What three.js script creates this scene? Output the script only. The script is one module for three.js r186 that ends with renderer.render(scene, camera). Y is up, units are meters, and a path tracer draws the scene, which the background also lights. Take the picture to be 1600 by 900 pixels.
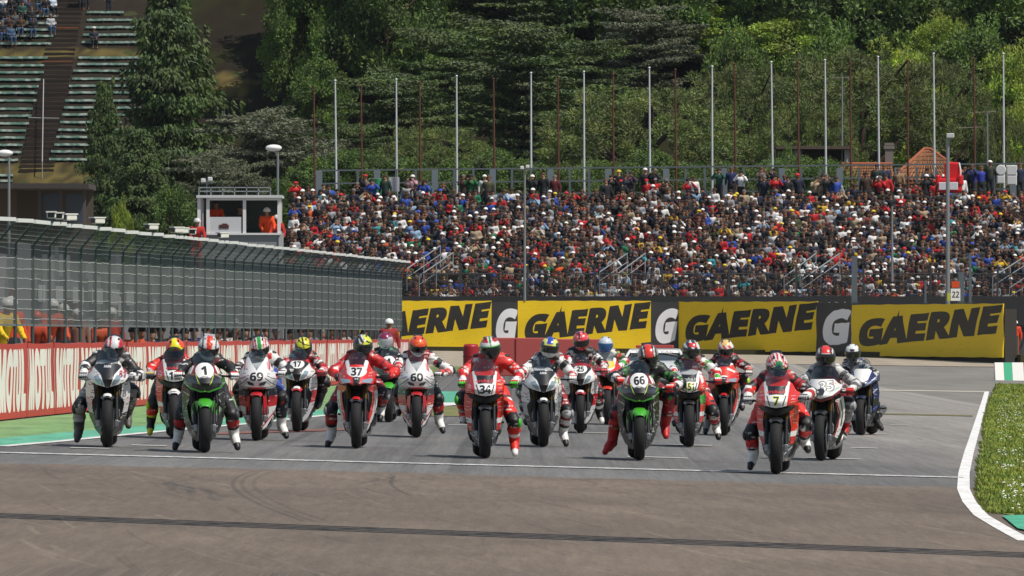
import * as THREE from 'three';
import { mergeGeometries, mergeVertices } from 'three/addons/utils/BufferGeometryUtils.js';
import { RoundedBoxGeometry } from 'three/addons/geometries/RoundedBoxGeometry.js';

// ---------- camera, sky, sun, exposure ----------
const F = 12800, EYE = 1.55, HZ = 510;           // focal length in photo pixels (1600 wide), eye height, horizon row
const scene = new THREE.Scene();
const camera = new THREE.PerspectiveCamera(2 * Math.atan(450 / F) * 180 / Math.PI, 16 / 9, 1, 3000);
camera.position.set(0, EYE, 0);
camera.lookAt(0, EYE + 100 * (HZ - 450) / F, -100);
scene.add(camera);
scene.fog = new THREE.FogExp2(0xaebbc4, 0.00003);
const SUN = new THREE.Vector3(0.46, 0.82, 0.30).normalize();
{ // pale spring sky with thin high cloud, brighter towards the horizon
  const w = 256, h = 128, d = new Float32Array(w * h * 4);
  for (let j = 0; j < h; j++) for (let i = 0; i < w; i++) {
    const el = ((j + 0.5) / h - 0.5) * Math.PI, az = (i + 0.5) / w * Math.PI * 2, t = Math.pow(Math.max(0, Math.sin(el)), 0.55);
    const cl = 0.5 + 0.5 * Math.sin(az * 3 + 4 * Math.sin(el * 5)) * Math.cos(el * 7 + az * 2), m = 0.28 * cl * t;
    const c = el < 0 ? [0.2, 0.19, 0.17] : [0.66 - 0.38 * t + 0.25 * m, 0.71 - 0.29 * t + 0.18 * m, 0.76 - 0.12 * t + 0.06 * m];
    d.set([c[0] * 0.66, c[1] * 0.66, c[2] * 0.66, 1], (j * w + i) * 4);
  }
  const tex = new THREE.DataTexture(d, w, h, THREE.RGBAFormat, THREE.FloatType); tex.mapping = THREE.EquirectangularReflectionMapping; tex.minFilter = tex.magFilter = THREE.LinearFilter; tex.needsUpdate = true;
  scene.background = tex; scene.environment = tex;
}
const sun = new THREE.DirectionalLight(0xfff6ec, 5.0);
sun.name = 'sun'; sun.position.copy(SUN).multiplyScalar(600).add(new THREE.Vector3(0, 0, -250)); sun.target.position.set(0, 0, -250);
sun.castShadow = true; Object.assign(sun.shadow.camera, { left: -120, right: 120, top: 320, bottom: -320, near: 1, far: 1500 });
sun.shadow.mapSize.set(4096, 4096);
scene.add(sun, sun.target);
const renderer = new THREE.WebGLRenderer({ antialias: true });
renderer.toneMapping = THREE.LinearToneMapping; renderer.toneMappingExposure = 0.9;
renderer.shadowMap.enabled = true;
renderer.setSize(1024, 576);

// ---------- helpers ----------
let _s = 12345; const seed = (n) => { _s = n >>> 0; };
const rnd = () => { _s = (_s + 0x6D2B79F5) | 0; let t = Math.imul(_s ^ (_s >>> 15), 1 | _s); t = (t + Math.imul(t ^ (t >>> 7), 61 | t)) ^ t; return ((t ^ (t >>> 14)) >>> 0) / 4294967296; };
const rr = (a, b) => a + (b - a) * rnd();
const pick = (a) => a[Math.floor(rnd() * a.length)];
const clamp = (x, a, b) => Math.min(b, Math.max(a, x));
const sst = (a, b, x) => { const t = clamp((x - a) / (b - a), 0, 1); return t * t * (3 - 2 * t); };
const lerp = (a, b, t) => a + (b - a) * t;
const V = (x, y, z) => new THREE.Vector3(x, y, z);
const hash3 = (x, y, z) => { let h = Math.imul(x | 0, 374761393) ^ Math.imul(y | 0, 668265263) ^ Math.imul(z | 0, 1274126177); h = Math.imul(h ^ (h >>> 13), 1274126177); return ((h ^ (h >>> 16)) >>> 0) / 4294967296; };
const noise2 = (x, y) => { const xi = Math.floor(x), yi = Math.floor(y), u = sst(0, 1, x - xi), v = sst(0, 1, y - yi); return lerp(lerp(hash3(xi, yi, 7), hash3(xi + 1, yi, 7), u), lerp(hash3(xi, yi + 1, 7), hash3(xi + 1, yi + 1, 7), u), v); };
const fbm = (x, y, o = 4) => { let s = 0, a = 0.5, t = 0; for (let i = 0; i < o; i++) { s += a * noise2(x, y); t += a; x = x * 2.03 + 17.1; y = y * 2.03 + 5.3; a *= 0.55; } return s / t; };
const used = {};
const numbered = (n) => { if (!(n in used)) { used[n] = 0; return n; } used[n]++; return n + '_' + String(used[n]).padStart(3, '0'); };
const matCache = {};
function M(color, rough = 0.6, metal = 0, extra) {
  const key = color + '|' + rough + '|' + metal + '|' + (extra ? JSON.stringify(extra) : '');
  if (!matCache[key]) matCache[key] = new THREE.MeshStandardMaterial({ color, roughness: rough, metalness: metal, side: THREE.DoubleSide, ...extra });
  return matCache[key];
}
const paintMat = (color) => { const k = 'paint' + color; return matCache[k] || (matCache[k] = new THREE.MeshPhysicalMaterial({ color, roughness: 0.4, clearcoat: 0.8, clearcoatRoughness: 0.12, side: THREE.DoubleSide })); };
const VC = new THREE.MeshStandardMaterial({ vertexColors: true, roughness: 0.55, side: THREE.DoubleSide });
const VCM = new THREE.MeshPhysicalMaterial({ vertexColors: true, roughness: 1, specularIntensity: 0.15, side: THREE.DoubleSide });
function mesh(name, geo, m, parent) { const o = new THREE.Mesh(geo, m); o.name = parent ? name : numbered(name); o.castShadow = o.receiveShadow = true; (parent || scene).add(o); return o; }
function tag(o, label, category, group) { o.userData = { label, category }; if (group) o.userData.group = group; return o; }
function struct(name, geo, m) { const o = mesh(name, geo, m); o.userData = { kind: 'structure' }; return o; }
function thing(name, label, category, pos = [0, 0, 0], turn = 0, group) { const o = new THREE.Group(); o.name = numbered(name); scene.add(o); o.position.set(...pos); o.rotation.y = turn; return tag(o, label, category, group); }
function dup(root, label, pos, turn, group) { const c = root.clone(); c.name = numbered(root.name.replace(/_\d{3}$/, '')); scene.add(c); if (pos) c.position.set(...pos); if (turn !== undefined) c.rotation.y = turn; c.userData = { ...root.userData }; if (label) c.userData.label = label; if (group) c.userData.group = group; return c; }
function strip(g) { const r = g.index ? g.toNonIndexed() : g; for (const k of Object.keys(r.attributes)) if (!['position', 'normal', 'uv'].includes(k)) r.deleteAttribute(k); if (!r.attributes.uv) r.setAttribute('uv', new THREE.Float32BufferAttribute(new Float32Array(r.attributes.position.count * 2), 2)); return r; }
const merge = (list) => mergeGeometries(list.map(strip));
function box(x, y, z, w, h, d, ry = 0) { const g = new THREE.BoxGeometry(w, h, d); if (ry) g.rotateY(ry); g.translate(x, y, z); return g; }
function rbox(x, y, z, w, h, d, r = 0.02) { const g = new RoundedBoxGeometry(w, h, d, 2, r); g.translate(x, y, z); return g; }
function bar(a, b, r, n = 6, r2) { const p = V(...a), q = V(...b), L = p.distanceTo(q); const g = new THREE.CylinderGeometry(r2 ?? r, r, L, n, 1); g.translate(0, L / 2, 0); g.applyQuaternion(new THREE.Quaternion().setFromUnitVectors(V(0, 1, 0), q.clone().sub(p).normalize())); g.translate(...a); return g; }
function beam(a, b, w, h) { const p = V(...a), q = V(...b), L = p.distanceTo(q); const g = new THREE.BoxGeometry(w, h, L); const o = new THREE.Object3D(); o.position.copy(p).lerp(q, 0.5); o.lookAt(q); o.updateMatrix(); g.applyMatrix4(o.matrix); return g; }
const tube = (pts, r, n = 12, m = 7) => new THREE.TubeGeometry(new THREE.CatmullRomCurve3(pts.map(p => V(...p))), n, r, m, false);
function colorize(g, fn) { const p = g.attributes.position, c = new Float32Array(p.count * 3), col = new THREE.Color(); for (let i = 0; i < p.count; i++) { const v = fn(p.getX(i), p.getY(i), p.getZ(i), i); if (v.isColor) col.copy(v); else col.set(v); c[3 * i] = col.r; c[3 * i + 1] = col.g; c[3 * i + 2] = col.b; } g.setAttribute('color', new THREE.BufferAttribute(c, 3)); return g; }
function canvasTex(w, h, draw, rep) { const c = document.createElement('canvas'); c.width = w; c.height = h; const x = c.getContext('2d'); draw(x, w, h); const t = new THREE.CanvasTexture(c); t.colorSpace = THREE.SRGBColorSpace; t.anisotropy = 8; if (rep) t.wrapS = t.wrapT = THREE.RepeatWrapping; return t; }

// ground: cross fall of the track, a low rise far away, then the wooded hill
const kfall = (d) => lerp(0.026, 0.012, sst(200, 350, d)) * (1 - sst(380, 430, d));
const rise = (d) => 0.45 * sst(285, 350, d);
const hillY = (d) => d < 410 ? 0 : d < 470 ? 7 * sst(410, 478, d) / sst(410, 478, 470) : d < 520 ? 7 + (d - 470) * 0.4 : 27 + (d - 520) * 0.36;
const gy = (x, z) => { const d = -z; return -kfall(d) * clamp(x, -40, 40) + rise(d) + hillY(d); };
// photo pixel -> place on the ground / place at a scale (pixels per metre)
function onGround(px, py) { let s = 120; for (let i = 0; i < 60; i++) { const d = F / s, X = (px - 800) / s; const y = HZ + s * (EYE - gy(X, -d)); s = clamp(s * (1 + 0.6 * (py - y) / Math.max(40, py - HZ)), 30, 400); } return { x: (px - 800) / s, z: -F / s, s, d: F / s }; }
const at = (px, py, s) => [(px - 800) / s, EYE - (py - HZ) / s, -F / s];

// smooth-union capsule field -> one mesh (surface nets)
function sdfMesh(prims, cell, k = 0.03) {
  const lo = [1e9, 1e9, 1e9], hi = [-1e9, -1e9, -1e9];
  for (const p of prims) for (let i = 0; i < 3; i++) { lo[i] = Math.min(lo[i], p.a[i] - p.ra, p.b[i] - p.rb); hi[i] = Math.max(hi[i], p.a[i] + p.ra, p.b[i] + p.rb); }
  const n = [0, 0, 0]; for (let i = 0; i < 3; i++) { lo[i] -= cell * 2.5; n[i] = Math.ceil((hi[i] + cell * 2.5 - lo[i]) / cell) + 1; }
  const f = new Float32Array(n[0] * n[1] * n[2]).fill(9), pad = k + cell * 2;
  const dist = (p, x, y, z) => { const bx = p.b[0] - p.a[0], by = p.b[1] - p.a[1], bz = p.b[2] - p.a[2], l = bx * bx + by * by + bz * bz || 1e-9; const t = clamp(((x - p.a[0]) * bx + (y - p.a[1]) * by + (z - p.a[2]) * bz) / l, 0, 1); const dx = x - p.a[0] - bx * t, dy = y - p.a[1] - by * t, dz = z - p.a[2] - bz * t; return [Math.sqrt(dx * dx + dy * dy + dz * dz) - lerp(p.ra, p.rb, t), t]; };
  for (const p of prims) {
    const i0 = [], i1 = []; for (let i = 0; i < 3; i++) { const r = Math.max(p.ra, p.rb) + pad; i0[i] = Math.max(0, Math.floor((Math.min(p.a[i], p.b[i]) - r - lo[i]) / cell)); i1[i] = Math.min(n[i] - 1, Math.ceil((Math.max(p.a[i], p.b[i]) + r - lo[i]) / cell)); }
    for (let z = i0[2]; z <= i1[2]; z++) for (let y = i0[1]; y <= i1[1]; y++) { let q = (z * n[1] + y) * n[0] + i0[0]; for (let x = i0[0]; x <= i1[0]; x++, q++) { const d = dist(p, lo[0] + x * cell, lo[1] + y * cell, lo[2] + z * cell)[0]; const e = f[q]; if (e > 8) f[q] = d; else { const h = clamp(0.5 + 0.5 * (e - d) / k, 0, 1); f[q] = lerp(e, d, h) - k * h * (1 - h); } } }
  }
  const idx = new Int32Array(f.length).fill(-1), pos = [], tri = [], [nx, ny, nz] = n, sx = 1, sy = nx, sz = nx * ny;
  for (let z = 0; z < nz - 1; z++) for (let y = 0; y < ny - 1; y++) for (let x = 0; x < nx - 1; x++) {
    const q = x + y * sy + z * sz; let mask = 0, cx = 0, cy = 0, cz = 0, cnt = 0; const g = [];
    for (let c = 0; c < 8; c++) { const v = f[q + (c & 1) * sx + ((c >> 1) & 1) * sy + ((c >> 2) & 1) * sz]; g.push(v); if (v < 0) mask |= 1 << c; }
    if (mask === 0 || mask === 255) continue;
    for (let c = 0; c < 8; c++) for (let e = 0; e < 3; e++) { const c2 = c | (1 << e); if (c2 === c || ((g[c] < 0) === (g[c2] < 0))) continue; const t = g[c] / (g[c] - g[c2]); cx += (c & 1) + (e === 0 ? t : 0); cy += ((c >> 1) & 1) + (e === 1 ? t : 0); cz += ((c >> 2) & 1) + (e === 2 ? t : 0); cnt++; }
    idx[q] = pos.length / 3; pos.push(lo[0] + (x + cx / cnt) * cell, lo[1] + (y + cy / cnt) * cell, lo[2] + (z + cz / cnt) * cell);
  }
  for (let z = 1; z < nz - 1; z++) for (let y = 1; y < ny - 1; y++) for (let x = 1; x < nx - 1; x++) {
    const q = x + y * sy + z * sz, a = f[q] < 0;
    const quad = (A, B, C, D, fl) => { if (A < 0 || B < 0 || C < 0 || D < 0) return; if (fl) tri.push(A, B, C, A, C, D); else tri.push(A, C, B, A, D, C); };
    if (a !== f[q + sx] < 0) quad(idx[q - sy - sz], idx[q - sz], idx[q], idx[q - sy], a);
    if (a !== f[q + sy] < 0) quad(idx[q - sx - sz], idx[q - sx], idx[q], idx[q - sz], a);
    if (a !== f[q + sz] < 0) quad(idx[q - sx - sy], idx[q - sy], idx[q], idx[q - sx], a);
  }
  const geo = new THREE.BufferGeometry(); geo.setAttribute('position', new THREE.Float32BufferAttribute(pos, 3)); geo.setIndex(tri); geo.computeVertexNormals();
  geo.userData.nearest = (x, y, z) => { let bd = 9, bp = null, bt = 0; for (const p of prims) { const [d, t] = dist(p, x, y, z); if (d < bd) { bd = d; bp = p; bt = t; } } return [bp, bt]; };
  return geo;
}
const cap = (a, b, ra, rb, id) => ({ a, b, ra, rb: rb ?? ra, id });

// ---------- the ground ----------
function sheet(xs, ds, eps, fy = gy) { const pos = [], uv = [], ix = []; for (const d of ds) for (const x of xs) { pos.push(x, fy(x, -d) + eps, -d); uv.push(x, d); } const w = xs.length; for (let j = 0; j < ds.length - 1; j++) for (let i = 0; i < w - 1; i++) { const a = j * w + i; ix.push(a, a + 1, a + w + 1, a, a + w + 1, a + w); } const g = new THREE.BufferGeometry(); g.setAttribute('position', new THREE.Float32BufferAttribute(pos, 3)); g.setAttribute('uv', new THREE.Float32BufferAttribute(uv, 2)); g.setIndex(ix); g.computeVertexNormals(); return g; }
const range = (a, b, n) => Array.from({ length: n + 1 }, (_, i) => a + (b - a) * i / n);
// a ribbon between two lists of [x, d]
function ribbon(L, R, eps, n = 60) {
  const along = (P, t) => { const u = t * (P.length - 1), i = Math.min(P.length - 2, Math.floor(u)), w = u - i; return [lerp(P[i][0], P[i + 1][0], w), lerp(P[i][1], P[i + 1][1], w)]; };
  const pos = [], uv = [], ix = [], W = 4;
  for (let j = 0; j <= n; j++) { const a = along(L, j / n), b = along(R, j / n); for (let i = 0; i <= W; i++) { const x = lerp(a[0], b[0], i / W), d = lerp(a[1], b[1], i / W); pos.push(x, gy(x, -d) + eps, -d); uv.push(x, d); } }
  for (let j = 0; j < n; j++) for (let i = 0; i < W; i++) { const a = j * (W + 1) + i; ix.push(a, a + 1, a + W + 2, a, a + W + 2, a + W + 1); }
  const g = new THREE.BufferGeometry(); g.setAttribute('position', new THREE.Float32BufferAttribute(pos, 3)); g.setAttribute('uv', new THREE.Float32BufferAttribute(uv, 2)); g.setIndex(ix); g.computeVertexNormals(); return g;
}
const px2 = (list) => list.map(([a, b]) => { const g = onGround(a, b); return [g.x, g.d]; });
// grain + wear as a picture that tiles in metres
function grainTex(w, h, base, amp, seedN, paint) {
  return canvasTex(w, h, (c) => {
    const im = c.createImageData(w, h); const b = new THREE.Color(base); const bb = [b.r, b.g, b.b].map((v) => Math.pow(v, 1 / 2.2) * 255);
    for (let y = 0; y < h; y++) for (let x = 0; x < w; x++) { const q = (y * w + x) * 4; const big = fbm(x / w * 9 + seedN, y / h * 9, 4) - 0.5, fine = hash3(x, y, seedN) - 0.5; const mid = w > 1000 ? noise2(x * 0.14, y * 0.016 + seedN) + noise2(x * 0.45, y * 0.05) - 1 : 0, m = 1 + amp * (big * 1.3 + fine * 0.9 + mid * 0.42); im.data[q] = bb[0] * m; im.data[q + 1] = bb[1] * m; im.data[q + 2] = bb[2] * m; im.data[q + 3] = 255; }
    c.putImageData(im, 0, 0); if (paint) paint(c, w, h);
  }, true);
}
function uvScale(g, x0, d0, w, h) { const u = g.attributes.uv; for (let i = 0; i < u.count; i++) u.setXY(i, (u.getX(i) - x0) / w, (u.getY(i) - d0) / h); return g; }

{ // base ground sheet to beyond the hill
  const g = sheet(range(-300, 300, 60), [-60, 0, 30, 60, 100, 150, 200, 250, 285, 300, 315, 330, 345, 360, 380, 395, 410, 420, 430, 440, 450, 460, 470, 480, 490, 500, 510, 520, 560, 600, 700, 900, 1100], -0.03);
  colorize(g, (x, y, z) => { const n = fbm(x * 0.11 + 50, z * 0.11, 4); const c = new THREE.Color().setRGB(0.045, 0.04, 0.022); c.lerp(new THREE.Color().setRGB(0.05, 0.065, 0.02), sst(0.4, 0.65, n)); if (-z < 405) c.setRGB(0.16, 0.15, 0.14); return c; });
  struct('ground', g, VCM);
}
const laneL = px2([[0, 698], [90, 690], [190, 680], [255, 674], [390, 662], [500, 650], [600, 641], [700, 634]]);
const laneR = px2([[1600, 846], [1560, 824], [1530, 806], [1512, 785], [1503, 765], [1504, 740], [1512, 708], [1524, 670], [1533, 640], [1541, 612]]);
// racing surface
const skid = (c, x0, y0, x1, y1, cx, cy, w, a) => { c.strokeStyle = 'rgba(18,18,20,' + a + ')'; c.lineWidth = w; c.beginPath(); c.moveTo(x0, y0); c.quadraticCurveTo(cx, cy, x1, y1); c.stroke(); };
{ seed(5);
  const tex = grainTex(2048, 1024, new THREE.Color().setRGB(0.132, 0.13, 0.126), 0.26, 3, (c, w, h) => {
    // the outer lane on the right is an older, paler, patchy surface with an uneven edge
    const im = c.getImageData(0, 0, w, h); for (let y = 0; y < h; y++) for (let x = 0; x < w; x++) { const q = (y * w + x) * 4, e = x / w + 0.16 * (fbm(x / w * 7, y / h * 5 + 3, 4) - 0.5) - 0.08 * (1 - y / h), k = sst(0.60, 0.72, e), m = 1 + 0.27 * k; im.data[q] = Math.min(255, im.data[q] * (m + 0.03 * k)); im.data[q + 1] = Math.min(255, im.data[q + 1] * m); im.data[q + 2] = Math.min(255, im.data[q + 2] * (m - 0.04 * k)); } c.putImageData(im, 0, 0);
    // darker rubbered lanes where the bikes run, and long thin tyre marks
    for (let i = 0; i < 90; i++) { const x = rr(0.12, 0.66) * w; skid(c, x, h * rr(0, 0.5), x + rr(-60, 90), h, x + rr(-20, 40), h * 0.7, rr(5, 26), rr(0.03, 0.1)); }
    for (let i = 0; i < 26; i++) { const x = rr(0.1, 0.9) * w, y = h * rr(0.02, 0.9); skid(c, x, y, x + rr(-260, 260), y + rr(-12, 30), x + rr(-80, 80), y + rr(-10, 14), rr(2, 5), rr(0.1, 0.28)); }
    for (let i = 0; i < 500; i++) { c.fillStyle = pick(['rgba(20,20,20,.5)', 'rgba(30,28,26,.4)', 'rgba(220,215,205,.35)']); c.fillRect(rnd() * w, rnd() * h, rr(1, 4), 1); }
  });
  tex.wrapS = tex.wrapT = THREE.ClampToEdgeWrapping;
  const g = uvScale(sheet(range(-11, 11, 22), [82.5, 90, 100, 110, 120, 135, 150, 170, 190, 200, 230, 260, 285, 300, 315, 330, 347], 0), -11, 84, 22, 90);
  const u = g.attributes.uv; for (let i = 0; i < u.count; i++) u.setY(i, u.getY(i) < 1 ? 1 - u.getY(i) : 0.02);
  struct('track', g, new THREE.MeshStandardMaterial({ map: tex, roughness: 0.86 }));
  const gw = uvScale(sheet(range(-30, 40, 35), [120, 150, 200, 260, 285, 300, 315, 330, 347], -0.012), 0, 0, 12, 60);
  struct('runoff_asphalt', gw, new THREE.MeshStandardMaterial({ map: grainTex(512, 512, new THREE.Color().setRGB(0.19, 0.178, 0.158), 0.16, 9), roughness: 0.9 }));
  const tex2 = grainTex(2048, 2048, new THREE.Color().setRGB(0.142, 0.110, 0.083), 0.24, 21, (c, w, h) => {
    for (let i = 0; i < 420; i++) { const y = h * rr(0.05, 1), x = w * rr(0.0, 1), L = h * rr(0.03, 0.16), k = rr(0.2, 0.42); c.strokeStyle = pick(['rgba(20,18,17,', 'rgba(20,18,17,', 'rgba(205,190,170,']) + rr(0.04, 0.14) + ')'; c.lineWidth = rr(2, 8); c.beginPath(); c.moveTo(x, y); c.quadraticCurveTo(x + L * k * 0.35, y - L * 0.5, x + L * k, y - L); c.stroke(); }
    for (let i = 0; i < 46; i++) { const y = h * rr(0.1, 0.98), x = w * rr(0.0, 0.55); skid(c, x, y, x + w * rr(0.15, 0.6), y + h * rr(0.02, 0.3), x + w * rr(0, 0.1), y + h * rr(0.1, 0.25), rr(3, 12), rr(0.03, 0.09)); }
    for (const [o, a] of [[0, 0.2], [0.006, 0.15], [0.014, 0.12]]) { c.strokeStyle = `rgba(18,18,20,${a})`; c.lineWidth = 6; c.beginPath(); c.moveTo(w * (0.312 + o), h * 0.96); c.bezierCurveTo(w * (0.30 + o), h * 0.84, w * (0.312 + o), h * 0.66, w * (0.385 + o), h * 0.38); c.stroke(); }
    skid(c, w * 0.415, h * 0.93, w * 0.435, h * 0.68, w * 0.412, h * 0.8, 6, 0.25); for (let i = 0; i < 26; i++) { const x = w * rr(0.05, 0.75), y = h * rr(0.82, 1); skid(c, x, y, x + rr(-60, 110), y - h * rr(0.03, 0.14), x + rr(-40, 60), y - h * 0.05, rr(3, 9), rr(0.05, 0.15)); }
    for (let i = 0; i < 60; i++) { const v = rnd(), x = w * (0.262 + 0.055 * v) + rr(-22, 22); c.strokeStyle = `rgba(22,23,27,${rr(0.05, 0.13)})`; c.lineWidth = rr(4, 16); const y = h * (0.80 - 0.2 * v) + rr(-60, 60); c.beginPath(); c.moveTo(x, y); c.lineTo(x + rr(6, 26), y - rr(40, 120)); c.stroke(); }
    for (let i = 0; i < 900; i++) { c.fillStyle = pick(['rgba(18,17,16,.6)', 'rgba(25,22,20,.5)', 'rgba(210,205,195,.4)']); c.fillRect(rnd() * w, rnd() * h, rr(1, 5), rr(1, 2)); }
    for (let i = 0; i < 500; i++) { c.fillStyle = 'rgba(15,14,13,.6)'; c.fillRect(w * (0.72 + 0.16 * rnd() * rnd()), h * rr(0.35, 0.99), rr(2, 6), rr(1, 3)); }
  });
  tex2.wrapS = tex2.wrapT = THREE.ClampToEdgeWrapping;
  const g2 = uvScale(((g) => { const p = g.attributes.position; for (let i = 0; i < p.count; i++) if (p.getZ(i) < -84) p.setZ(i, p.getZ(i) + 1.6 * (fbm(p.getX(i) * 1.7 + 4, 2.2, 4) - 0.6)); return g; })(sheet(range(-9, 9, 180), [20, 40, 50, 60, 70, 80, 84.5], 0.004)), -7, 50, 14, 35);
  const u2 = g2.attributes.uv; for (let i = 0; i < u2.count; i++) u2.setY(i, 1 - u2.getY(i));
  struct('resurfaced_track', g2, new THREE.MeshStandardMaterial({ map: tex2, roughness: 0.88 }));
  // far strip of bare gravel and the small infield
  const gr = grainTex(512, 512, new THREE.Color().setRGB(0.33, 0.28, 0.21), 0.3, 33);
  const gv = uvScale(sheet(range(-30, 26, 28), [318, 330, 340, 350, 357], 0.006), 0, 0, 6, 6);
  struct('gravel', gv, new THREE.MeshStandardMaterial({ map: gr, roughness: 1 }));
  const gv2 = uvScale(ribbon([[-7, 262], [-7, 330]], [[-1.2, 266], [-2.0, 330]], 0.010), 0, 0, 6, 6);
  struct('gravel_trap', gv2, new THREE.MeshStandardMaterial({ map: gr, roughness: 1 }));
}
const white = M(0xd9d9d4, 0.7), teal = M(0x3f9c7b, 0.75);
const wornPaint = (base, sd, amp = 0.25) => new THREE.MeshStandardMaterial({ map: grainTex(256, 256, base, amp, sd), roughness: 0.8 });
const offs = (P, o) => P.map(([x, d]) => [x + o, d]);
{ // left edge: white line, teal strip, green painted verge up to the wall
  const wl = new THREE.Color().setRGB(0.62, 0.62, 0.6);
  struct('edge_line', uvScale(ribbon(offs(laneL, -0.06), offs(laneL, 0.10), 0.008), 0, 0, 1, 4), wornPaint(wl, 41));
  struct('painted_strip', uvScale(ribbon(offs(laneL, -0.85), offs(laneL, -0.06), 0.008), 0, 0, 2, 8), wornPaint(new THREE.Color().setRGB(0.10, 0.38, 0.25), 43));
  const wallBase = [[-7.9, 92], [-7.5, 112], [-6.9, 128], [-6.2, 147], [-5.4, 169], [-4.6, 191], [-3.7, 215], [-2.9, 236]];
  struct('verge', uvScale(ribbon(wallBase, offs(laneL, -0.85), 0.004), 0, 0, 3, 12), wornPaint(new THREE.Color().setRGB(0.16, 0.29, 0.105), 47, 0.3));
  struct('right_edge_line', uvScale(ribbon(offs(laneR, -0.05), offs(laneR, 0.08), 0.008, 120), 0, 0, 1, 4), wornPaint(new THREE.Color().setRGB(0.72, 0.72, 0.70), 51, 0.18));
  // far green kerb patch and the strip of short grass behind it
  struct('far_painted_kerb', uvScale(ribbon(px2([[664, 629], [738, 630]]), px2([[664, 612], [738, 612]]), 0.010), 0, 0, 2, 8), wornPaint(new THREE.Color().setRGB(0.08, 0.36, 0.24), 53));
  struct('far_kerb_line', ribbon(px2([[640, 634], [760, 634]]), px2([[640, 630], [760, 630]]), 0.014), white);
  struct('far_verge', uvScale(ribbon(px2([[600, 650], [730, 651]]), px2([[600, 636], [730, 636]]), 0.010), 0, 0, 2, 8), wornPaint(new THREE.Color().setRGB(0.17, 0.17, 0.05), 55));
  struct('far_grass_strip', uvScale(ribbon(px2([[600, 585], [728, 584]]), px2([[600, 573], [728, 573]]), 0.014), 0, 0, 2, 8), wornPaint(new THREE.Color().setRGB(0.14, 0.17, 0.05), 57, 0.5));
  // start line and grid slots
  struct('start_line', uvScale(ribbon([[-6.2, 91.1], [5.0, 91.1]], [[-6.2, 90.5], [5.0, 90.5]], 0.008), 0, 0, 0.5, 2), wornPaint(new THREE.Color().setRGB(0.55, 0.55, 0.54), 61, 0.5));
  const slots = [[1040, 1112, 695], [980, 1050, 714], [1045, 1075, 716], [1260, 1345, 716], [1330, 1372, 700], [1355, 1385, 678], [560, 620, 652], [700, 740, 664], [205, 260, 696], [700, 715, 712], [900, 960, 676], [1180, 1260, 690], [110, 170, 700], [1390, 1420, 664]];
  for (const [a, b, y] of slots) { const p = onGround(a, y), q = onGround(b, y + (b - a) * 0.026); struct('grid_slot_line', ribbon([[p.x, p.d + 0.3], [q.x, q.d + 0.3]], [[p.x, p.d - 0.25], [q.x, q.d - 0.25]], 0.008, 4), M(0xb4b4b0, 0.8)); }
  struct('red_grid_line', ribbon(px2([[330, 680], [560, 672]]), px2([[330, 677], [560, 669]]), 0.009), M(0x7d524b, 0.8));
  struct('crossing_line', ribbon(px2([[1330, 610], [1540, 613]]), px2([[1330, 608.6], [1540, 611.6]]), 0.009), M(0xb9b4a8, 0.8));
  struct('grass_joint', ribbon(px2([[1380, 648], [1520, 651]]), px2([[1380, 646], [1520, 649]]), 0.009), M(0x6f6a48, 0.9));
}
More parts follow.
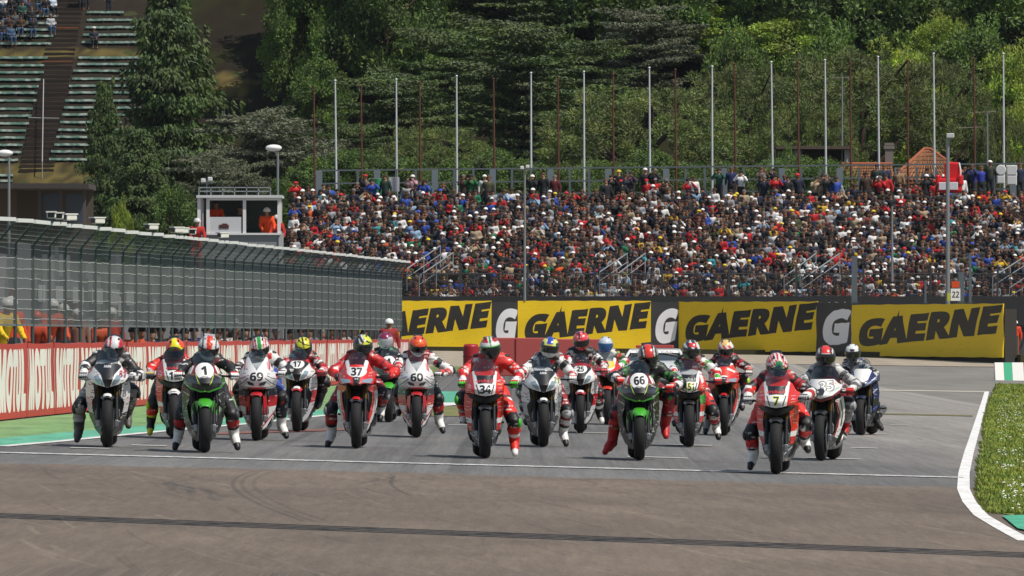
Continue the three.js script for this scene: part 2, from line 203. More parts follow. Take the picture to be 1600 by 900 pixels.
{ // right-hand infield: soil, grass blades, daisies
  const edge = px2([[1640, 806], [1585, 808], [1556, 802], [1541, 785], [1537, 760], [1538, 725], [1543, 690], [1546, 660], [1551, 630], [1562, 602]]);
  const far = edge.map(([x, d]) => [x + 26, d]);
  struct('grass_verge', uvScale(ribbon(edge, far, 0.012), 0, 0, 2, 6), new THREE.MeshStandardMaterial({ map: grainTex(512, 512, new THREE.Color().setRGB(0.15, 0.185, 0.045), 0.5, 71), roughness: 1 }));
  struct('green_kerb_patch', uvScale(ribbon(px2([[1566, 809], [1640, 806]]), px2([[1590, 829], [1640, 838]]), 0.02), 0, 0, 2, 4), wornPaint(new THREE.Color().setRGB(0.06, 0.36, 0.22), 73));
  seed(77);
  const at2 = (d) => { for (let i = 0; i < edge.length - 1; i++) if (d >= Math.min(edge[i][1], edge[i + 1][1]) && d <= Math.max(edge[i][1], edge[i + 1][1])) return lerp(edge[i][0], edge[i + 1][0], (d - edge[i][1]) / (edge[i + 1][1] - edge[i][1])); return edge[edge.length - 1][0]; };
  const bl = new THREE.BufferGeometry(); bl.setAttribute('position', new THREE.Float32BufferAttribute([-0.008, 0, 0, 0.008, 0, 0, 0.004, 0.05, 0.012, -0.02, 0, 0.01, -0.006, 0, 0.01, -0.03, 0.04, 0.02, 0.01, 0, -0.01, 0.024, 0, -0.01, 0.034, 0.035, -0.015], 3)); bl.computeVertexNormals();
  const N = 90000, im = new THREE.InstancedMesh(bl, M(0xffffff, 0.9), N), m4 = new THREE.Matrix4(), c = new THREE.Color(), q = new THREE.Quaternion(), e = new THREE.Euler();
  const dn = edge[1][1] + 0.3, df = edge[edge.length - 1][1];
  for (let i = 0; i < N; i++) { const d = dn + (df - dn) * Math.pow(rnd(), 1.6); const x = at2(d) - 0.09 * fbm(d * 1.3, 4, 3) + Math.pow(rnd(), 1.3) * (2 + 4.5 * d / 150); q.setFromEuler(e.set(0, rnd() * 6.3, 0)); const s = rr(0.6, 1.5) * (0.8 + d / 160); m4.compose(V(x, gy(x, -d) + 0.01, -d), q, V(s * 1.2, s * rr(0.35, 0.7), s)); im.setMatrixAt(i, m4); const n = fbm(x * 1.2, d * 0.3, 3); c.setRGB(lerp(0.15, 0.28, n) * rr(0.8, 1.2), lerp(0.22, 0.33, n) * rr(0.85, 1.15), 0.045); im.setColorAt(i, c); }
  im.name = 'grass'; im.userData = { label: 'short green grass of the infield right of the white edge line', category: 'grass', kind: 'stuff' }; im.castShadow = im.receiveShadow = true; scene.add(im);
  const da = new THREE.SphereGeometry(0.017, 6, 4); da.scale(1, 0.6, 1);
  const dm = new THREE.InstancedMesh(da, M(0xf2f2ea, 0.8), 3600);
  for (let i = 0; i < 3600; i++) { let d, x; do { d = dn + (df - dn) * Math.pow(rnd(), 1.5); x = at2(d) + 0.15 + rnd() * (1.6 + 3 * d / 150); } while (fbm(x * 2.1 + 9, d * 0.25, 3) < 0.44); const s = rr(0.4, 0.85); m4.compose(V(x, gy(x, -d) + rr(0.045, 0.07), -d), q.identity(), V(s, s, s)); dm.setMatrixAt(i, m4); }
  dm.name = 'daisies'; dm.userData = { label: 'white daisies scattered through the infield grass', category: 'flowers', kind: 'stuff' }; scene.add(dm);
}

// ---------- gantry over the track in front of the camera view (only its shadow falls in the picture) ----------
{ const t = thing('start_gantry', 'grey steel gantry spanning the track ahead of the start line', 'gantry', [3.7, 0, -58.2], -0.46);
  const st = M(0x8b9094, 0.5, 0.6);
  for (const z of [-0.55, -0.18, 0.18, 0.55]) mesh('chord', box(0, 6.9, z, 24, 0.14, 0.25), st, t); for (let x = -11.5; x <= 11.5; x += 1.15) mesh('cross_tie', box(x, 6.98, 0, 0.07, 0.05, 1.2), st, t);
  for (const x of [-11.8, 11.8]) mesh('post', merge([box(x, 3.4, 0, 0.4, 7.4, 0.5), box(x, 0, 0, 0.9, 0.3, 1.2)]), st, t);
}

// ---------- pit wall with its banner, catch fence ----------
const wallX = (d) => -7.35 + 0.0368 * (d - 117);
const along = (off, d) => [wallX(d) - off, gy(wallX(d) - off, -d), -d];
{ const t = thing('pit_wall', 'low wall wrapped in red and white lettered banners along the left of the track', 'wall');
  const motul = canvasTex(1024, 256, (c, w, h) => { c.fillStyle = '#bf3f39'; c.fillRect(0, 0, w, h); c.fillStyle = '#efece6'; c.save(); c.translate(w / 2, h * 0.86); c.scale(1, 1); c.font = 'bold 262px sans-serif'; c.textAlign = 'center'; const mw = c.measureText('MOTUL').width; c.scale(935 / mw, 1.0); c.lineWidth = 27; c.lineJoin = 'round'; c.strokeStyle = '#efece6'; c.strokeText('MOTUL', 0, 0); c.fillText('MOTUL', 0, 0); c.restore(); for (let i = 0; i < 700; i++) { c.fillStyle = `rgba(${rnd() < 0.5 ? '90,20,20' : '235,150,140'},.10)`; c.fillRect(rnd() * w, rnd() * h, rr(2, 30), rr(1, 3)); } });
  const bm = new THREE.MeshStandardMaterial({ map: motul, roughness: 0.55 }), cm = M(0x8d8b86, 0.9);
  const P = 4.4, core = [];
  for (let d = 95; d < 233; d += P) {
    const a = along(0, d), b = along(0, d + P - 0.05), hgt = 1.10;
    core.push(beam([a[0] - 0.2, a[1] + 0.5, a[2]], [b[0] - 0.2, b[1] + 0.5, b[2] - 0.06], 0.3, 1.04));
    // a slack banner panel: rippled sheet with thickness
    const g = new THREE.BoxGeometry(1, 1, 1, 14, 4, 1), p = g.attributes.position;
    for (let i = 0; i < p.count; i++) { const u = p.getX(i) + 0.5, v = p.getY(i) + 0.5, w = p.getZ(i); const rip = 0.012 * Math.sin(u * 9 + d) * (0.4 + v) + 0.01 * Math.sin(v * 6 + d * 2 + u * 3); const x = lerp(a[0], b[0], u), y = lerp(a[1], b[1], u) + 0.02 + v * (hgt - 0.015 * Math.sin(u * 3.14)), z = lerp(a[2], b[2], u); p.setXYZ(i, x + rip + 0.012 * w, y, z); }
    const uv = g.attributes.uv; for (let i = 0; i < uv.count; i++) uv.setX(i, 1 - uv.getX(i)); for (let i = 0; i < uv.count; i++) uv.setX(i, 1 - uv.getX(i)); g.computeVertexNormals();
    mesh('banner_panel', g, bm, t);
  }
  mesh('wall', merge(core), cm, t);
}
{ const t = thing('catch_fence', 'tall grey green wire catch fence with white capped top behind the red wall', 'fence');
  const pm = M(0x46504e, 0.7, 0.2), wm = M(0x6a7270, 0.7, 0.2), OFF = 1.5, H = 2.70, D0 = 120, D1 = 262, P = 3;
  const at3 = (d, y, o = 0) => { const a = along(OFF + o, d); return [a[0], a[1] + y + (d - 132) * 0.0036 * sst(1.3, 2.6, y), a[2]]; };
  const wires = [], mid = [], horiz = [];
  for (let d = D0, i = 0; d <= D1; d += P, i++) {
    mesh('fence_post', merge([bar(at3(d, 0), at3(d, H), 0.035, 6), bar(at3(d, H), at3(d, H + 0.32, -0.28), 0.03, 6)]), pm, t);
    if (d + P <= D1) { mesh('top_cap', beam(at3(d + 0.2, H + 0.357 + rr(-0.008, 0.008), -0.3), at3(d + P - 0.2, H + 0.37 + rr(-0.008, 0.01), -0.3), 0.05, 0.062), M(0xe4e6e4, 0.5), t); mesh('bottom_rail', beam(at3(d, 1.36), at3(d + P, 1.36), 0.03, 0.035), M(0x7d8585, 0.6, 0.3), t); }
  }
  for (let y = 1.46; y < H; y += 0.165) for (let d = D0; d < D1 - 0.1; d += P / 2) { const a = rr(-0.012, 0.012), b = rr(-0.012, 0.012); horiz.push(beam(at3(d, y + a), at3(Math.min(D1, d + P / 2 - 0.1), y + b), 0.012, 0.013)); }
  for (let y = 0; y <= 1; y += 0.2) wires.push(beam(at3(D0, H + 0.34 * y, -0.28 * y), at3(D1, H + 0.34 * y, -0.28 * y), 0.012, 0.012));
  for (let d = D0; d < D1; d += 0.11) { const a = at3(d, 1.38), b = at3(d, H); wires.push(beam(a, b, 0.007, 0.007)); if (Math.round(d / 0.11) % 2) mid.push(beam(at3(d, H), at3(d, H + 0.34, -0.28), 0.007, 0.007)); }
  const oh = mesh('wire_strands', merge(horiz), M(0xb4bab7, 0.5, 0.1), t); oh.userData.kind = 'stuff'; const o = mesh('wire_mesh', merge(wires), wm, t); o.userData.kind = 'stuff';
  const o2 = mesh('overhang_mesh', merge(mid), M(0x4c5855, 0.8, 0.1), t); o2.userData.kind = 'stuff';
  // floodlights clamped to the fence top
  const fl = (d, label, front) => { const p = at3(d, H + 0.4, -0.3); p[1] -= 0.02; const f = thing('floodlight', label, 'floodlight', p, front ? 0 : -0.9, 'floodlights clamped along the fence top'); mesh('housing', merge([rbox(0, 0.17, 0, 0.2, 0.16, 0.3, 0.03), box(0, 0.24, 0.02, 0.23, 0.03, 0.36)]), M(0xdedcd4, 0.5), f); mesh('lens', box(0, 0.165, 0.155, 0.16, 0.11, 0.012), M(0x252a2d, 0.2), f); mesh('bracket', merge([bar([0, 0, 0], [0, 0.1, 0], 0.02), box(0, 0.01, 0, 0.1, 0.03, 0.1)]), M(0x606668, 0.5, 0.5), f); f.scale.setScalar(0.74); };
  const dOf = (px) => { let b = D0; for (let d = D0; d < D1; d += 0.1) { const p = at3(d, 3); if (Math.abs(800 + p[0] * F / d - px) < Math.abs(800 + at3(b, 3)[0] * F / b - px)) b = d; } return b; };
  fl(dOf(53), 'white floodlight facing forward, left one of the pair at the fence top', true); fl(dOf(65), 'white floodlight facing forward, right one of the pair at the fence top', true);
  fl(dOf(82), 'white angled floodlight on the fence top just right of the forward facing pair'); fl(dOf(127), 'white angled floodlight on the fence top below the bushy cedar'); fl(dOf(213), 'lone white angled floodlight halfway along the fence top to the hut');
  fl(dOf(254), 'white angled floodlight, left of the cluster short of the white hut'); fl(dOf(262), 'white angled floodlight, middle of the cluster short of the white hut'); fl(dOf(278), 'white angled floodlight, right of the cluster short of the white hut', true); fl(dOf(327), 'white angled floodlight on the fence top in front of the hut');
}
{ // pit lane backdrop seen through the fence
  const t = thing('pit_building', 'long low grey pit lane building behind the catch fence', 'building');
  const bx = (d, o, y) => { const a = along(o, d); return [a[0], a[1] + y, a[2]]; };
  mesh('wall', merge([beam(bx(128, 5.4, 1.4), bx(262, 5.4, 1.4), 0.3, 2.8)]), M(0x5d6060, 0.95), t);
  seed(9); for (let d = 128; d < 261;) { const w = rr(0.8, 3.2), g = rr(0.15, 0.3), y = rr(2.2, 3.1); mesh('shutter', beam(bx(d, 5.2, y / 2), bx(d + w - 0.06, 5.2, y / 2), 0.12, y), new THREE.MeshStandardMaterial({ color: new THREE.Color().setRGB(g, g * rr(1.0, 1.06), g * rr(1.02, 1.09)), roughness: 0.9 }), t); d += w; }
  for (let d = 150; d < 258; d += rr(3, 7)) mesh('pillar', beam(bx(d, 5.02, 0), bx(d, 5.02, 2.4), 0.12, 0.1), M(0x6d6f6e, 0.8), t);
  for (const [d, w] of [[176, 1.3], [180, 2.2], [184.2, 2.4], [189, 2.6], [194, 2.2], [198.5, 2.6]]) mesh('window', beam(bx(d, 4.98, 2.0), bx(d + w, 4.98, 2.0), 0.03, 0.36), M(0xdfe3e4, 0.3), t);
  for (const [d, w, y, h, c] of [[150, 1.6, 1.5, 0.5, 0x3b5f94], [158, 2.5, 1.2, 1.4, 0x4a4a52], [164, 1.2, 1.9, 0.25, 0xa02f33], [170, 1.0, 1.9, 0.3, 0x9a2a30], [185, 1, 1.2, 1.3, 0x8c3b38], [203, 1.5, 1.3, 1.5, 0x5d5a66], [214, 4, 1.5, 1.0, 0x545d66], [226, 3.4, 1.5, 0.45, 0x3c8f8c], [232, 2, 1.5, 0.45, 0x3c8f8c], [142, 3, 1.2, 1.6, 0x51565c]]) mesh('door_panel', beam(bx(d, 4.99, y), bx(d + w, 4.99, y), 0.03, h), M(c, 0.8), t);
  // white marker posts in the pit lane
  const posts = [[54, 455, 492], [122, 462, 488], [188, 464, 494], [242, 468, 492], [343, 472, 496], [389, 474, 497]];
  posts.forEach(([px, a, b], i) => { const s = 66, p = at(px, b, s), h = (b - a) / s; const o = thing('marker_post', 'white upright marker post behind the fence, number ' + ['one', 'two', 'three', 'four', 'five', 'six'][i] + ' from the left', 'post', [p[0], gy(p[0], p[2]), p[2]], 0, 'white marker posts behind the fence'); const bt = p[1] - gy(p[0], p[2]); mesh('board', rbox(0, bt + h / 2, 0, i === 2 ? 0.1 : 0.05, h, 0.05, 0.01), M(0xe8e8e2, 0.6), o); mesh('stem', bar([0, 0, 0], [0, bt, 0], 0.015), M(0x4a5052, 0.6), o); });
}

// ---------- big lettered boards, barriers, kerb, far right ----------
const gaerne = (wd) => canvasTex(768, 256, (c, w, h) => { c.fillStyle = '#e6c40c'; c.fillRect(0, 0, w, h); c.fillStyle = '#25231f'; c.save(); c.translate(w * 0.5, h * 0.66); c.transform(1, -0.10, -0.22, 1, 0, 0); c.font = 'bold 150px sans-serif'; c.textAlign = 'center'; const mw = c.measureText('GAERNE').width; c.scale(w * 0.93 / mw, 1.12); c.lineWidth = 15; c.lineJoin = 'miter'; c.strokeStyle = '#25231f'; c.strokeText('GAERNE', 0, 0); c.fillText('GAERNE', 0, 0); c.restore(); for (let i = 0; i < 350; i++) { c.fillStyle = `rgba(${rnd() < 0.6 ? '120,95,10' : '255,225,120'},.12)`; c.fillRect(rnd() * w, rnd() * h, rr(3, 40), rr(1, 3)); } });
const gmark = () => canvasTex(128, 256, (c, w, h) => { c.fillStyle = '#343437'; c.fillRect(0, 0, w, h); c.save(); c.translate(w * 0.5, h * 0.8); c.transform(1, -0.08, -0.12, 1, 0, 0); c.font = 'bold 170px sans-serif'; c.textAlign = 'center'; c.lineWidth = 15; c.strokeStyle = c.fillStyle = '#e6e8ec'; const mw = c.measureText('G').width; c.scale(106 / mw, 1.3); c.strokeText('G', 0, 0); c.fillText('G', 0, 0); c.restore(); });
{ seed(31); const yt = new THREE.MeshStandardMaterial({ map: gaerne(), roughness: 0.6 }), gt = new THREE.MeshStandardMaterial({ map: gmark(), roughness: 0.6 });
  const list = [[560, 768, 36, 36, 470, 545, 1, 'yellow advertising board with black lettering, first from the left, partly behind the fence'], [768, 809, 36, 36, 472, 546, 0, 'black board with a grey initial between first and second yellow boards'], [809, 1017, 36, 36, 470, 547, 1, 'yellow advertising board with black lettering, second from the left'], [1017, 1060, 36, 36, 472, 548, 0, 'black board with a grey initial between second and third yellow boards'], [1060, 1277, 36, 36.6, 471, 549, 1, 'yellow advertising board with black lettering, third from the left'], [1277, 1331, 36.6, 37, 472, 551, 0, 'black board with a grey initial beside the rightmost yellow board'], [1331, 1567, 37, 39.2, 474, 556, 1, 'yellow advertising board with black lettering, at the right end of the row']];
  for (const [a, b, sa, sb, y0, y1, yel, label] of list) {
    const p = at(a, y1, sa), q = at(b, y1 + (b > 1400 ? 4 : 0), sb), hgt = (y1 - y0) / ((sa + sb) / 2);
    const t = thing('advertising_board', label, 'advertising board', p, Math.atan2(-(q[2] - p[2]), q[0] - p[0]), 'lettered boards along the far barrier');
    const L = Math.hypot(q[0] - p[0], q[2] - p[2]); const g = new THREE.BoxGeometry(L, hgt, 0.05, 16, 6, 1), gp = g.attributes.position;
    for (let i = 0; i < gp.count; i++) { gp.setZ(i, gp.getZ(i) + 0.02 * Math.sin(gp.getX(i) * 3.1 + a) + 0.015 * Math.sin(gp.getY(i) * 5)); gp.setY(i, gp.getY(i) + 0.012 * Math.sin(gp.getX(i) * 7 + a)); }
    g.computeVertexNormals(); g.translate(L / 2, hgt / 2, 0);
    mesh('banner_sheet', g, yel ? yt : gt, t);
    mesh('support', merge([box(L / 2, hgt * 0.45, -0.35, L - 0.1, hgt * 0.9, 0.5), box(L / 2, -0.2, -0.3, L, 0.5, 0.4)]), M(0x3a3835, 0.9), t);
  }
  // soil bank under the boards
  const soil = [[-9, 357], [14, 357], [23, 330]]; struct('board_foot_bank', merge([beam([-8, 0.55, -355.4], [14.2, 0.33, -351.6], 0.7, 0.35), beam([14.2, 0.30, -347], [20.6, 0.22, -326.5], 0.7, 0.4)]), M(0x3d3a26, 1));
  // red air-fence in front of the boards
  const rf = thing('air_fence', 'faded red padded barrier behind the riders in the middle', 'barrier', [0, 0, 0]);
  const s = 50, zs = -F / s;
  for (let i = 0; i < 4; i++) { const p = at(760 + i * 46, 588, s), q = at(760 + (i + 1) * 46, 588, s); const g = new RoundedBoxGeometry(q[0] - p[0] + 0.02, 1.2 + 0.03 * (i % 2), 0.8, 2, 0.03); g.translate((p[0] + q[0]) / 2, 0.58 + gy(p[0], zs), zs - 0.04 * Math.abs(i - 1)); mesh('barrier_pad', g, M(0xb0504c, 0.7), rf); }
  const b = at(736, 588, 52); const rb = thing('barrier_roll', 'upright red padded roll standing at the left end of the barrier', 'barrier', [b[0], gy(b[0], b[2]), b[2]]);
  mesh('roll', new THREE.LatheGeometry([[0, 0], [0.2, 0], [0.24, 0.06], [0.24, 0.9], [0.2, 0.99], [0, 1.0]].map(([x, y]) => new THREE.Vector2(x, y)), 18), M(0xa01f2a, 0.45), rb);
  mesh('strap', new THREE.TorusGeometry(0.243, 0.012, 5, 20).rotateX(Math.PI / 2).translate(0, 0.62, 0), M(0x5a1218, 0.6), rb);
  // flag kerb bank
  const kb = thing('flag_kerb', 'raised kerb with white, green and red blocks beyond the infield grass', 'kerb');
  const cols = [0xdedbd4, 0x35a077, 0xd8d8d2, 0xb83238, 0xdedbd4, 0x35a077]; const xs = [1553, 1567, 1580, 1598, 1618, 1640, 1660];
  cols.forEach((c, i) => { const s2 = 45, a = at(xs[i], 0, s2)[0], bb = at(xs[i + 1], 0, s2)[0]; const y0 = EYE - (598 - HZ) / s2, y1 = EYE - (565 - HZ) / s2, z = -F / s2; const sh = new THREE.Shape([[0, 0], [0.9, 0.02], [0.25, y1 - y0], [0, y1 - y0]].map(([x, y]) => new THREE.Vector2(x, y))); const g = new THREE.ExtrudeGeometry(sh, { depth: bb - a - 0.01, bevelEnabled: true, bevelSize: 0.02, bevelThickness: 0.005, bevelSegments: 1 }); g.rotateY(-Math.PI / 2); g.translate(bb, y0 - 0.05, z); mesh('kerb_block', g, M(c, 0.7), kb); });
  const ob = at(1579, 563, 38.5); const bx = thing('orange_post_box', 'tall orange marshal board box at the right end of the yellow boards', 'box', ob);
  mesh('shell', merge([rbox(0, 0.5, 0, 0.42, 1.08, 0.4, 0.02)]), M(0xc2421c, 0.6), bx); mesh('edge_strip', box(0.26, 0.5, 0.02, 0.09, 1.0, 0.3), M(0x4d5648, 0.8), bx); mesh('lid', rbox(0, 1.06, 0, 0.46, 0.05, 0.44, 0.015), M(0x8f2d12, 0.6), bx);
}

// ---------- people of the background ----------
// shared figures: one continuous body, clothes as children
function figure(pose) {
  const sit = pose.startsWith('sit'), hy = sit ? 0.5 : 0.92, z0 = sit ? -0.12 : 0, sy = hy + 0.5, lean = pose === 'lean' ? 0.22 : sit ? 0.06 : 0;
  const sh = (s) => [s * 0.19, sy, z0 + lean], el = (s) => pose.endsWith('camera') ? [s * 0.30, sy - 0.14, z0 + 0.2 + lean] : pose === 'lean' ? [s * 0.24, sy - 0.27, z0 + lean + 0.14] : sit ? [s * 0.27, sy - 0.27, z0 + 0.03] : [s * 0.27, sy - 0.29, z0 - 0.03];
  const ha = (s) => pose.endsWith('camera') ? [s * 0.08, sy + 0.16, z0 + 0.28 + lean] : pose === 'lean' ? [s * 0.2, sy - 0.45, z0 + lean + 0.34] : sit ? [s * 0.1, hy + 0.14, z0 + 0.3] : [s * 0.28, sy - 0.55, z0 + 0.05];
  const kn = (s) => sit ? [s * 0.13, 0.5, 0.36] : [s * 0.1, 0.48, 0.03], an = (s) => sit ? [s * 0.12, 0.08, 0.34] : [s * 0.11, 0.08, -0.01];
  const hd = [0, sy + 0.21, z0 + lean * 1.15 + 0.02];
  const torso = (g) => [cap([0, hy, z0], [0, sy - 0.12, z0 + lean * 0.8], 0.145 + g, 0.155 + g), cap([-0.13, sy - 0.06, z0 + lean], [0.13, sy - 0.06, z0 + lean], 0.1 + g)];
  const arms = (g) => [-1, 1].flatMap((s) => [cap(sh(s), el(s), 0.062 + g, 0.05 + g), cap(el(s), [lerp(el(s)[0], ha(s)[0], 0.82), lerp(el(s)[1], ha(s)[1], 0.82), lerp(el(s)[2], ha(s)[2], 0.82)], 0.05 + g, 0.038 + g)]);
  const hands = [-1, 1].map((s) => cap([lerp(el(s)[0], ha(s)[0], 0.85), lerp(el(s)[1], ha(s)[1], 0.85), lerp(el(s)[2], ha(s)[2], 0.85)], ha(s), 0.036, 0.042));
  const head = [cap([0, sy + 0.02, z0 + lean], [0, sy + 0.12, hd[2]], 0.058), cap([hd[0], hd[1] + 0.02, hd[2] - 0.01], [hd[0], hd[1] - 0.06, hd[2] + 0.025], 0.1, 0.075)];
  const legs = (g) => [-1, 1].flatMap((s) => [cap([s * 0.09, hy - 0.02, z0], kn(s), 0.09 + g, 0.068 + g), cap(kn(s), an(s), 0.064 + g, 0.045 + g)]);
  const feet = [-1, 1].map((s) => cap(an(s), [an(s)[0] + s * 0.02, 0.045, an(s)[2] + 0.17], 0.045, 0.04));
  const cell = 0.057, C = 0.016;
  const f = { body: sdfMesh([...torso(0), ...arms(0), ...hands, ...head, ...legs(0), ...feet], cell, 0.03), shirt: sdfMesh([...torso(C), ...arms(C)], cell, 0.03), trousers: sdfMesh([cap([0, hy - 0.03, z0], [0, hy + 0.06, z0], 0.15 + C), ...legs(C)], cell, 0.03) };
  const dome = (r, y0, z, th) => { const g = new THREE.SphereGeometry(r, 10, 6, 0, Math.PI * 2, 0, th); g.translate(hd[0], hd[1] + y0, hd[2] + z); return g; };
  f.hair = merge([dome(0.114, 0.02, -0.022, 1.75)]);
  const brim = new THREE.CylinderGeometry(0.1, 0.1, 0.014, 10, 1, false, -1.2, 2.4); brim.scale(0.95, 1, 1.25); brim.translate(hd[0], hd[1] + 0.045, hd[2] + 0.055);
  f.cap = merge([dome(0.119, 0.02, -0.008, 1.5), brim]);
  f.helmet = merge([dome(0.132, 0.01, -0.012, 1.72)]);
  return f;
}
const FIG = { sitlap: figure('sitlap'), sitcamera: figure('sitcamera'), stand: figure('stand'), standcamera: figure('standcamera'), lean: figure('lean') };
const SKIN = [0xa8765a, 0x96664c, 0xb58468, 0x80543e], HAIRC = [0x1a1410, 0x261b14, 0x35261b, 0x57402b, 0x6a635c];
const TOPS = [['black', 0x1b1c20], ['navy', 0x1b2238], ['dark grey', 0x2e3034], ['brown', 0x3b2a22], ['charcoal', 0x23252a], ['maroon', 0x4a181d], ['white', 0xd8d8d6], ['red', 0xb31b22], ['blue', 0x27479c], ['light grey', 0x93979c], ['pale blue', 0x86a3bd], ['olive', 0x3f4129], ['green', 0x1c6b48], ['beige', 0xa08f76], ['orange', 0xc9521e], ['yellow', 0xc7a32a], ['turquoise', 0x2f8f9a]];
const TOPW = [28, 20, 16, 19, 13, 8, 14, 10, 5, 10, 4, 5, 2, 6, 2.4, 1.4, 1.8], TOPT = TOPW.reduce((a, b) => a + b);
const CAPS = [['white', 0xe6e6e2], ['red', 0xc01f26], ['black', 0x17181b], ['blue', 0x2b51ad], ['yellow', 0xd6c02c], ['grey', 0x8b8e92]];
const rndTop = () => { let r = rnd() * TOPT; for (let i = 0; i < TOPS.length; i++) { r -= TOPW[i]; if (r <= 0) return TOPS[i]; } return TOPS[0]; };
function person(pose, look, label, pos, turn, group) {
  const f = FIG[pose], t = thing('person', label, 'person', pos, turn, group); t.scale.setScalar(look.size || 1);
  mesh('body', f.body, M(look.skin ?? SKIN[0], 0.7), t); mesh('shirt', f.shirt, M(look.top, 0.85), t); mesh('trousers', f.trousers, M(look.legs ?? 0x22262e, 0.85), t);
  if (look.helmet !== undefined) mesh('helmet', f.helmet, M(look.helmet, 0.35), t); else if (look.cap !== undefined) mesh('cap', f.cap, M(look.cap, 0.8), t); else mesh('hair', f.hair, M(look.hair ?? HAIRC[1], 0.9), t);
  return t;
}

// ---------- grandstand ----------
const ORD = ['first', 'second', 'third', 'fourth', 'fifth', 'sixth', 'seventh', 'eighth', 'ninth', 'tenth', 'eleventh', 'twelfth', 'thirteenth', 'fourteenth', 'fifteenth', 'sixteenth', 'seventeenth', 'eighteenth', 'nineteenth', 'twentieth', 'twenty-first', 'twenty-second', 'twenty-third', 'twenty-fourth'];
const rowY = (r) => 1.97 + 0.251 * r, rowD = (r) => 376 + 0.6 * r, NR = 20;
const XL = (446 - 800) / 34, XR = 27;
{ const t = thing('grandstand', 'stepped concrete grandstand packed with spectators behind the yellow boards', 'grandstand');
  const st = M(0x4c4a47, 0.95), step = [];
  for (let r = 0; r < NR; r++) mesh('terrace_step', box((XL + XR) / 2, rowY(r) / 2 + 0.1, -rowD(r) - 0.25, XR - XL, rowY(r) - 0.2, 0.598), st, t);
  mesh('walkway', box((XL + XR) / 2, 3.55, -389.5, XR - XL, 7.3, 2.6), st, t);
  for (let r = 0; r < NR; r++) step.push(box((XL + XR) / 2, rowY(r) + 0.38, -rowD(r) - 0.15, XR - XL, 0.05, 0.34));
  mesh('bench_seats', merge(step), M(0x3f6a5c, 0.8), t).userData.kind = 'stuff';
}
{ // barrier rail at the back of the stand
  const t = thing('back_railing', 'grey metal railing along the top of the grandstand', 'railing'), m = M(0x6d757a, 0.5, 0.5); seed(4);
  const z = -390.9;
  const y = (x) => 9.0 + 0.010 * (x + 8);
  for (const h of [0, -0.62, -1.2]) mesh('rail', beam([-9.2, y(-9.2) + h, z], [XR, y(XR) + h, z], 0.05, 0.07), m, t);
  for (let x = -9.2, i = 0; x < XR; x += 0.92, i++) mesh('railing_post', box(x, 8.1, z, i % 3 ? 0.11 : 0.3, (y(x) - 7.2) * 1.0, 0.08), i % 3 ? m : M(0x7d888f, 0.5, 0.4), t);
}
{ // flagpoles
  const wp = [[526, 127], [620, 125], [714, 120], [830, 115], [913, 113], [1016, 107], [1113, 105], [1208, 98], [1291, 95], [1374, 90], [1461, 85], [1569, 85]];
  const rp = [[492, 137], [566, 136], [657, 130], [773, 124], [873, 121], [959, 117], [1057, 110], [1150, 101], [1249, 98], [1330, 99], [1419, 95], [1524, 92]];
  const mk = (list, nm, colr, label, group) => list.forEach(([px, top], i) => { const s = F / 392, p = at(px, top, s), y0 = 7.0, h = p[1] - y0; const o = thing('flagpole', label(ORD[i]), 'flagpole', [p[0], y0, p[2]], 0, group); mesh('pole', new THREE.CylinderGeometry(0.035, 0.06, h, 8).translate(0, h / 2, 0), colr, o); mesh('finial', new THREE.SphereGeometry(0.06, 8, 6).translate(0, h + 0.03, 0), colr, o); mesh('base', new THREE.CylinderGeometry(0.1, 0.12, 0.3, 8).translate(0, 0.15, 0), colr, o); o.rotation.z = rr(0, 0.012); });
  mk(wp, 'white', M(0xcfd3d6, 0.45, 0.2), (o) => `pale metal flagpole without flag behind the grandstand, ${o} pale pole from the left`, 'pale flagpoles behind the grandstand');
  mk(rp, 'rust', M(0x5a3426, 0.9), (o) => `rusty brown pole behind the grandstand, ${o} rusty pole from the left`, 'rusty poles behind the grandstand');
}
const POLEX = [526, 620, 714, 830, 913, 1016, 1113, 1208, 1291, 1374, 1461, 1569];
const nearPole = (px) => { let b = 0; POLEX.forEach((x, i) => { if (Math.abs(x - px) < Math.abs(POLEX[b] - px)) b = i; }); return ORD[b]; };
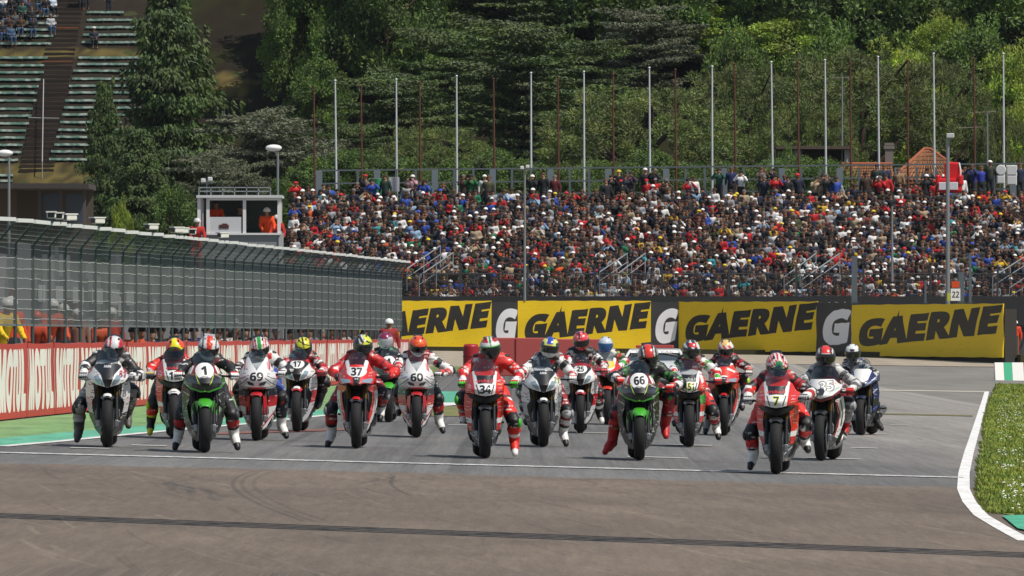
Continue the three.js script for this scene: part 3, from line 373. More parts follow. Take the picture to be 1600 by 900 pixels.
{ // seated spectators: the nearest rows one by one, those above as a mass
  seed(101);
  const mass = {}; let n = 0;
  const fenceTop = (px) => 345 + 0.106 * px;
  for (let r = 0; r < NR; r++) for (let x = XL + 0.25; x < XR - 0.3; x += 0.385) {
    const X = x + rr(-0.09, 0.09), s = F / rowD(r), px = 800 + X * s, headY = HZ - s * (rowY(r) + 1.22 - EYE);
    if (rnd() < 0.05 || px > 1640 || (px < 628 && headY > fenceTop(px) + 6)) continue;
    const top = rndTop(), cp = rnd() < 0.2 ? CAPS[rnd() < 0.5 ? 0 : Math.floor(rnd() * CAPS.length)] : null, pose = rnd() < 0.3 ? 'sitcamera' : 'sitlap', turn = -0.15 + rr(-0.4, 0.4), size = rr(0.84, 1.0), skin = pick(SKIN), hair = pick(HAIRC), legs = pick([0x1d212b, 0x2a3a58, 0x23242a, 0x4a4640]);
    const pos = [X, rowY(r) + rr(-0.02, 0.06), -rowD(r) + 0.1 + rr(-0.08, 0.08)];
    if (px < 1612 && n < 262 && (r < 3 || (r === 3 && px > 640))) { n++; person(pose, { top: top[1], cap: cp ? cp[1] : undefined, size, skin, hair, legs }, `spectator in ${top[0]}${cp ? ' and ' + cp[0] + ' cap' : ', bareheaded'}, ${ORD[r]} row up, below ${POLEX[ORD.indexOf(nearPole(px))] > px ? 'left' : 'right'} of ${nearPole(px)} pale flagpole`, pos, turn, 'spectators seated in the lower grandstand rows'); } else (mass[pose] ||= []).push({ top: top[1], cp, size, skin, hair, legs, pos, turn });
  }
  for (let i = 0; i < 74; i++) { const X = XL + 1 + Math.pow(rnd(), 0.9) * (XR - XL - 2) + 0.5 * Math.sin(i * 5), px = 800 + X * F / 388.9; if (fbm(X * 0.5, 3, 2) < 0.42) continue; const cp = rnd() < 0.25 ? CAPS[Math.floor(rnd() * 3)] : null; (mass[rnd() < 0.5 ? 'standcamera' : 'stand'] ||= []).push({ top: rndTop()[1], cp, size: rr(0.94, 1.06), skin: pick(SKIN), hair: pick(HAIRC), legs: 0x22252c, pos: [X, 6.75 + rr(-0.25, 0.3), -388.6 + rr(-0.3, 0.3)], turn: rr(-0.6, 0.5) }); }
  const crowd = new THREE.Group(); crowd.name = 'crowd'; crowd.userData = { label: 'dense mass of seated spectators filling the upper rows of the grandstand', category: 'crowd', kind: 'stuff' }; scene.add(crowd);
  const m4 = new THREE.Matrix4(), q = new THREE.Quaternion(), up = V(0, 1, 0), c = new THREE.Color();
  for (const [pose, list] of Object.entries(mass)) {
    const put = (nm, geo, items, colOf, rough) => { const im = new THREE.InstancedMesh(geo, M(0xffffff, rough), items.length); items.forEach((o, i) => { m4.compose(V(...o.pos), q.setFromEuler(new THREE.Euler(0.09 * Math.sin(o.pos[0] * 91), o.turn, 0.1 * Math.sin(o.pos[0] * 57))), V(o.size, o.size, o.size)); im.setMatrixAt(i, m4); im.setColorAt(i, c.set(colOf(o))); }); im.name = nm; im.castShadow = im.receiveShadow = true; crowd.add(im); };
    put('bodies', FIG[pose].body, list, (o) => o.skin, 0.7); put('shirts', FIG[pose].shirt, list, (o) => o.top, 0.85); put('trousers', FIG[pose].trousers, list, (o) => o.legs, 0.85);
    put('hair', FIG[pose].hair, list.filter((o) => !o.cp), (o) => o.hair, 0.9); put('caps', FIG[pose].cap, list.filter((o) => o.cp), (o) => o.cp[1], 0.8);
  }
  // people standing along the top
  const std = [[462, 283, 'red hooded top', 0xc01c22, 0xb01a20, 'standcamera', 0x3a5f8a], [500, 303, 'blue jacket', 0x2345a4, undefined, 'standcamera'], [514, 288, 'blue top', 0x2a4fae, undefined, 'stand'], [537, 312, 'white shirt', 0xd9d9d6, undefined, 'standcamera'], [481, 290, 'dark jacket', 0x1c2026, undefined, 'stand'], [558, 284, 'black jacket', 0x15171b, undefined, 'standcamera'], [571, 272, 'dark top and red cap', 0x1b1d22, 0xb8242a, 'stand'], [602, 276, 'dark green top', 0x17352b, undefined, 'stand'], [645, 273, 'pink top', 0xb78a94, 0xe0ded8, 'standcamera'], [724, 272, 'brown jacket', 0x39261f, undefined, 'standcamera'], [736, 272, 'green top', 0x1d6a3a, undefined, 'standcamera'], [757, 290, 'pale jacket', 0xbfc3c4, 0xdfe0dc, 'stand'], [832, 274, 'dark coat and white cap', 0x14161a, 0xe2e2dc, 'standcamera'], [849, 269, 'black coat', 0x121317, undefined, 'stand'], [867, 280, 'maroon top', 0x561a20, undefined, 'stand'], [955, 279, 'black top', 0x141519, undefined, 'standcamera'], [967, 265, 'dark top and yellow cap', 0x16181d, 0xd2b13a, 'stand'], [986, 267, 'pink print shirt', 0x3a1f38, undefined, 'standcamera'], [1008, 262, 'black jacket and white cap', 0x15161b, 0xe8e8e2, 'stand'], [1024, 263, 'black jacket', 0x14151b, undefined, 'standcamera'], [1124, 262, 'dark green jacket', 0x1a4a3c, undefined, 'standcamera'], [1143, 260, 'navy jacket', 0x1c2a55, undefined, 'stand'], [1158, 266, 'white hooded top', 0xdedfdf, undefined, 'standcamera'], [1190, 260, 'grey brown top', 0x5f554d, undefined, 'standcamera'], [1210, 262, 'black shirt', 0x15161a, undefined, 'standcamera'], [1226, 276, 'bright blue jacket', 0x204fae, undefined, 'stand'], [1285, 272, 'mustard yellow jacket', 0xb5812a, undefined, 'stand'], [1370, 256, 'dark green shirt', 0x2c3a33, undefined, 'stand'], [1382, 256, 'dark blue shirt', 0x28344e, undefined, 'stand'], [1404, 262, 'tan top', 0x8a7356, undefined, 'stand'], [1449, 262, 'grey jacket', 0x3c4449, undefined, 'standcamera'], [1508, 260, 'black jacket', 0x1a1c24, undefined, 'stand'], [1519, 256, 'navy shirt', 0x1e2b54, undefined, 'standcamera'], [1533, 258, 'royal blue jacket', 0x27379b, undefined, 'stand'], [1547, 250, 'olive jacket and white cap', 0x31382a, 0xe9e6df, 'stand'], [1594, 254, 'dark blue coat', 0x1c2740, undefined, 'stand']];
  for (const [px, top, what, colr, cp, pose, legs] of std) { const s = F / 389.2, p = at(px, top + 1, s); person(pose, { top: colr, cap: cp, skin: pick(SKIN), hair: pick(HAIRC), legs: legs ?? 0x20242c }, `standing spectator in ${what} by ${nearPole(px)} pale flagpole, top of stand`, [p[0], Math.max(p[1] - 1.74, px < 560 ? 6.2 : 7.0), p[2]], rr(-0.5, 0.3), 'spectators standing along the top of the grandstand'); }
}
{ // flags, inflatable, panels at the top of the stand
  const flag = (px, y0, w, h, colr, label) => { const s = F / 390.4, p = at(px, y0, s); const t = thing('flag', label, 'flag', p, 0); const g = new THREE.BoxGeometry(w / s, h / s, 0.02, 10, 6, 1), gp = g.attributes.position; for (let i = 0; i < gp.count; i++) gp.setZ(i, gp.getZ(i) + 0.05 * Math.sin(gp.getX(i) * 11)); g.translate(0, -h / s / 2, 0); g.computeVertexNormals(); mesh('cloth', g, colr, t); mesh('tie', merge([bar([-w / s / 2, 0, -0.05], [w / s / 2, 0, -0.05], 0.015)]), M(0x888888), t); };
  flag(586, 279, 20, 24, M(0x2e8a5c, 0.8), 'green and white flag hung on the railing between second and third poles'); flag(616, 277, 16, 22, M(0x9fa3aa, 0.8), 'pale grey flag hung on the railing beside the green flag');
  const p = at(1484, 305, 33.4), t = thing('inflatable_chair', 'bright red inflatable chair shape with white sign standing among the spectators', 'inflatable', p, -0.2);
  mesh('seat', merge([rbox(0, 0.45, 0, 1.1, 0.7, 0.8, 0.14), rbox(-0.52, 0.7, 0.05, 0.2, 0.5, 0.8, 0.09), rbox(0.52, 0.7, 0.05, 0.2, 0.5, 0.8, 0.09)]), M(0xc8161c, 0.4), t); mesh('backrest', rbox(0.08, 1.1, -0.25, 0.75, 0.9, 0.26, 0.12), M(0xd01a1f, 0.4), t); mesh('trim', tube([[0.47, 0.7, -0.1], [0.5, 1.1, -0.1], [0.42, 1.52, -0.14]], 0.04), M(0xe8e6e2, 0.5), t); mesh('sign', rbox(0, 0.42, 0.43, 0.9, 0.36, 0.04, 0.02), M(0xe3e0e4, 0.6), t);
  [[1564, 259, 14, 13, 'round topped pale panel, upper left of the four at the right end'], [1581, 259, 15, 14, 'square pale panel, upper right of the four at the right end'], [1564, 275, 11, 11, 'square pale panel, lower left of the four at the right end'], [1581, 275, 14, 13, 'square pale panel, lower right of the four at the right end']].forEach(([px, y, w, h, label], i) => { const s = 32.9, q = at(px, y, s), o = thing('panel', label, 'panel', [q[0], q[1] - h / s / 2, q[2]], 0, 'pale panels at the right end of the stand'); mesh('face', i ? rbox(0, 0, 0, w / s, h / s, 0.06, 0.02) : new THREE.CylinderGeometry(w / s / 2, w / s / 2, 0.06, 20).rotateX(Math.PI / 2), M(0xc9cccb, 0.6), o); mesh('rim', i ? box(0, 0, -0.05, w / s + 0.06, h / s + 0.06, 0.03) : new THREE.TorusGeometry(w / s / 2, 0.03, 6, 20), M(0xe8e8e4, 0.6), o); });
}
{ // stair handrails, tall posts and lamps of the stand, dark fence before it
  const hr = [[[636, 420], [688, 384], [655, 431], [708, 395], 'left'], [[937, 425], [980, 396], [965, 428], [1008, 396], 'second'], [[1225, 433], [1275, 396], [1253, 437], [1312, 396], 'third'], [[1551, 433], [1606, 398], [1577, 450], [1632, 414], 'right']];
  hr.forEach(([a, b, c, d, w], i) => { const S = 34.6, S2 = 34.2; const t = thing('stair_handrail', `pair of sloping metal stair handrails in the lower stand, ${ORD[i]} pair from the left`, 'handrail', [0, 0, 0], 0, 'stair handrails of the grandstand'); const m = M(0xa5abae, 0.4, 0.5); for (const [u, v] of [[a, b], [c, d]]) { const p = at(...u, S), q = at(...v, S2); mesh('rail', merge([bar(p, q, 0.03), bar([p[0], p[1] - 0.4, p[2]], [q[0], q[1] - 0.4, q[2]], 0.02)]), m, t); for (const f of [0, 0.5, 1]) { const z = [0, 1, 2].map((k) => lerp(p[k], q[k], f)); mesh('rail_post', bar([z[0], z[1] - 1.0, z[2]], z, 0.025), m, t); } } });
  const post = (px, top, bot, s, r, label, head) => { const p = at(px, top, s), h = (bot - top) / s; const t = thing('lamp_post', label, 'lamp post', [p[0], p[1] - h, p[2]]); mesh('mast', new THREE.CylinderGeometry(r * 0.75, r, h, 10).translate(0, h / 2, 0), M(0x878d90, 0.5, 0.4), t); if (head === 'cobra') { const g = new THREE.SphereGeometry(0.3, 12, 8); g.scale(1, 0.42, 0.6); g.translate(-0.15, h + 0.02, 0); mesh('lamp_head', g, M(0xe6e8e6, 0.4), t); } else if (head === 'box') { mesh('lamp_head', merge([rbox(0.1, h, 0.1, 0.34, 0.2, 0.3, 0.04)]), M(0xb9bdbd, 0.4), t); } else if (head === 'twin') { mesh('lamp_head', rbox(-0.12, h, 0.08, 0.16, 0.14, 0.2, 0.03), M(0xcfd2d2, 0.4), t); mesh('lamp_head', rbox(0.12, h + 0.05, 0.08, 0.16, 0.14, 0.2, 0.03), M(0xcfd2d2, 0.4), t); mesh('cross_arm', box(0, h - 0.08, 0, 0.4, 0.04, 0.04), M(0x777d80, 0.5, 0.4), t); } return t; };
  post(1481, 212, 478, 36.5, 0.1, 'tall grey lamp post rising in front of the grandstand crowd at right', 'box'); post(820, 262, 470, 36, 0.06, 'slim grey post with small twin lamps in front of the crowd centre', 'twin'); post(1394, 322, 440, 35, 0.06, 'thin white post standing in the right half of the crowd', null);
  post(434, 232, 420, 43, 0.055, 'lamp post with white cobra head behind the white hut', 'cobra'); post(14, 240, 420, 42, 0.06, 'lamp post with white head at the far left before the terraces', 'cobra'); post(323, 282, 350, 45, 0.03, 'thin post with two small round lamps on the left of the hut', 'twin');
  post(1316, 118, 262, 30, 0.05, 'thin pole with a cross arm standing behind the dark shed', null); post(1543, 176, 262, 30, 0.05, 'thin pole with aerial arms behind the stand at far right', null);
  for (const [px, y, w] of [[1316, 122, 30], [1536, 176, 40], [1516, 200, 34]]) { const p = at(px, y, 30); const o = thing('aerial', px < 1400 ? 'short cross arm aerial on the pole behind the dark shed' : y < 190 ? 'upper aerial arm on the pole at far right' : 'lower aerial arm on the pole at far right', 'aerial', p); mesh('arm', bar([-w / 60, 0, 0], [w / 60, 0.05, 0], 0.018), M(0x8b8378, 0.6), o); mesh('prongs', merge([-1, -0.5, 0.5, 1].map((k) => bar([k * w / 60, -0.08, 0], [k * w / 60, 0.12, 0], 0.012))), M(0x8b8378, 0.6), o); }
  for (const [px, w, y0] of [[1502, 9, 425], [1516, 4, 395], [1335, 9, 400], [1446, 3, 440]]) { const s = 36, p = at(px, 474, s), h = (474 - y0) / s; const o = thing('fence_pillar', `grey steel pillar before the lower stand, ${px < 1400 ? 'left of the thin white post' : px < 1460 ? 'slim one left of the lamp post' : px < 1510 ? 'thick one right of the numbered sign' : 'slim one right of the numbered sign'}`, 'pillar', p); mesh('shaft', box(0, h / 2, 0, w / s, h, 0.12), M(0x5e696f, 0.6, 0.3), o); mesh('foot', box(0, 0.03, 0, w / s + 0.1, 0.06, 0.25), M(0x4c5559, 0.6, 0.3), o); }
  // numbered sign
  const num = canvasTex(64, 64, (c) => { c.fillStyle = '#e9e9e4'; c.fillRect(0, 0, 64, 64); c.fillStyle = '#17181a'; c.font = 'bold 46px sans-serif'; c.textAlign = 'center'; c.fillText('22', 32, 48); });
  const s = 36.8, p = at(1493, 470, s), o = thing('marshal_sign', 'white sign with number twenty two below an orange square, above the right yellow board', 'sign', p); const g = new THREE.BoxGeometry(15 / s, 19 / s, 0.03); g.translate(0, 9.5 / s, 0); mesh('number_plate', g, new THREE.MeshStandardMaterial({ map: num, roughness: 0.6 }), o); mesh('orange_plate', box(0, 25.5 / s, 0, 12 / s, 10 / s, 0.03), M(0xd04a12, 0.6), o); mesh('yellow_plate', box(-10.5 / s, 6 / s, 0.01, 5 / s, 13 / s, 0.03), M(0xb4b83a, 0.7), o); mesh('stake', bar([0, -0.6, -0.05], [0, 0.8, -0.05], 0.02), M(0x55595c), o);
  // dark debris fence in front of the lower rows
  const f = thing('debris_fence', 'dark mesh debris fence between the yellow boards and the lower stand', 'fence'), fw = [], z = -366; seed(8);
  const y1 = EYE + (510 - 449) / 35;
  for (let x = -5.3; x < 25; x += 3) mesh('fence_post', box(x, y1 / 2 + 0.5, z, 0.09, y1 + 1, 0.09), M(0x3b4043, 0.6, 0.3), f);
  for (let x = -5.3; x < 25; x += 0.07) fw.push(box(x, y1 / 2 + 0.9, z, 0.018, y1 - 0.6, 0.018)); for (let y = 1.6; y < y1 + 0.6; y += 0.09) fw.push(box(9.8, y, z, 30.4, 0.018, 0.018));
  mesh('wire_mesh', merge(fw), M(0x1f2324, 0.8), f).userData.kind = 'stuff'; mesh('top_rail', box(9.8, y1 + 0.62, z, 30.4, 0.05, 0.05), M(0x474d50, 0.6, 0.3), f); mesh('skirt_board', box(9.8, 2.25, z + 0.1, 30.4, 1.3, 0.06), M(0x2a2b2c, 0.9), f);
}

// ---------- hut, house, shed, terraces ----------
{ const s = 45, o = at(375, 392, s), t = thing('marshal_hut', 'white framed marshal hut with open windows and roof railing above the fence', 'hut', o), u = (px) => (px - 375) / s, y = (py) => (392 - py) / s;
  const w = M(0xd7d9da, 0.6), gr = M(0x7e8387, 0.9), D = 2.2;
  mesh('plinth', box(u(374), y(379) - 0.9, -D / 2, 126 / s, 28 / s + 1.8, D), gr, t); mesh('corner_pillar', box(u(439), y(379) - 0.9, -0.15, 7 / s, 30 / s + 1.8, 0.4), M(0xa3a7a9, 0.8), t);
  for (const px of [311, 325, 382, 436]) mesh('window_post', box(u(px), y(337), 0, 5 / s, 56 / s, 0.1), w, t);
  for (const px of [312, 436]) mesh('rear_post', box(u(px), y(337), -D + 0.1, 4 / s, 56 / s, 0.1), w, t);
  mesh('sill', box(u(381), y(365.5), 0.02, 116 / s, 3 / s, 0.14), w, t); mesh('lintel', box(u(381), y(311), 0.02, 116 / s, 4 / s, 0.14), w, t); mesh('roof', box(u(374), y(307), -D / 2, 134 / s, 4 / s, D + 0.4), M(0xc4c7c9, 0.7), t);
  mesh('apron_panel', box(u(352), y(351.5), 0.0, 50 / s, 25 / s, 0.05), M(0xbfc3c6, 0.7), t); mesh('badge', merge([box(u(350), y(354), 0.035, 15 / s, 6 / s, 0.02), box(u(351), y(352.5), 0.045, 8 / s, 6.5 / s, 0.02)]), M(0x4a2a2b, 0.7), t);
  mesh('side_panel', box(u(317), y(337), -0.5, 0.05, 50 / s, 1.0), M(0x9a8f8c, 0.8), t); mesh('back_wall', box(u(374), y(337), -D, 126 / s, 56 / s, 0.06), M(0x3f4a44, 0.9), t);
  for (const py of [293, 299]) mesh('roof_rail', box(u(367), y(py), 0.1, 112 / s, 0.035, 0.035), M(0x9aa2a6, 0.5, 0.4), t); for (let px = 311; px <= 424; px += 18.6) mesh('roof_rail_post', box(u(px), y(299), 0.1, 0.035, 13 / s, 0.035), M(0x9aa2a6, 0.5, 0.4), t);
  const inh = (px, top, colr, label, cp, z) => { const p = at(px, top, s); person('lean', { top: colr, helmet: cp, cap: cp === undefined ? 0x3a2f2a : undefined, legs: colr, skin: SKIN[1] }, label, [p[0], p[1] - 1.72, p[2] + z], 0.2, 'marshals in and beside the hut'); };
  inh(414, 326, 0xe0480f, 'marshal in orange overalls and white helmet leaning in the right hut window', 0xd9d4cc, -0.7); inh(334, 315, 0xd8430f, 'marshal in orange behind the left hut window', undefined, -1.0); inh(371, 322, 0x3c3a3a, 'dark clothed person seen deep in the left hut window', undefined, -1.4); inh(307, 343, 0xa82420, 'marshal in red with white helmet standing left of the hut', 0xc9cac6, 0.4); inh(429, 337, 0xa5221c, 'person in red behind the hut window, right of the orange marshal', 0xd0d0cc, -1.3);
}
{ // tiled house
  const s = 30.5, t = thing('tiled_house', 'low house with orange clay tile roofs and a chimney behind the stand', 'house', at(1400, 300, s)), u = (px) => (px - 1400) / s, y = (py) => (300 - py) / s; seed(12);
  const tilesOn = (a, b, c, d, name) => { const list = []; const A = V(...a), B = V(...b), Cc = V(...c), Dd = V(...d), rows = 8, nt = 22; for (let r = 0; r < rows; r++) for (let i = 0; i < nt; i++) { const f = (r + 0.5) / rows, e0 = A.clone().lerp(Dd, r / rows), e1 = B.clone().lerp(Cc, r / rows), g0 = A.clone().lerp(Dd, (r + 1.1) / rows), g1 = B.clone().lerp(Cc, (r + 1.1) / rows); const p = e0.lerp(e1, (i + 0.5) / nt), q = g0.lerp(g1, (i + 0.5) / nt); q.y += 0.0; p.y += 0.05; const wd = V(...a).distanceTo(V(...b)) / nt * lerp(1, V(...d).distanceTo(V(...c)) / V(...a).distanceTo(V(...b)), f); const g = bar(p.toArray(), q.toArray(), wd * 0.46, 6); colorize(g, () => new THREE.Color(pick([0x8f6a4e, 0x9c7656, 0x7a5a44, 0xa87450, 0x6d5040, 0x8a5a40])).multiplyScalar(rr(0.6, 1.15) * (1 - 0.0 * r))); list.push(g.toNonIndexed()); } const g = mergeGeometries(list); mesh(name, g, VCM, t).userData.kind = 'stuff'; };
  mesh('wall', merge([box(u(1418), y(300) - 1, -2.6, 5.6, 3.4, 3.6), box(u(1352), y(300) - 1, -1.8, 3.0, 2.6, 2.6)]), M(0xa08f7a, 0.9), t);
  mesh('roof_deck', merge([beam([u(1302), y(292), -0.32], [u(1302) + 6.6, y(292), -0.32], 0.1, 0.1)]), M(0x5a4636, 0.9), t);
  { const deck = (q) => { const g = new THREE.BufferGeometry(), o = [0, 1, 2, 0, 2, 3], p = []; for (const dy of [0, -0.1]) for (const v of q) p.push(v[0], v[1] + dy, v[2]); g.setAttribute('position', new THREE.Float32BufferAttribute(p, 3)); g.setIndex([...o, ...o.map((i) => i + 4), 0, 1, 5, 0, 5, 4, 1, 2, 6, 1, 6, 5, 2, 3, 7, 2, 7, 6, 3, 0, 4, 3, 4, 7]); const n = g.toNonIndexed(); n.computeVertexNormals(); return n; }; mesh('roof_slope', merge([deck([[u(1388), y(284), -0.3], [u(1526), y(284), -0.3], [u(1459), y(231), -2.6], [u(1447), y(231), -2.6]]), deck([[u(1299), y(291), 0.1], [u(1401), y(291), 0.1], [u(1395), y(255), -1.5], [u(1317), y(255), -1.5]])]), M(0x8a5a3c, 0.95), t); }
  tilesOn([u(1390), y(284), -0.3], [u(1524), y(284), -0.3], [u(1458), y(232), -2.6], [u(1448), y(232), -2.6], 'main_roof_tiles');
  tilesOn([u(1300), y(291), 0.1], [u(1400), y(291), 0.1], [u(1394), y(256), -1.5], [u(1318), y(256), -1.5], 'lower_roof_tiles');
  mesh('ridge_tiles', merge([bar([u(1448), y(231), -2.6], [u(1388), y(284), -0.3], 0.09), bar([u(1458), y(231), -2.6], [u(1526), y(284), -0.3], 0.09), bar([u(1447), y(231), -2.6], [u(1459), y(231), -2.6], 0.09), bar([u(1316), y(255), -1.5], [u(1396), y(255), -1.5], 0.09)]), M(0xa05a3e, 0.9), t);
  mesh('chimney', merge([box(u(1392), y(245), -1.9, 13 / s, 26 / s, 0.4), box(u(1392), y(229), -1.9, 17 / s, 5 / s, 0.5), box(u(1392), y(224), -1.9, 15 / s, 4 / s, 0.46)]), M(0x77706a, 0.9), t);
  const h = thing('shed', 'dark open sided shed with flat roof left of the tiled house', 'shed', at(1272, 300, 30)); mesh('back_wall', box(0, 1.0, -2.4, 3.8, 2.6, 0.1), M(0x54493f, 0.95), h); mesh('roof', box(0, 2.3, -0.7, 4.0, 0.16, 3.2), M(0x57493f, 0.9), h); mesh('side_wall', box(1.95, 1.0, -0.9, 0.1, 2.6, 2.8), M(0x54493f, 0.95), h); for (const x of [-0.85, 1.75]) mesh('pier', box(x, 1.4, 0.25, 0.36, 1.6, 0.3), M(0xa9aca8, 0.9), h); mesh('side_screen', box(-1.4, 1.2, 0.2, 0.7, 2.2, 0.08), M(0x4c443c, 0.9), h);
}
function onHill(px, py) { let a = 412, b = 545; for (let i = 0; i < 40; i++) { const d = (a + b) / 2, yy = HZ - F / d * (hillY(d) + rise(d) - EYE); if (yy > py) a = d; else b = d; } const d = (a + b) / 2; return [(px - 800) * d / F, hillY(d) + rise(d), -d]; }
{ // terraced benches on the left hill
  seed(66);
  const L = [[58, 83], [70, 80], [92, 74], [104, 69], [115, 68], [126.5, 63.5], [137, 60], [147, 58.5], [159, 56.6], [172, 51], [183, 49], [195, 45], [206, 40], [217, 38], [228.5, 35], [240, 33], [252, 28], [276, 20], [285, 19], [48, 86], [38, 88], [27, 90]];
  const R = [[21, 136, 193], [33, 136, 210], [44.5, 134, 234], [56, 130, 240], [68, 128, 240], [92, 123, 240], [102, 121, 240], [112.5, 115, 240], [125, 113, 240], [136, 108, 235], [146.5, 108, 230], [159, 102, 230], [170, 100, 220], [181, 97, 200], [193, 94, 190], [205, 91, 190], [216, 88, 180], [228, 85, 170], [239, 80, 170], [251, 77, 160]];
  const R2 = [[114, 305, 324], [126, 290, 320], [135, 300, 318]];
  const geoB = (w, sd) => { const g = new THREE.BoxGeometry(w, 0.13, 0.3, Math.max(4, Math.round(w / 0.12)), 2, 2), p = g.attributes.position; for (let i = 0; i < p.count; i++) { p.setY(i, p.getY(i) + 0.05 * (fbm(p.getX(i) * 3 + sd, 1, 3) - 0.5) + 0.02 * (hash3(p.getX(i) * 12, sd, 1) - 0.5)); p.setZ(i, p.getZ(i) + 0.03 * (fbm(p.getX(i) * 4, sd, 2) - 0.5)); } colorize(g, (x) => new THREE.Color().setRGB(0.16, 0.30, 0.24).lerp(new THREE.Color().setRGB(0.5, 0.58, 0.52), sst(0.35, 0.7, fbm(x * 5 + sd, 3, 3)))); g.computeVertexNormals(); return g; };
  const mk = (y, x0, x1, label, i) => { const p = onHill((x0 + x1) / 2, y + 3), s = -F / p[2], w = (x1 - x0) / s; const t = thing('bench_row', label, 'bench', p, 0, 'faded bench rows on the left hillside'); mesh('seat', geoB(w, i).translate(0, 0.2, 0), VCM, t); mesh('riser', box(0, -0.02, -0.12, w, 0.36, 0.16), M(0x2a231d, 0.95), t); for (let k = 0; k < 4; k++) mesh('support', box(-w / 2 + 0.15 + k * (w - 0.3) / 3, 0.06, 0.02, 0.08, 0.16, 0.2), M(0x3c3a35, 0.9), t); };
  L.slice().sort((a, b) => b[0] - a[0]).forEach(([y, x1], i) => mk(y, -40, x1, `faded green bench row left of the dark stair, ${ORD[i]} from the bottom`, i));
  R.slice().sort((a, b) => b[0] - a[0]).forEach(([y, x0, x1], i) => mk(y, x0, x1, `faded green bench row right of the dark stair, ${ORD[i]} from the bottom`, i + 30));
  R2.forEach(([y, x0, x1], i) => mk(y, x0, x1, `short bench row showing right of the tall cedar, ${['top', 'middle', 'lowest'][i]} one`, i + 60));
  const st = thing('hill_stair', 'wide dark stair climbing the terraced hillside between the bench blocks', 'stair'); 
  for (let i = 0; i < 40; i++) { const y = 268 - i * 7, a = onHill(lerp(88, 30, (y) / 268) - 0, y), b = onHill(lerp(132, 84, (y) / 268), y); mesh('step', box((a[0] + b[0]) / 2, a[1] + 0.02, a[2], b[0] - a[0], 0.24, 0.5), M([0x2b221c, 0x322720, 0x251d18][i % 3], 0.95), st); }
  for (const [y, c] of [[51, 0x8a4a22], [104, 0x7a4522]]) { const a = onHill(lerp(88, 30, y / 268), y), b = onHill(lerp(132, 84, y / 268), y); mesh('tape', box((a[0] + b[0]) / 2, a[1] + 0.3, a[2] + 0.3, b[0] - a[0], 0.08, 0.03), M(c, 0.8), st); }
  const hrail = thing('stair_rail', 'thin pale handrail with cross bars in the dark hill stair', 'handrail'); const q0 = onHill(66, 280), q1 = onHill(68, 150); mesh('rail_post', merge([0, 0.5, 1].map((f) => { const p = [0, 1, 2].map((k) => lerp(q0[k], q1[k], f)); return bar(p, [p[0], p[1] + 1, p[2]], 0.03); })), M(0x9a9b98, 0.6), hrail); mesh('rail', bar([q0[0], q0[1] + 1, q0[2]], [q1[0], q1[1] + 1, q1[2]], 0.035), M(0x9a9b98, 0.6), hrail); const c0 = onHill(44, 205), c1 = onHill(92, 206); mesh('cross_bar', bar([c0[0], c0[1] + 0.8, c0[2]], [c1[0], c1[1] + 0.8, c1[2]], 0.03), M(0x9a9b98, 0.6), hrail);
  // grassy ledges and bare earth on the slope
  // the slope itself: dry grass ledges, bare earth, rough turf
  const g = sheet(range(-38, 32, 160), range(411, 560, 210), 0.03, (x, z) => gy(x, z) + 0.25 * (fbm(x * 0.6, z * 0.6, 3) - 0.5));
  colorize(g, (x, y, z) => { const d = -z, px = 800 + x * F / d, py = HZ - (gy(x, z) - EYE) * F / d, e = (fbm(x * 0.9 + 4, z * 1.1, 4) - 0.5), e2 = fbm(x * 2.6, z * 2.6, 3); const n = fbm(x * 0.25 + 9, z * 0.25, 4); const c = new THREE.Color().setRGB(0.024, 0.026, 0.010).lerp(new THREE.Color().setRGB(0.020, 0.016, 0.011), sst(0.3, 0.55, n)); if (px < 250) c.lerp(new THREE.Color().setRGB(0.03, 0.024, 0.018), 0.8);
    const q = py + e * 22, dry = Math.max(px < 240 ? Math.max(sst(76, 80, q) * (1 - sst(90, 94, q)), sst(254, 262, q) * (1 - sst(290, 296, q))) : 0, px > 300 && px < 460 ? sst(0.42, 0.52, 1 - Math.hypot((px - 372) / 80, (py - 132) / 34) + e * 1.2) : 0);
    c.lerp(new THREE.Color().setRGB(0.11, 0.088, 0.03), dry * (0.25 + 0.75 * sst(0.3, 0.6, e2))); return c.multiplyScalar(0.75 + 0.5 * e2); });
  struct('hillside', g, VCM);
  // people up there
  const hp = [[5, 8, 'white', 0xcfcfcc], [18, 14, 'black', 0x16181c], [30, 10, 'dark', 0x202329], [36, 22, 'green', 0x1f4a40], [46, 18, 'navy', 0x1a2138], [50, 30, 'dark', 0x1b1d22], [8, 30, 'black', 0x141519], [14, 44, 'brown', 0x3a271e], [72, 14, 'black', 0x17181c], [83, 12, 'white and blue', 0xb9c6d6], [25, 2, 'blue', 0x5573a8], [24, 38, 'grey', 0x44474d], [33, 44, 'brown', 0x44301f], [52, 46, 'black', 0x17181d], [80, 42, 'pale', 0xa7a9ad], [4, 52, 'dark', 0x1f2227], [18, 58, 'denim', 0x3d5472], [62, 6, 'dark green', 0x24352c], [40, 4, 'light', 0x9fa8b4]];
  hp.forEach(([px, py, w, c], i) => { const p = onHill(px, py + 14); person('sitlap', { top: c, legs: pick([0x3a5272, 0x1d2129]), skin: pick(SKIN), hair: pick(HAIRC) }, `hillside spectator in ${w} top on upper left benches, ${ORD[i]} of the seated group`, [p[0], p[1], p[2] + 0.3], rr(-0.2, 0.5), 'spectators on the upper left hill benches'); });
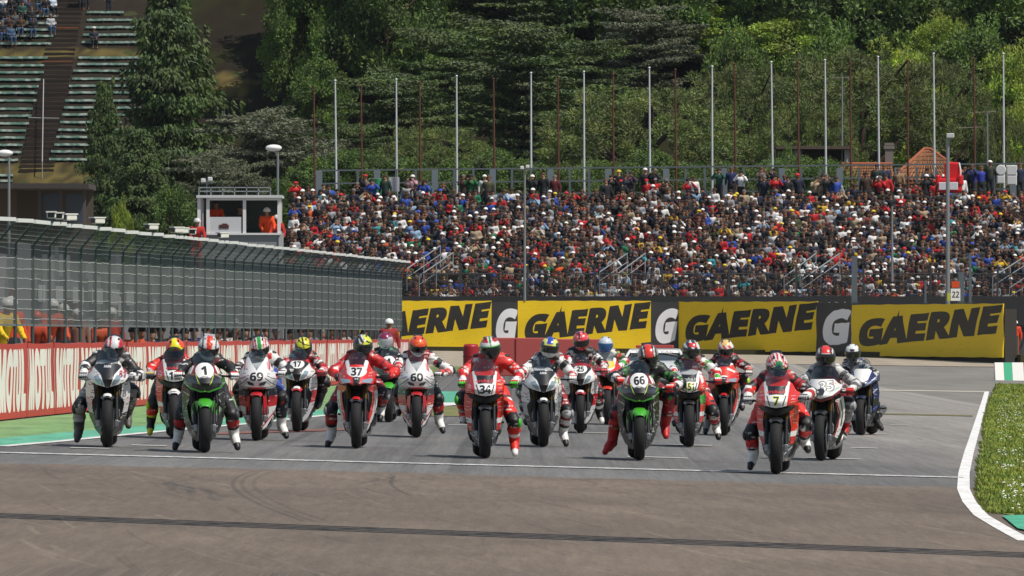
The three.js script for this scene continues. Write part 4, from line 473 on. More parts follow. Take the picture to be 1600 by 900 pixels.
  for (const [px, py, w, c, pose, cp] of [[147, 58, 'white shirt and pale cap sitting alone on the right bench block', 0x2a2d38, 'sitlap', 0xd8d8d8], [127, -6, 'dark clothes standing at the top of the dark stair', 0x15171b, 'stand'], [135, -7, 'black coat standing at the top of the stair, right one', 0x14161a, 'stand'], [170, 1, 'pale lilac shirt standing on the top right bench', 0xa9add0, 'stand']]) { const p = onHill(px, py + (pose === 'stand' ? 22 : 18)); person(pose, { top: c, cap: cp, legs: 0x1d2129, skin: SKIN[1] }, `spectator in ${w}`, p, 0.2); }
}
{ // dark pavilion at far left
  const s = 38, t = thing('dark_pavilion', 'dark flat roofed building with shadowed bays at far left above the fence', 'building', at(45, 420, s)); const m = M(0x514a43, 0.95), y = (py) => (420 - py) / s;
  mesh('roof', box(0.2, y(292), -0.3, 4.8, 0.2, 6.0), M(0x3c3a38, 0.9), t); mesh('back_wall', box(0.2, y(350), -3, 4.6, 3.4, 0.1), m, t); for (const x of [-2, 0.45, 1.35, 2.3]) mesh('column', box(x, y(350), 0.3, 0.12, 3.2, 0.12), M(0x4d4d4f, 0.9), t); for (const x of [0.9, 1.85]) mesh('window', box(x, y(325), -0.6, 0.75, 1.2, 0.05), M(0x3a4652, 0.25), t);
  mesh('side_wall', box(-1.2, y(350), 0.1, 1.4, 3.2, 0.08), M(0x54483e, 0.95), t);
}

// ---------- marshals along the fence and at the far right ----------
{ seed(88); const O = 0xd4451a;
  const dAt = (px, off) => (7.35 + off + 0.0368 * 117) / ((800 - px) / F + 0.0368); const mk = (px, top, s0, pose,  top_, helmet, label, turn, extra) => { const s = px > 560 ? s0 : F / dAt(px, 4.3); const p = at(px, top, s), g = gy(p[0], p[2]); const hgt = p[1] - g; person(pose, { top: top_, helmet, skin: SKIN[1], legs: extra ?? 0x2a2d33, size: clamp(hgt / (pose === 'lean' ? 1.66 : 1.74), 0.86, 1.16) }, label, [p[0], g, p[2]], turn, 'track marshals behind the catch fence'); };
  mk(-2, 474, 70, 'lean', 0xd9b81c, 0xe8e8e2, 'marshal in yellow jacket and white helmet at the left edge of the picture', 0.7); mk(17, 465, 68, 'stand', O, 0xeeeeea, 'tall marshal in orange with white helmet, second from the left edge', 0.5); mk(51, 493, 64, 'lean', 0xa83c20, 0xd05020, 'marshal in rusty orange with bowed head left of the helmeted trio', 0.4); mk(71, 475, 70, 'lean', 0xc04a22, 0xf0f0ea, 'orange marshal in white helmet, left of the trio at the fence', 0.6); mk(99, 476, 70, 'standcamera', 0x6b3228, 0xefece2, 'marshal in cream helmet, middle of the trio at the fence', 0.6); mk(121, 484, 66, 'stand', 0x7a5648, 0xf0f0ea, 'marshal in white helmet, right of the trio at the fence', 0.5); mk(174, 482, 70, 'stand', 0x963a30, 0xf2f2ee, 'marshal with sunglasses and white helmet right of the trio', 0.1); mk(150, 502, 60, 'lean', 0xa04428, 0x5a2a24, 'stooping marshal in orange left of the one with sunglasses', 0.5);
  mk(367, 498, 58, 'stand', 0x3c3f44, 0xf2f2ee, 'grey clothed marshal in white helmet halfway along the fence', 0.2); mk(608, 499, 56, 'stand', 0x8c2a2a, 0xededea, 'marshal in red with white helmet at the far end of the fence', 0.1); mk(577, 497, 50, 'stand', 0x3d3a3c, 0x7c3a30, 'dark clothed person at the fence end left of the red marshal', 0.1);
  const cols = [['red', 0xa8262a], ['dark', 0x202126], ['maroon', 0x4c1f24], ['navy', 0x23284a], ['grey', 0x6d6f73], ['orange', 0xb84a24], ['brown', 0x4a3226], ['pale', 0xa8a29c]];
  for (let i = 0; i < 24; i++) { const px = 205 + i * 16.5 + rr(-4, 4), c = pick(cols); const p = at(px, 516 + rr(0, 5), F / dAt(px, 2.3)), g = gy(p[0], p[2]); person('sitlap', { top: c[1], skin: pick(SKIN), hair: pick(HAIRC), size: clamp((p[1] - g) / 1.22, 0.8, 1.25), legs: 0x25272c }, `low figure in ${c[0]} behind the fence foot, ${ORD[i]} from the left`, [p[0], g, p[2]], rr(-0.3, 0.5), 'people behind the foot of the catch fence'); }
  const far = (px, top, c, label) => { const p = at(px, top, 37), g = gy(p[0], p[2]); person('stand', { top: c, helmet: 0xf0f0ec, legs: 0xb53a1c, skin: SKIN[1], size: clamp((p[1] - g) / 1.74, 0.9, 1.3) }, label, [p[0], g, p[2] - 0.8], -0.2, 'marshals at the far right'); };
  far(1573, 498, 0xd2451c, 'orange marshal in white helmet behind the orange box, left of the pair'); far(1588, 501, 0xcc4020, 'orange marshal in white helmet at the far right, right of the pair');
  const g2 = thing('guard_rail', 'grey metal guard rail behind the right end of the boards', 'guard rail', at(1590, 560, 35)); for (const y of [1.45, 1.9, 2.3]) mesh('rail', box(0.4, y, -0.4, 2.4, 0.16, 0.06), M(0x6f7679, 0.5, 0.5), g2); for (const x of [-0.6, 0.3, 1.2]) mesh('rail_post', box(x, 1.2, -0.46, 0.1, 2.5, 0.06), M(0x565d60, 0.5, 0.5), g2);
}

// ---------- trees ----------
const foliage = { pos: null };
function leafGeo(build) {
  const pos = [], col = []; const c = new THREE.Color();
  const add = (p, d, w, len, wid, k) => { // p base, d along, w across, colour
    const a = [p[0] - w[0] * wid, p[1] - w[1] * wid, p[2] - w[2] * wid], b = [p[0] + w[0] * wid, p[1] + w[1] * wid, p[2] + w[2] * wid], t = [p[0] + d[0] * len, p[1] + d[1] * len, p[2] + d[2] * len];
    pos.push(...a, ...b, ...t); for (let i = 0; i < 3; i++) col.push(k.r, k.g, k.b);
  };
  build(add, c);
  const g = new THREE.BufferGeometry(); g.setAttribute('position', new THREE.Float32BufferAttribute(pos, 3)); g.setAttribute('color', new THREE.Float32BufferAttribute(col, 3)); g.computeVertexNormals(); return g;
}
const rdir = () => { const z = rr(-1, 1), a = rnd() * 6.2832, r = Math.sqrt(1 - z * z); return [r * Math.cos(a), z, r * Math.sin(a)]; };
const nrm = (v) => { const l = Math.hypot(...v) || 1; return v.map((q) => q / l); };
const crossv = (a, b) => [a[1] * b[2] - a[2] * b[1], a[2] * b[0] - a[0] * b[2], a[0] * b[1] - a[1] * b[0]];
const shadeC = (base, v) => { const c = new THREE.Color().setRGB(...base); const k = 1 + rr(-v, v); return new THREE.Color(c.r * k * rr(0.9, 1.15), c.g * k, c.b * k); };
function clump(add, ctr, r, n, base, v, len, wid, up) { for (let i = 0; i < n; i++) { const d = rdir(), q = Math.cbrt(rnd()) * r; const p = [ctr[0] + d[0] * q, ctr[1] + d[1] * q * 0.75, ctr[2] + d[2] * q]; const dir = nrm([d[0] + rr(-0.6, 0.6), d[1] * 0.6 + up + rr(-0.5, 0.5), d[2] + rr(-0.6, 0.6)]); const w = nrm(crossv(dir, rdir())); add(p, dir, w, len * rr(0.7, 1.35), wid * rr(0.7, 1.3), shadeC(base, v)); } }
// crowns are about 5 m in radius; each tree scales them
const CROWN = {
  broadleaf: (sd, base) => { seed(sd); return leafGeo((add) => { for (let i = 0; i < 150; i++) { const d = rdir(); if (d[1] < -0.65) continue; const R = 5 * (0.62 + 0.38 * fbm(d[0] * 2 + sd, d[2] * 2 + d[1] * 3, 3)) * rr(0.72, 1.08); const light = shadeC(base, 0.42); clump(add, [d[0] * R, 5.4 + d[1] * R * 1.15, d[2] * R], rr(0.5, 1.1), 150, [light.r, light.g, light.b], 0.32, 0.24, 0.1, 0.1); } }); },
  pine: (sd, base) => { seed(sd); return leafGeo((add) => { for (let i = 0; i < 330; i++) { const d = rdir(); if (d[1] < -0.25) continue; const R = 5 * rr(0.8, 1.04) * (0.84 + 0.32 * fbm(d[0] * 2.4 + sd, d[2] * 2.4 + d[1] * 2, 3)); const light = shadeC(base, 0.36); clump(add, [d[0] * R, 2.6 + d[1] * R * 0.78, d[2] * R], rr(0.3, 0.55), 110, [light.r, light.g, light.b], 0.28, 0.2, 0.04, 0.5); } }); },
  cedar: (sd, base, droop = 0.25, flat = 0) => { seed(sd); return leafGeo((add) => {
    const H = 13, tiers = flat ? 13 : 24; for (let t = 0; t < tiers; t++) { const h = (t + 0.5) / tiers, y = 0.4 + h * (H - 0.4), L = flat ? 5 * Math.sin(Math.PI * (0.22 + 0.72 * (1 - h))) * rr(0.8, 1.1) : 5 * Math.pow(1 - h, 0.8) * rr(0.8, 1.12) + 0.35; const nb = flat ? 9 : 8;
      for (let b = 0; b < nb; b++) { const jy = rr(-0.45, 0.45) * (flat ? 1.9 : 1), tiltB = rr(-0.12, 0.16), a = (b + rnd()) / nb * 6.2832 + t, dx = Math.cos(a), dz = Math.sin(a), Lb = L * rr(0.55, 1.15), light = shadeC(base, 0.3), steps = Math.max(5, Math.round(Lb * 3.2));
        for (let k = 0; k < steps; k++) { const u = (k + rnd()) / steps, rad = u * Lb, yy = y + jy + ((flat ? 0.25 : 0.18) + tiltB) * rad - droop * rad * rad * 0.16, wd = (flat ? 0.85 : 0.62) * Math.sin(Math.PI * Math.min(1, 0.2 + u * 0.8)) + 0.2; if (u < 0.25 && !flat && rnd() < 0.5) continue;
          for (let m = 0; m < 26; m++) { const sd2 = rr(-1, 1) * wd, hang = flat ? 0.1 : rnd() * rnd() * 0.75, p = [dx * rad - dz * sd2, yy - Math.abs(sd2) * (flat ? 0.05 : 0.3) - hang + rr(-0.1, 0.08), dz * rad + dx * sd2]; const dir = nrm([dx * 0.7 + rr(-0.7, 0.7) - dz * Math.sign(sd2) * 0.5, rr(-0.9, flat ? 0.4 : 0.0) - (flat ? 0 : 0.45), dz * 0.7 + rr(-0.7, 0.7) + dx * Math.sign(sd2) * 0.5]); add(p, dir, nrm(crossv(dir, rdir())), rr(0.18, 0.38), rr(0.05, 0.10), shadeC([light.r, light.g, light.b], 0.28)); } } } } }); },
};
const leafMat = new THREE.MeshPhysicalMaterial({ vertexColors: true, roughness: 0.85, side: THREE.DoubleSide, transmission: 0.35, thickness: 0 });
const BROAD = [CROWN.broadleaf(11, [0.105, 0.19, 0.018]), CROWN.broadleaf(12, [0.25, 0.36, 0.03]), CROWN.broadleaf(13, [0.095, 0.175, 0.02])];
const PINE = [CROWN.pine(21, [0.135, 0.19, 0.034]), CROWN.pine(22, [0.115, 0.16, 0.03])];
const CEDAR = [CROWN.cedar(31, [0.065, 0.122, 0.016], 0.34), CROWN.cedar(32, [0.115, 0.145, 0.075], 0.2, 1), CROWN.cedar(33, [0.085, 0.145, 0.022], 0.2, 1)];
const BARK = new THREE.MeshStandardMaterial({ color: 0x3c2f25, roughness: 1 });
function trunkGeo(h, r, limbs, spread) { const l = [bar([0, -0.5, 0], [0.05 * h, h * 0.5, 0], r, 8, r * 0.75), bar([0.05 * h, h * 0.5, 0], [0, h, 0.02 * h], r * 0.75, 8, r * 0.25)]; for (let i = 0; i < limbs; i++) { const a = i * 2.4, y = h * rr(0.35, 0.85); l.push(bar([0.03 * h, y, 0], [Math.cos(a) * spread, y + spread * 0.5, Math.sin(a) * spread], r * 0.32, 6, r * 0.1)); } return merge(l); }
seed(40); const TRUNK = { broad: trunkGeo(8, 0.28, 9, 3.2), pine: trunkGeo(5.2, 0.3, 8, 3), cedar: trunkGeo(13.2, 0.3, 6, 2) };
function tree(name, label, crown, trunk, px, top, wpx, d, opts = {}) {
  // px, top, half width in photo pixels at distance d
  const s = F / d, g = gy((px - 800) / s, -d), topY = EYE + (HZ - top) / s, h = topY - g; const H = crown.H, t = thing(name, label, 'tree', [(px - 800) / s, g, -d], opts.turn ?? rr(0, 6.28));
  const rw = wpx / s / 5; const sy = opts.sy ?? h / H, off = opts.lift ? h - H * sy : 0;
  const tr = mesh('trunk', TRUNK[trunk], BARK, t); tr.scale.set(rw, (h * 0.9) / { broad: 8, pine: 5.2, cedar: 13.2 }[trunk], rw);
  const cr = mesh('crown', crown.g, leafMat, t); cr.scale.set(rw, sy, rw); cr.position.y = off;
  return t;
}
const B0 = { g: BROAD[0], H: 10.6 }, B1 = { g: BROAD[1], H: 10.6 }, B2 = { g: BROAD[2], H: 10.6 }, P0 = { g: PINE[0], H: 6.7 }, P1 = { g: PINE[1], H: 6.7 }, C0 = { g: CEDAR[0], H: 13.2 }, C1 = { g: CEDAR[1], H: 13.6 }, C2 = { g: CEDAR[2], H: 13.6 };
seed(50);
// left
tree('cedar_tree', 'tall drooping cedar in front of the terraced hillside, largest tree at left', C0, 'cedar', 262, -40, 168, 452);
tree('cedar_tree', 'smaller pointed cedar at the left foot of the tall cedar', C0, 'cedar', 162, 118, 72, 446);
tree('cedar_tree', 'dark drooping cedar low between the tall cedar and the white hut', C0, 'cedar', 215, 195, 110, 440);
tree('blue_cedar', 'grey green layered cedar behind the white hut', C1, 'cedar', 415, 165, 128, 440);
tree('blue_cedar', 'low grey green cedar behind the hut roof railing', C1, 'cedar', 330, 230, 85, 432);
tree('bush', 'dark bush filling the gap under the cedars left of the hut', B2, 'broad', 265, 285, 60, 428, {});
tree('bush', 'light leaved bush low beside the dark pavilion', B1, 'broad', 190, 305, 24, 420, {});
tree('bush', 'yellow green bush in front of the dark pavilion at far left', B1, 'broad', 36, 300, 14, 425, {});
tree('blue_cedar', 'grey green cedar right of the white lamp head', C1, 'cedar', 500, 215, 70, 445);
// centre, front rank
tree('umbrella_pine', 'small rounded pine behind the second and third pale flagpoles', P0, 'pine', 686, 192, 98, 428, { lift: 1, sy: 0.62 });
tree('umbrella_pine', 'broad rounded pine in the centre behind the stand', P0, 'pine', 1015, 128, 168, 436, { lift: 1, sy: 0.98 });
tree('umbrella_pine', 'rounded pine overlapping the broad central pine on its right', P1, 'pine', 1165, 100, 120, 450, { lift: 1, sy: 0.95 });
tree('umbrella_pine', 'wide dark pine behind the tiled house', P1, 'pine', 1345, 76, 150, 446, { lift: 1, sy: 1.12 });
tree('umbrella_pine', 'pine right of the tiled house behind the rightmost pole pair', P1, 'pine', 1470, 92, 95, 452, { lift: 1, sy: 1.0 });
tree('umbrella_pine', 'low pine behind the house chimney', P0, 'pine', 1260, 150, 90, 440, { lift: 1, sy: 0.9 });
tree('layered_cedar', 'large dark layered cedar left of the central pine', C2, 'cedar', 815, 28, 175, 462);
tree('layered_cedar', 'dark layered cedar behind the small rounded pine', C2, 'cedar', 620, 110, 130, 455);
tree('layered_cedar', 'dark cedar between the small pine and the central pine', C2, 'cedar', 880, 170, 95, 445);
tree('layered_cedar', 'dark cedar low behind the first pale flagpole', C2, 'cedar', 560, 190, 75, 448);
tree('grey_cedar', 'grey green cedar top rising above the central pine', C1, 'cedar', 1005, 5, 110, 478);
tree('broadleaf_tree', 'leafy green tree at the edge of the bare slope', B0, 'broad', 540, -170, 120, 486);
tree('broadleaf_tree', 'lower leafy tree beside the bare slope', B0, 'broad', 500, 85, 60, 478);
tree('broadleaf_tree', 'dark tree high above the layered cedar', B2, 'broad', 690, -70, 130, 495);
tree('broadleaf_tree', 'bright leafy tree above the central pine on its right', B1, 'broad', 1105, -5, 110, 492);
tree('broadleaf_tree', 'bright leafy tree above the rounded pines', B1, 'broad', 1225, 20, 105, 488);
tree('broadleaf_tree', 'green tree above the wide dark pine', B0, 'broad', 1340, -40, 120, 500);
tree('pale_tree', 'pale feathery tree above the pine right of the house', B1, 'broad', 1470, 15, 62, 482);
tree('broadleaf_tree', 'green tree at upper right above the pale feathery tree', B0, 'broad', 1440, -60, 120, 505);
tree('broadleaf_tree', 'bright green tree at the right edge above the panels', B1, 'broad', 1585, 60, 80, 470);
tree('broadleaf_tree', 'low bright tree at the right edge behind the stand', B1, 'broad', 1600, 150, 70, 452);
tree('broadleaf_tree', 'green tree in the top right corner', B0, 'broad', 1580, -60, 120, 508);
tree('broadleaf_tree', 'dark tree at the top between cedar and bright trees', B2, 'broad', 900, -60, 130, 500);
tree('broadleaf_tree', 'dark tree at the top over the grey cedar', B2, 'broad', 1040, -80, 120, 512);
tree('broadleaf_tree', 'dark tree at the top left of the leafy slope tree', B2, 'broad', 455, -70, 75, 520);
tree('layered_cedar', 'dark cedar at the top above the layered cedar', C2, 'cedar', 770, -60, 140, 490);
tree('broadleaf_tree', 'dark shrub behind the shed roof', B2, 'broad', 1235, 222, 30, 424, {});
for (const [x, top, w, d, cr, tk, nm, lb] of [[610, -150, 110, 484, B2, 'broad', 'broadleaf_tree', 'dark tree between the leafy slope tree and the layered cedar'], [1100, -70, 120, 515, B0, 'broad', 'broadleaf_tree', 'green tree at the very top above the bright leafy trees'], [1215, -60, 110, 505, B2, 'broad', 'broadleaf_tree', 'shadowy tree at the very top over the right centre'], [1150, 40, 80, 470, B0, 'broad', 'broadleaf_tree', 'green tree rising just behind the rounded right pine'], [1520, 30, 95, 476, B0, 'broad', 'broadleaf_tree', 'green tree right of the pale feathery tree'], [1400, 60, 100, 470, B1, 'broad', 'broadleaf_tree', 'bright tree left of the pale feathery tree'], [1290, 40, 90, 468, B0, 'broad', 'broadleaf_tree', 'green tree between bright tree and wide dark pine'], [920, 60, 110, 474, C2, 'cedar', 'layered_cedar', 'dark cedar left of the grey cedar top'], [700, 40, 120, 470, C2, 'cedar', 'layered_cedar', 'dark cedar at the middle top left of the large layered cedar'], [1560, 170, 60, 440, P1, 'pine', 'umbrella_pine', 'small pine at the right edge below the bright trees'], [380, 250, 70, 426, C1, 'cedar', 'blue_cedar', 'lowest grey green cedar directly behind the hut'], [120, 300, 40, 426, B2, 'broad', 'bush', 'dark bush right of the dark pavilion'], [470, -70, 70, 484, B0, 'broad', 'broadleaf_tree', 'leafy tree at the left border of the wood beside the bare slope'], [395, -150, 70, 512, B2, 'broad', 'broadleaf_tree', 'dark tree at the top above the bare slope, beside the tall cedar'], [330, -150, 75, 522, B2, 'broad', 'broadleaf_tree', 'dark tree at the top right behind the tall cedar']]) tree(nm, lb, cr, tk, x, top, w, d);
{ // shrubs on the bank right behind the stand
  const im = new THREE.InstancedMesh(BROAD[2], leafMat, 64), m4 = new THREE.Matrix4(), q = new THREE.Quaternion(); seed(63);
  for (let i = 0; i < 64; i++) { const d = rr(409, 418), x = -10.5 + i * 0.42 + rr(-0.4, 0.4); q.setFromAxisAngle(V(0, 1, 0), rnd() * 6.28); const s = rr(0.26, 0.4); m4.compose(V(x, gy(x, -d) + 5.0 + rr(-0.3, 0.5), -d), q, V(s * 1.2, s * 1.1, s)); im.setMatrixAt(i, m4); }
  im.name = 'undergrowth'; im.userData = { label: 'dark green undergrowth on the bank directly behind the stand railing', category: 'undergrowth', kind: 'stuff' }; im.castShadow = im.receiveShadow = true; scene.add(im);
}
{ // wooded hill behind: too far and dense to tell the trees apart
  const im = new THREE.InstancedMesh(BROAD[2], leafMat, 84), m4 = new THREE.Matrix4(), q = new THREE.Quaternion(); seed(61);
  for (let i = 0; i < 84; i++) { const row = Math.floor(i / 21), d = 494 + row * 17 + rr(-4, 4), x = (row ? -17 : -10) + (i % 21) * (row ? 2.9 : 2.5) + rr(-1.2, 1.2); q.setFromAxisAngle(V(0, 1, 0), rnd() * 6.28); const s = rr(0.85, 1.15); m4.compose(V(x, gy(x, -d) - 1.5, -d), q, V(s, s * 1.2, s)); im.setMatrixAt(i, m4); }
  im.name = 'woodland'; im.userData = { label: 'dense dark woodland on the hillside behind the single trees', category: 'woodland', kind: 'stuff' }; im.castShadow = im.receiveShadow = true; scene.add(im);
}

// ---------- motorcycles ----------
// Front-view outlines in metres (x to one side, y up); depth follows the fairing's curve, so every panel is a curved shell.
const zc = (y) => y > 0.80 ? 0.80 - (y - 0.80) * 0.95 : 0.80 - (0.80 - y) * 0.5;
const zUp = (x, y) => zc(y) - 3.6 * x * x - 8 * Math.pow(Math.abs(x), 3.2);
const zScreen = (x, y) => 0.665 - (y - 0.93) * 1.25 - 7 * x * x;
const zSide = (x, y) => 0.545 - (Math.abs(x) - 0.07) * 1.9 + (y - 0.45) * 0.25;
function shell(poly, zf, opt = {}) {
  const { thick = 0.008, sub = 3, off = 0 } = opt;
  const contour = poly.map(([x, y]) => new THREE.Vector2(x, y)); if (THREE.ShapeUtils.isClockWise(contour)) contour.reverse();
  let tris = THREE.ShapeUtils.triangulateShape(contour, []).map((t) => t.map((i) => [contour[i].x, contour[i].y]));
  for (let s = 0; s < sub; s++) { const o = []; const md = (a, b) => [(a[0] + b[0]) / 2, (a[1] + b[1]) / 2]; for (const [a, b, c] of tris) { const d = md(a, b), e = md(b, c), f = md(c, a); o.push([a, d, f], [d, b, e], [f, e, c], [d, e, f]); } tris = o; }
  const vid = new Map(), V2 = [], idx = []; const id = (p) => { const k = Math.round(p[0] * 2e5) + ',' + Math.round(p[1] * 2e5); if (!vid.has(k)) { vid.set(k, V2.length); V2.push(p); } return vid.get(k); };
  const edges = new Map(); for (const t of tris) { const q = t.map(id); idx.push(q); for (let i = 0; i < 3; i++) { const a = q[i], b = q[(i + 1) % 3], k = a < b ? a + '_' + b : b + '_' + a; edges.set(k, edges.has(k) ? null : [a, b]); } }
  const pos = [], uv = [], ix = [], n = V2.length;
  for (const dz of [0, -thick]) for (const [x, y] of V2) { pos.push(x, y, zf(x, y) + off + dz); uv.push((x + 0.32) / 0.64, y / 1.28); }
  for (const [a, b, c] of idx) { ix.push(a, b, c); ix.push(a + n, c + n, b + n); }
  // separate rim vertices keep the edge crisp
  for (const e of edges.values()) if (e) { const [a, b] = e, q = pos.length / 3; for (const v of [a, b, b + n, a + n]) { pos.push(pos[3 * v], pos[3 * v + 1], pos[3 * v + 2]); uv.push(uv[2 * v], uv[2 * v + 1]); } ix.push(q, q + 2, q + 1, q, q + 3, q + 2); }
  const g = new THREE.BufferGeometry(); g.setAttribute('position', new THREE.Float32BufferAttribute(pos, 3)); g.setAttribute('uv', new THREE.Float32BufferAttribute(uv, 2)); g.setIndex(ix); g.computeVertexNormals(); return g;
}
const mirrorX = (p) => p.map(([x, y]) => [-x, y]);
const full = (half) => [...half, ...mirrorX(half).reverse().filter(([x], i, a) => Math.abs(x) > 1e-6)];
const MODEL = {
  ducati: { upper: [[0, 0.725], [0.065, 0.735], [0.12, 0.752], [0.222, 0.765], [0.232, 0.85], [0.205, 0.93], [0.165, 1.0], [0.125, 1.02], [0.115, 0.97], [0, 0.965]], screen: [[0, 0.93], [0.125, 0.955], [0.14, 1.03], [0.115, 1.11], [0.06, 1.16], [0, 1.17]], side: [[0.13, 0.735], [0.228, 0.755], [0.235, 0.64], [0.225, 0.52], [0.19, 0.37], [0.135, 0.22], [0.07, 0.14], [0.055, 0.17], [0.10, 0.27], [0.135, 0.38], [0.155, 0.50], [0.145, 0.60]], lights: [], lips: [[[0.0, 0.635], [0.06, 0.65], [0.17, 0.70], [0.212, 0.75], [0.12, 0.732], [0.05, 0.715], [0.0, 0.705]]], fender: 'plain', forks: 0x57431a },
  kawasaki: { upper: [[0, 0.70], [0.05, 0.692], [0.17, 0.735], [0.24, 0.80], [0.238, 0.86], [0.19, 0.91], [0.165, 0.97], [0.125, 1.01], [0.10, 1.03], [0, 1.035]], screen: [[0, 0.99], [0.11, 1.0], [0.13, 1.05], [0.115, 1.12], [0.06, 1.17], [0, 1.18]], side: [[0.165, 0.71], [0.243, 0.785], [0.25, 0.64], [0.245, 0.48], [0.22, 0.34], [0.16, 0.20], [0.08, 0.12], [0.06, 0.15], [0.12, 0.26], [0.175, 0.40], [0.195, 0.52], [0.17, 0.62]], lights: [[[0.075, 0.765], [0.13, 0.755], [0.20, 0.79], [0.205, 0.835], [0.15, 0.855], [0.09, 0.815]]], lips: [[[0.0, 0.76], [0.04, 0.765], [0.06, 0.80], [0.045, 0.85], [0.0, 0.85]]], fender: 'flaps', forks: 0x1b1b1d },
  bmw: { upper: [[0, 0.70], [0.03, 0.712], [0.12, 0.738], [0.20, 0.77], [0.245, 0.83], [0.225, 0.89], [0.17, 0.95], [0.12, 0.985], [0, 0.99]], screen: [[0, 0.95], [0.10, 0.97], [0.125, 1.04], [0.10, 1.12], [0.05, 1.17], [0, 1.18]], side: [[0.17, 0.735], [0.25, 0.815], [0.265, 0.70], [0.255, 0.55], [0.215, 0.36], [0.14, 0.20], [0.07, 0.13], [0.06, 0.17], [0.12, 0.28], [0.18, 0.44], [0.195, 0.53], [0.155, 0.60]], lights: [[[0.05, 0.73], [0.075, 0.80], [0.11, 0.855], [0.16, 0.84], [0.145, 0.79], [0.10, 0.745]]], lips: [[[0.0, 0.715], [0.022, 0.725], [0.05, 0.81], [0.06, 0.88], [0, 0.88]]], fender: 'plain', forks: 0x463512 },
  honda: { upper: [[0, 0.655], [0.12, 0.66], [0.235, 0.68], [0.255, 0.76], [0.225, 0.88], [0.17, 0.96], [0.135, 1.06], [0.11, 1.075], [0.06, 0.98], [0.0, 0.90]], screen: [[0, 0.90], [0.06, 0.975], [0.105, 1.06], [0.10, 1.10], [0.05, 1.15], [0, 1.155]], side: [[0.125, 0.655], [0.245, 0.675], [0.25, 0.55], [0.235, 0.44], [0.19, 0.31], [0.12, 0.18], [0.06, 0.13], [0.05, 0.17], [0.10, 0.28], [0.14, 0.42], [0.135, 0.55]], lights: [[[0.03, 0.70], [0.10, 0.712], [0.125, 0.745], [0.11, 0.76], [0.04, 0.735]]], lips: [], fender: 'legs', forks: 0x57431a },
  aprilia: { upper: [[0, 0.775], [0.05, 0.775], [0.09, 0.80], [0.20, 0.79], [0.232, 0.85], [0.222, 0.92], [0.17, 1.0], [0.135, 1.075], [0.105, 1.085], [0.085, 1.02], [0, 1.03]], screen: [[0, 0.99], [0.085, 1.0], [0.12, 1.05], [0.11, 1.12], [0.06, 1.17], [0, 1.18]], side: [[0.14, 0.765], [0.235, 0.785], [0.255, 0.66], [0.24, 0.52], [0.19, 0.36], [0.135, 0.23], [0.07, 0.14], [0.055, 0.17], [0.11, 0.28], [0.15, 0.42], [0.185, 0.58], [0.19, 0.68], [0.13, 0.72]], lights: [[[0.065, 0.81], [0.17, 0.80], [0.205, 0.84], [0.19, 0.86], [0.08, 0.845]]], lips: [[[0, 0.785], [0.03, 0.80], [0.035, 0.84], [0, 0.85]]], fender: 'plain', forks: 0x57431a },
  mv: { upper: [[0, 0.755], [0.05, 0.77], [0.14, 0.80], [0.22, 0.87], [0.235, 0.93], [0.19, 0.95], [0.14, 1.0], [0, 1.0]], screen: [[0, 0.95], [0.14, 0.97], [0.185, 1.0], [0.17, 1.07], [0.11, 1.15], [0, 1.17]], side: [[0.15, 0.74], [0.235, 0.79], [0.25, 0.64], [0.24, 0.50], [0.19, 0.34], [0.13, 0.20], [0.07, 0.13], [0.055, 0.17], [0.11, 0.28], [0.155, 0.42], [0.18, 0.56], [0.165, 0.66]], lights: [[[0.0, 0.80], [0.035, 0.81], [0.048, 0.845], [0.035, 0.88], [0, 0.89]]], lips: [[[0.0, 0.715], [0.12, 0.755], [0.21, 0.83], [0.215, 0.86], [0.14, 0.79], [0, 0.748]]], fender: 'plain', forks: 0x57431a },
  yamaha: { upper: [[0, 0.74], [0.06, 0.745], [0.15, 0.79], [0.215, 0.85], [0.20, 0.93], [0.14, 1.0], [0.10, 1.03], [0, 1.03]], screen: [[0, 0.98], [0.10, 0.99], [0.12, 1.05], [0.09, 1.14], [0.04, 1.18], [0, 1.185]], side: [[0.14, 0.74], [0.22, 0.80], [0.235, 0.66], [0.22, 0.50], [0.18, 0.34], [0.12, 0.20], [0.06, 0.13], [0.05, 0.17], [0.10, 0.28], [0.14, 0.42], [0.165, 0.56], [0.15, 0.66]], lights: [[[0.06, 0.77], [0.10, 0.775], [0.15, 0.815], [0.13, 0.83], [0.07, 0.80]]], lips: [[[0, 0.76], [0.03, 0.765], [0.04, 0.82], [0, 0.83]]], fender: 'plain', forks: 0x57431a },
};
// wheels shared by all
function tyreGeo(R, w) { const P = [], n = 14; for (let i = 0; i <= n; i++) { const a = -1.35 + 2.7 * i / n; P.push(new THREE.Vector2(R - w * 0.42 + w * 0.42 * Math.cos(a) * 1.0, Math.sin(a) / Math.sin(1.35) * w / 2)); } P.unshift(new THREE.Vector2(R - 0.085, -w * 0.38)); P.push(new THREE.Vector2(R - 0.085, w * 0.38)); const g = new THREE.LatheGeometry(P, 48); g.rotateZ(Math.PI / 2); return g; }
const TYRE_F = tyreGeo(0.30, 0.122), TYRE_R = tyreGeo(0.325, 0.198);
function rimGeo(R, w) { const l = [new THREE.CylinderGeometry(R, R, w, 32, 1, true).rotateZ(Math.PI / 2), new THREE.CylinderGeometry(0.04, 0.04, w * 1.3, 16).rotateZ(Math.PI / 2)]; for (let i = 0; i < 5; i++) { const a = i * 6.2832 / 5; l.push(beam([0, 0.03 * Math.cos(a), 0.03 * Math.sin(a)], [0, R * Math.cos(a), R * Math.sin(a)], 0.035, 0.028)); } return merge(l); }
const RIM_F = rimGeo(0.218, 0.085), RIM_R = rimGeo(0.243, 0.15);
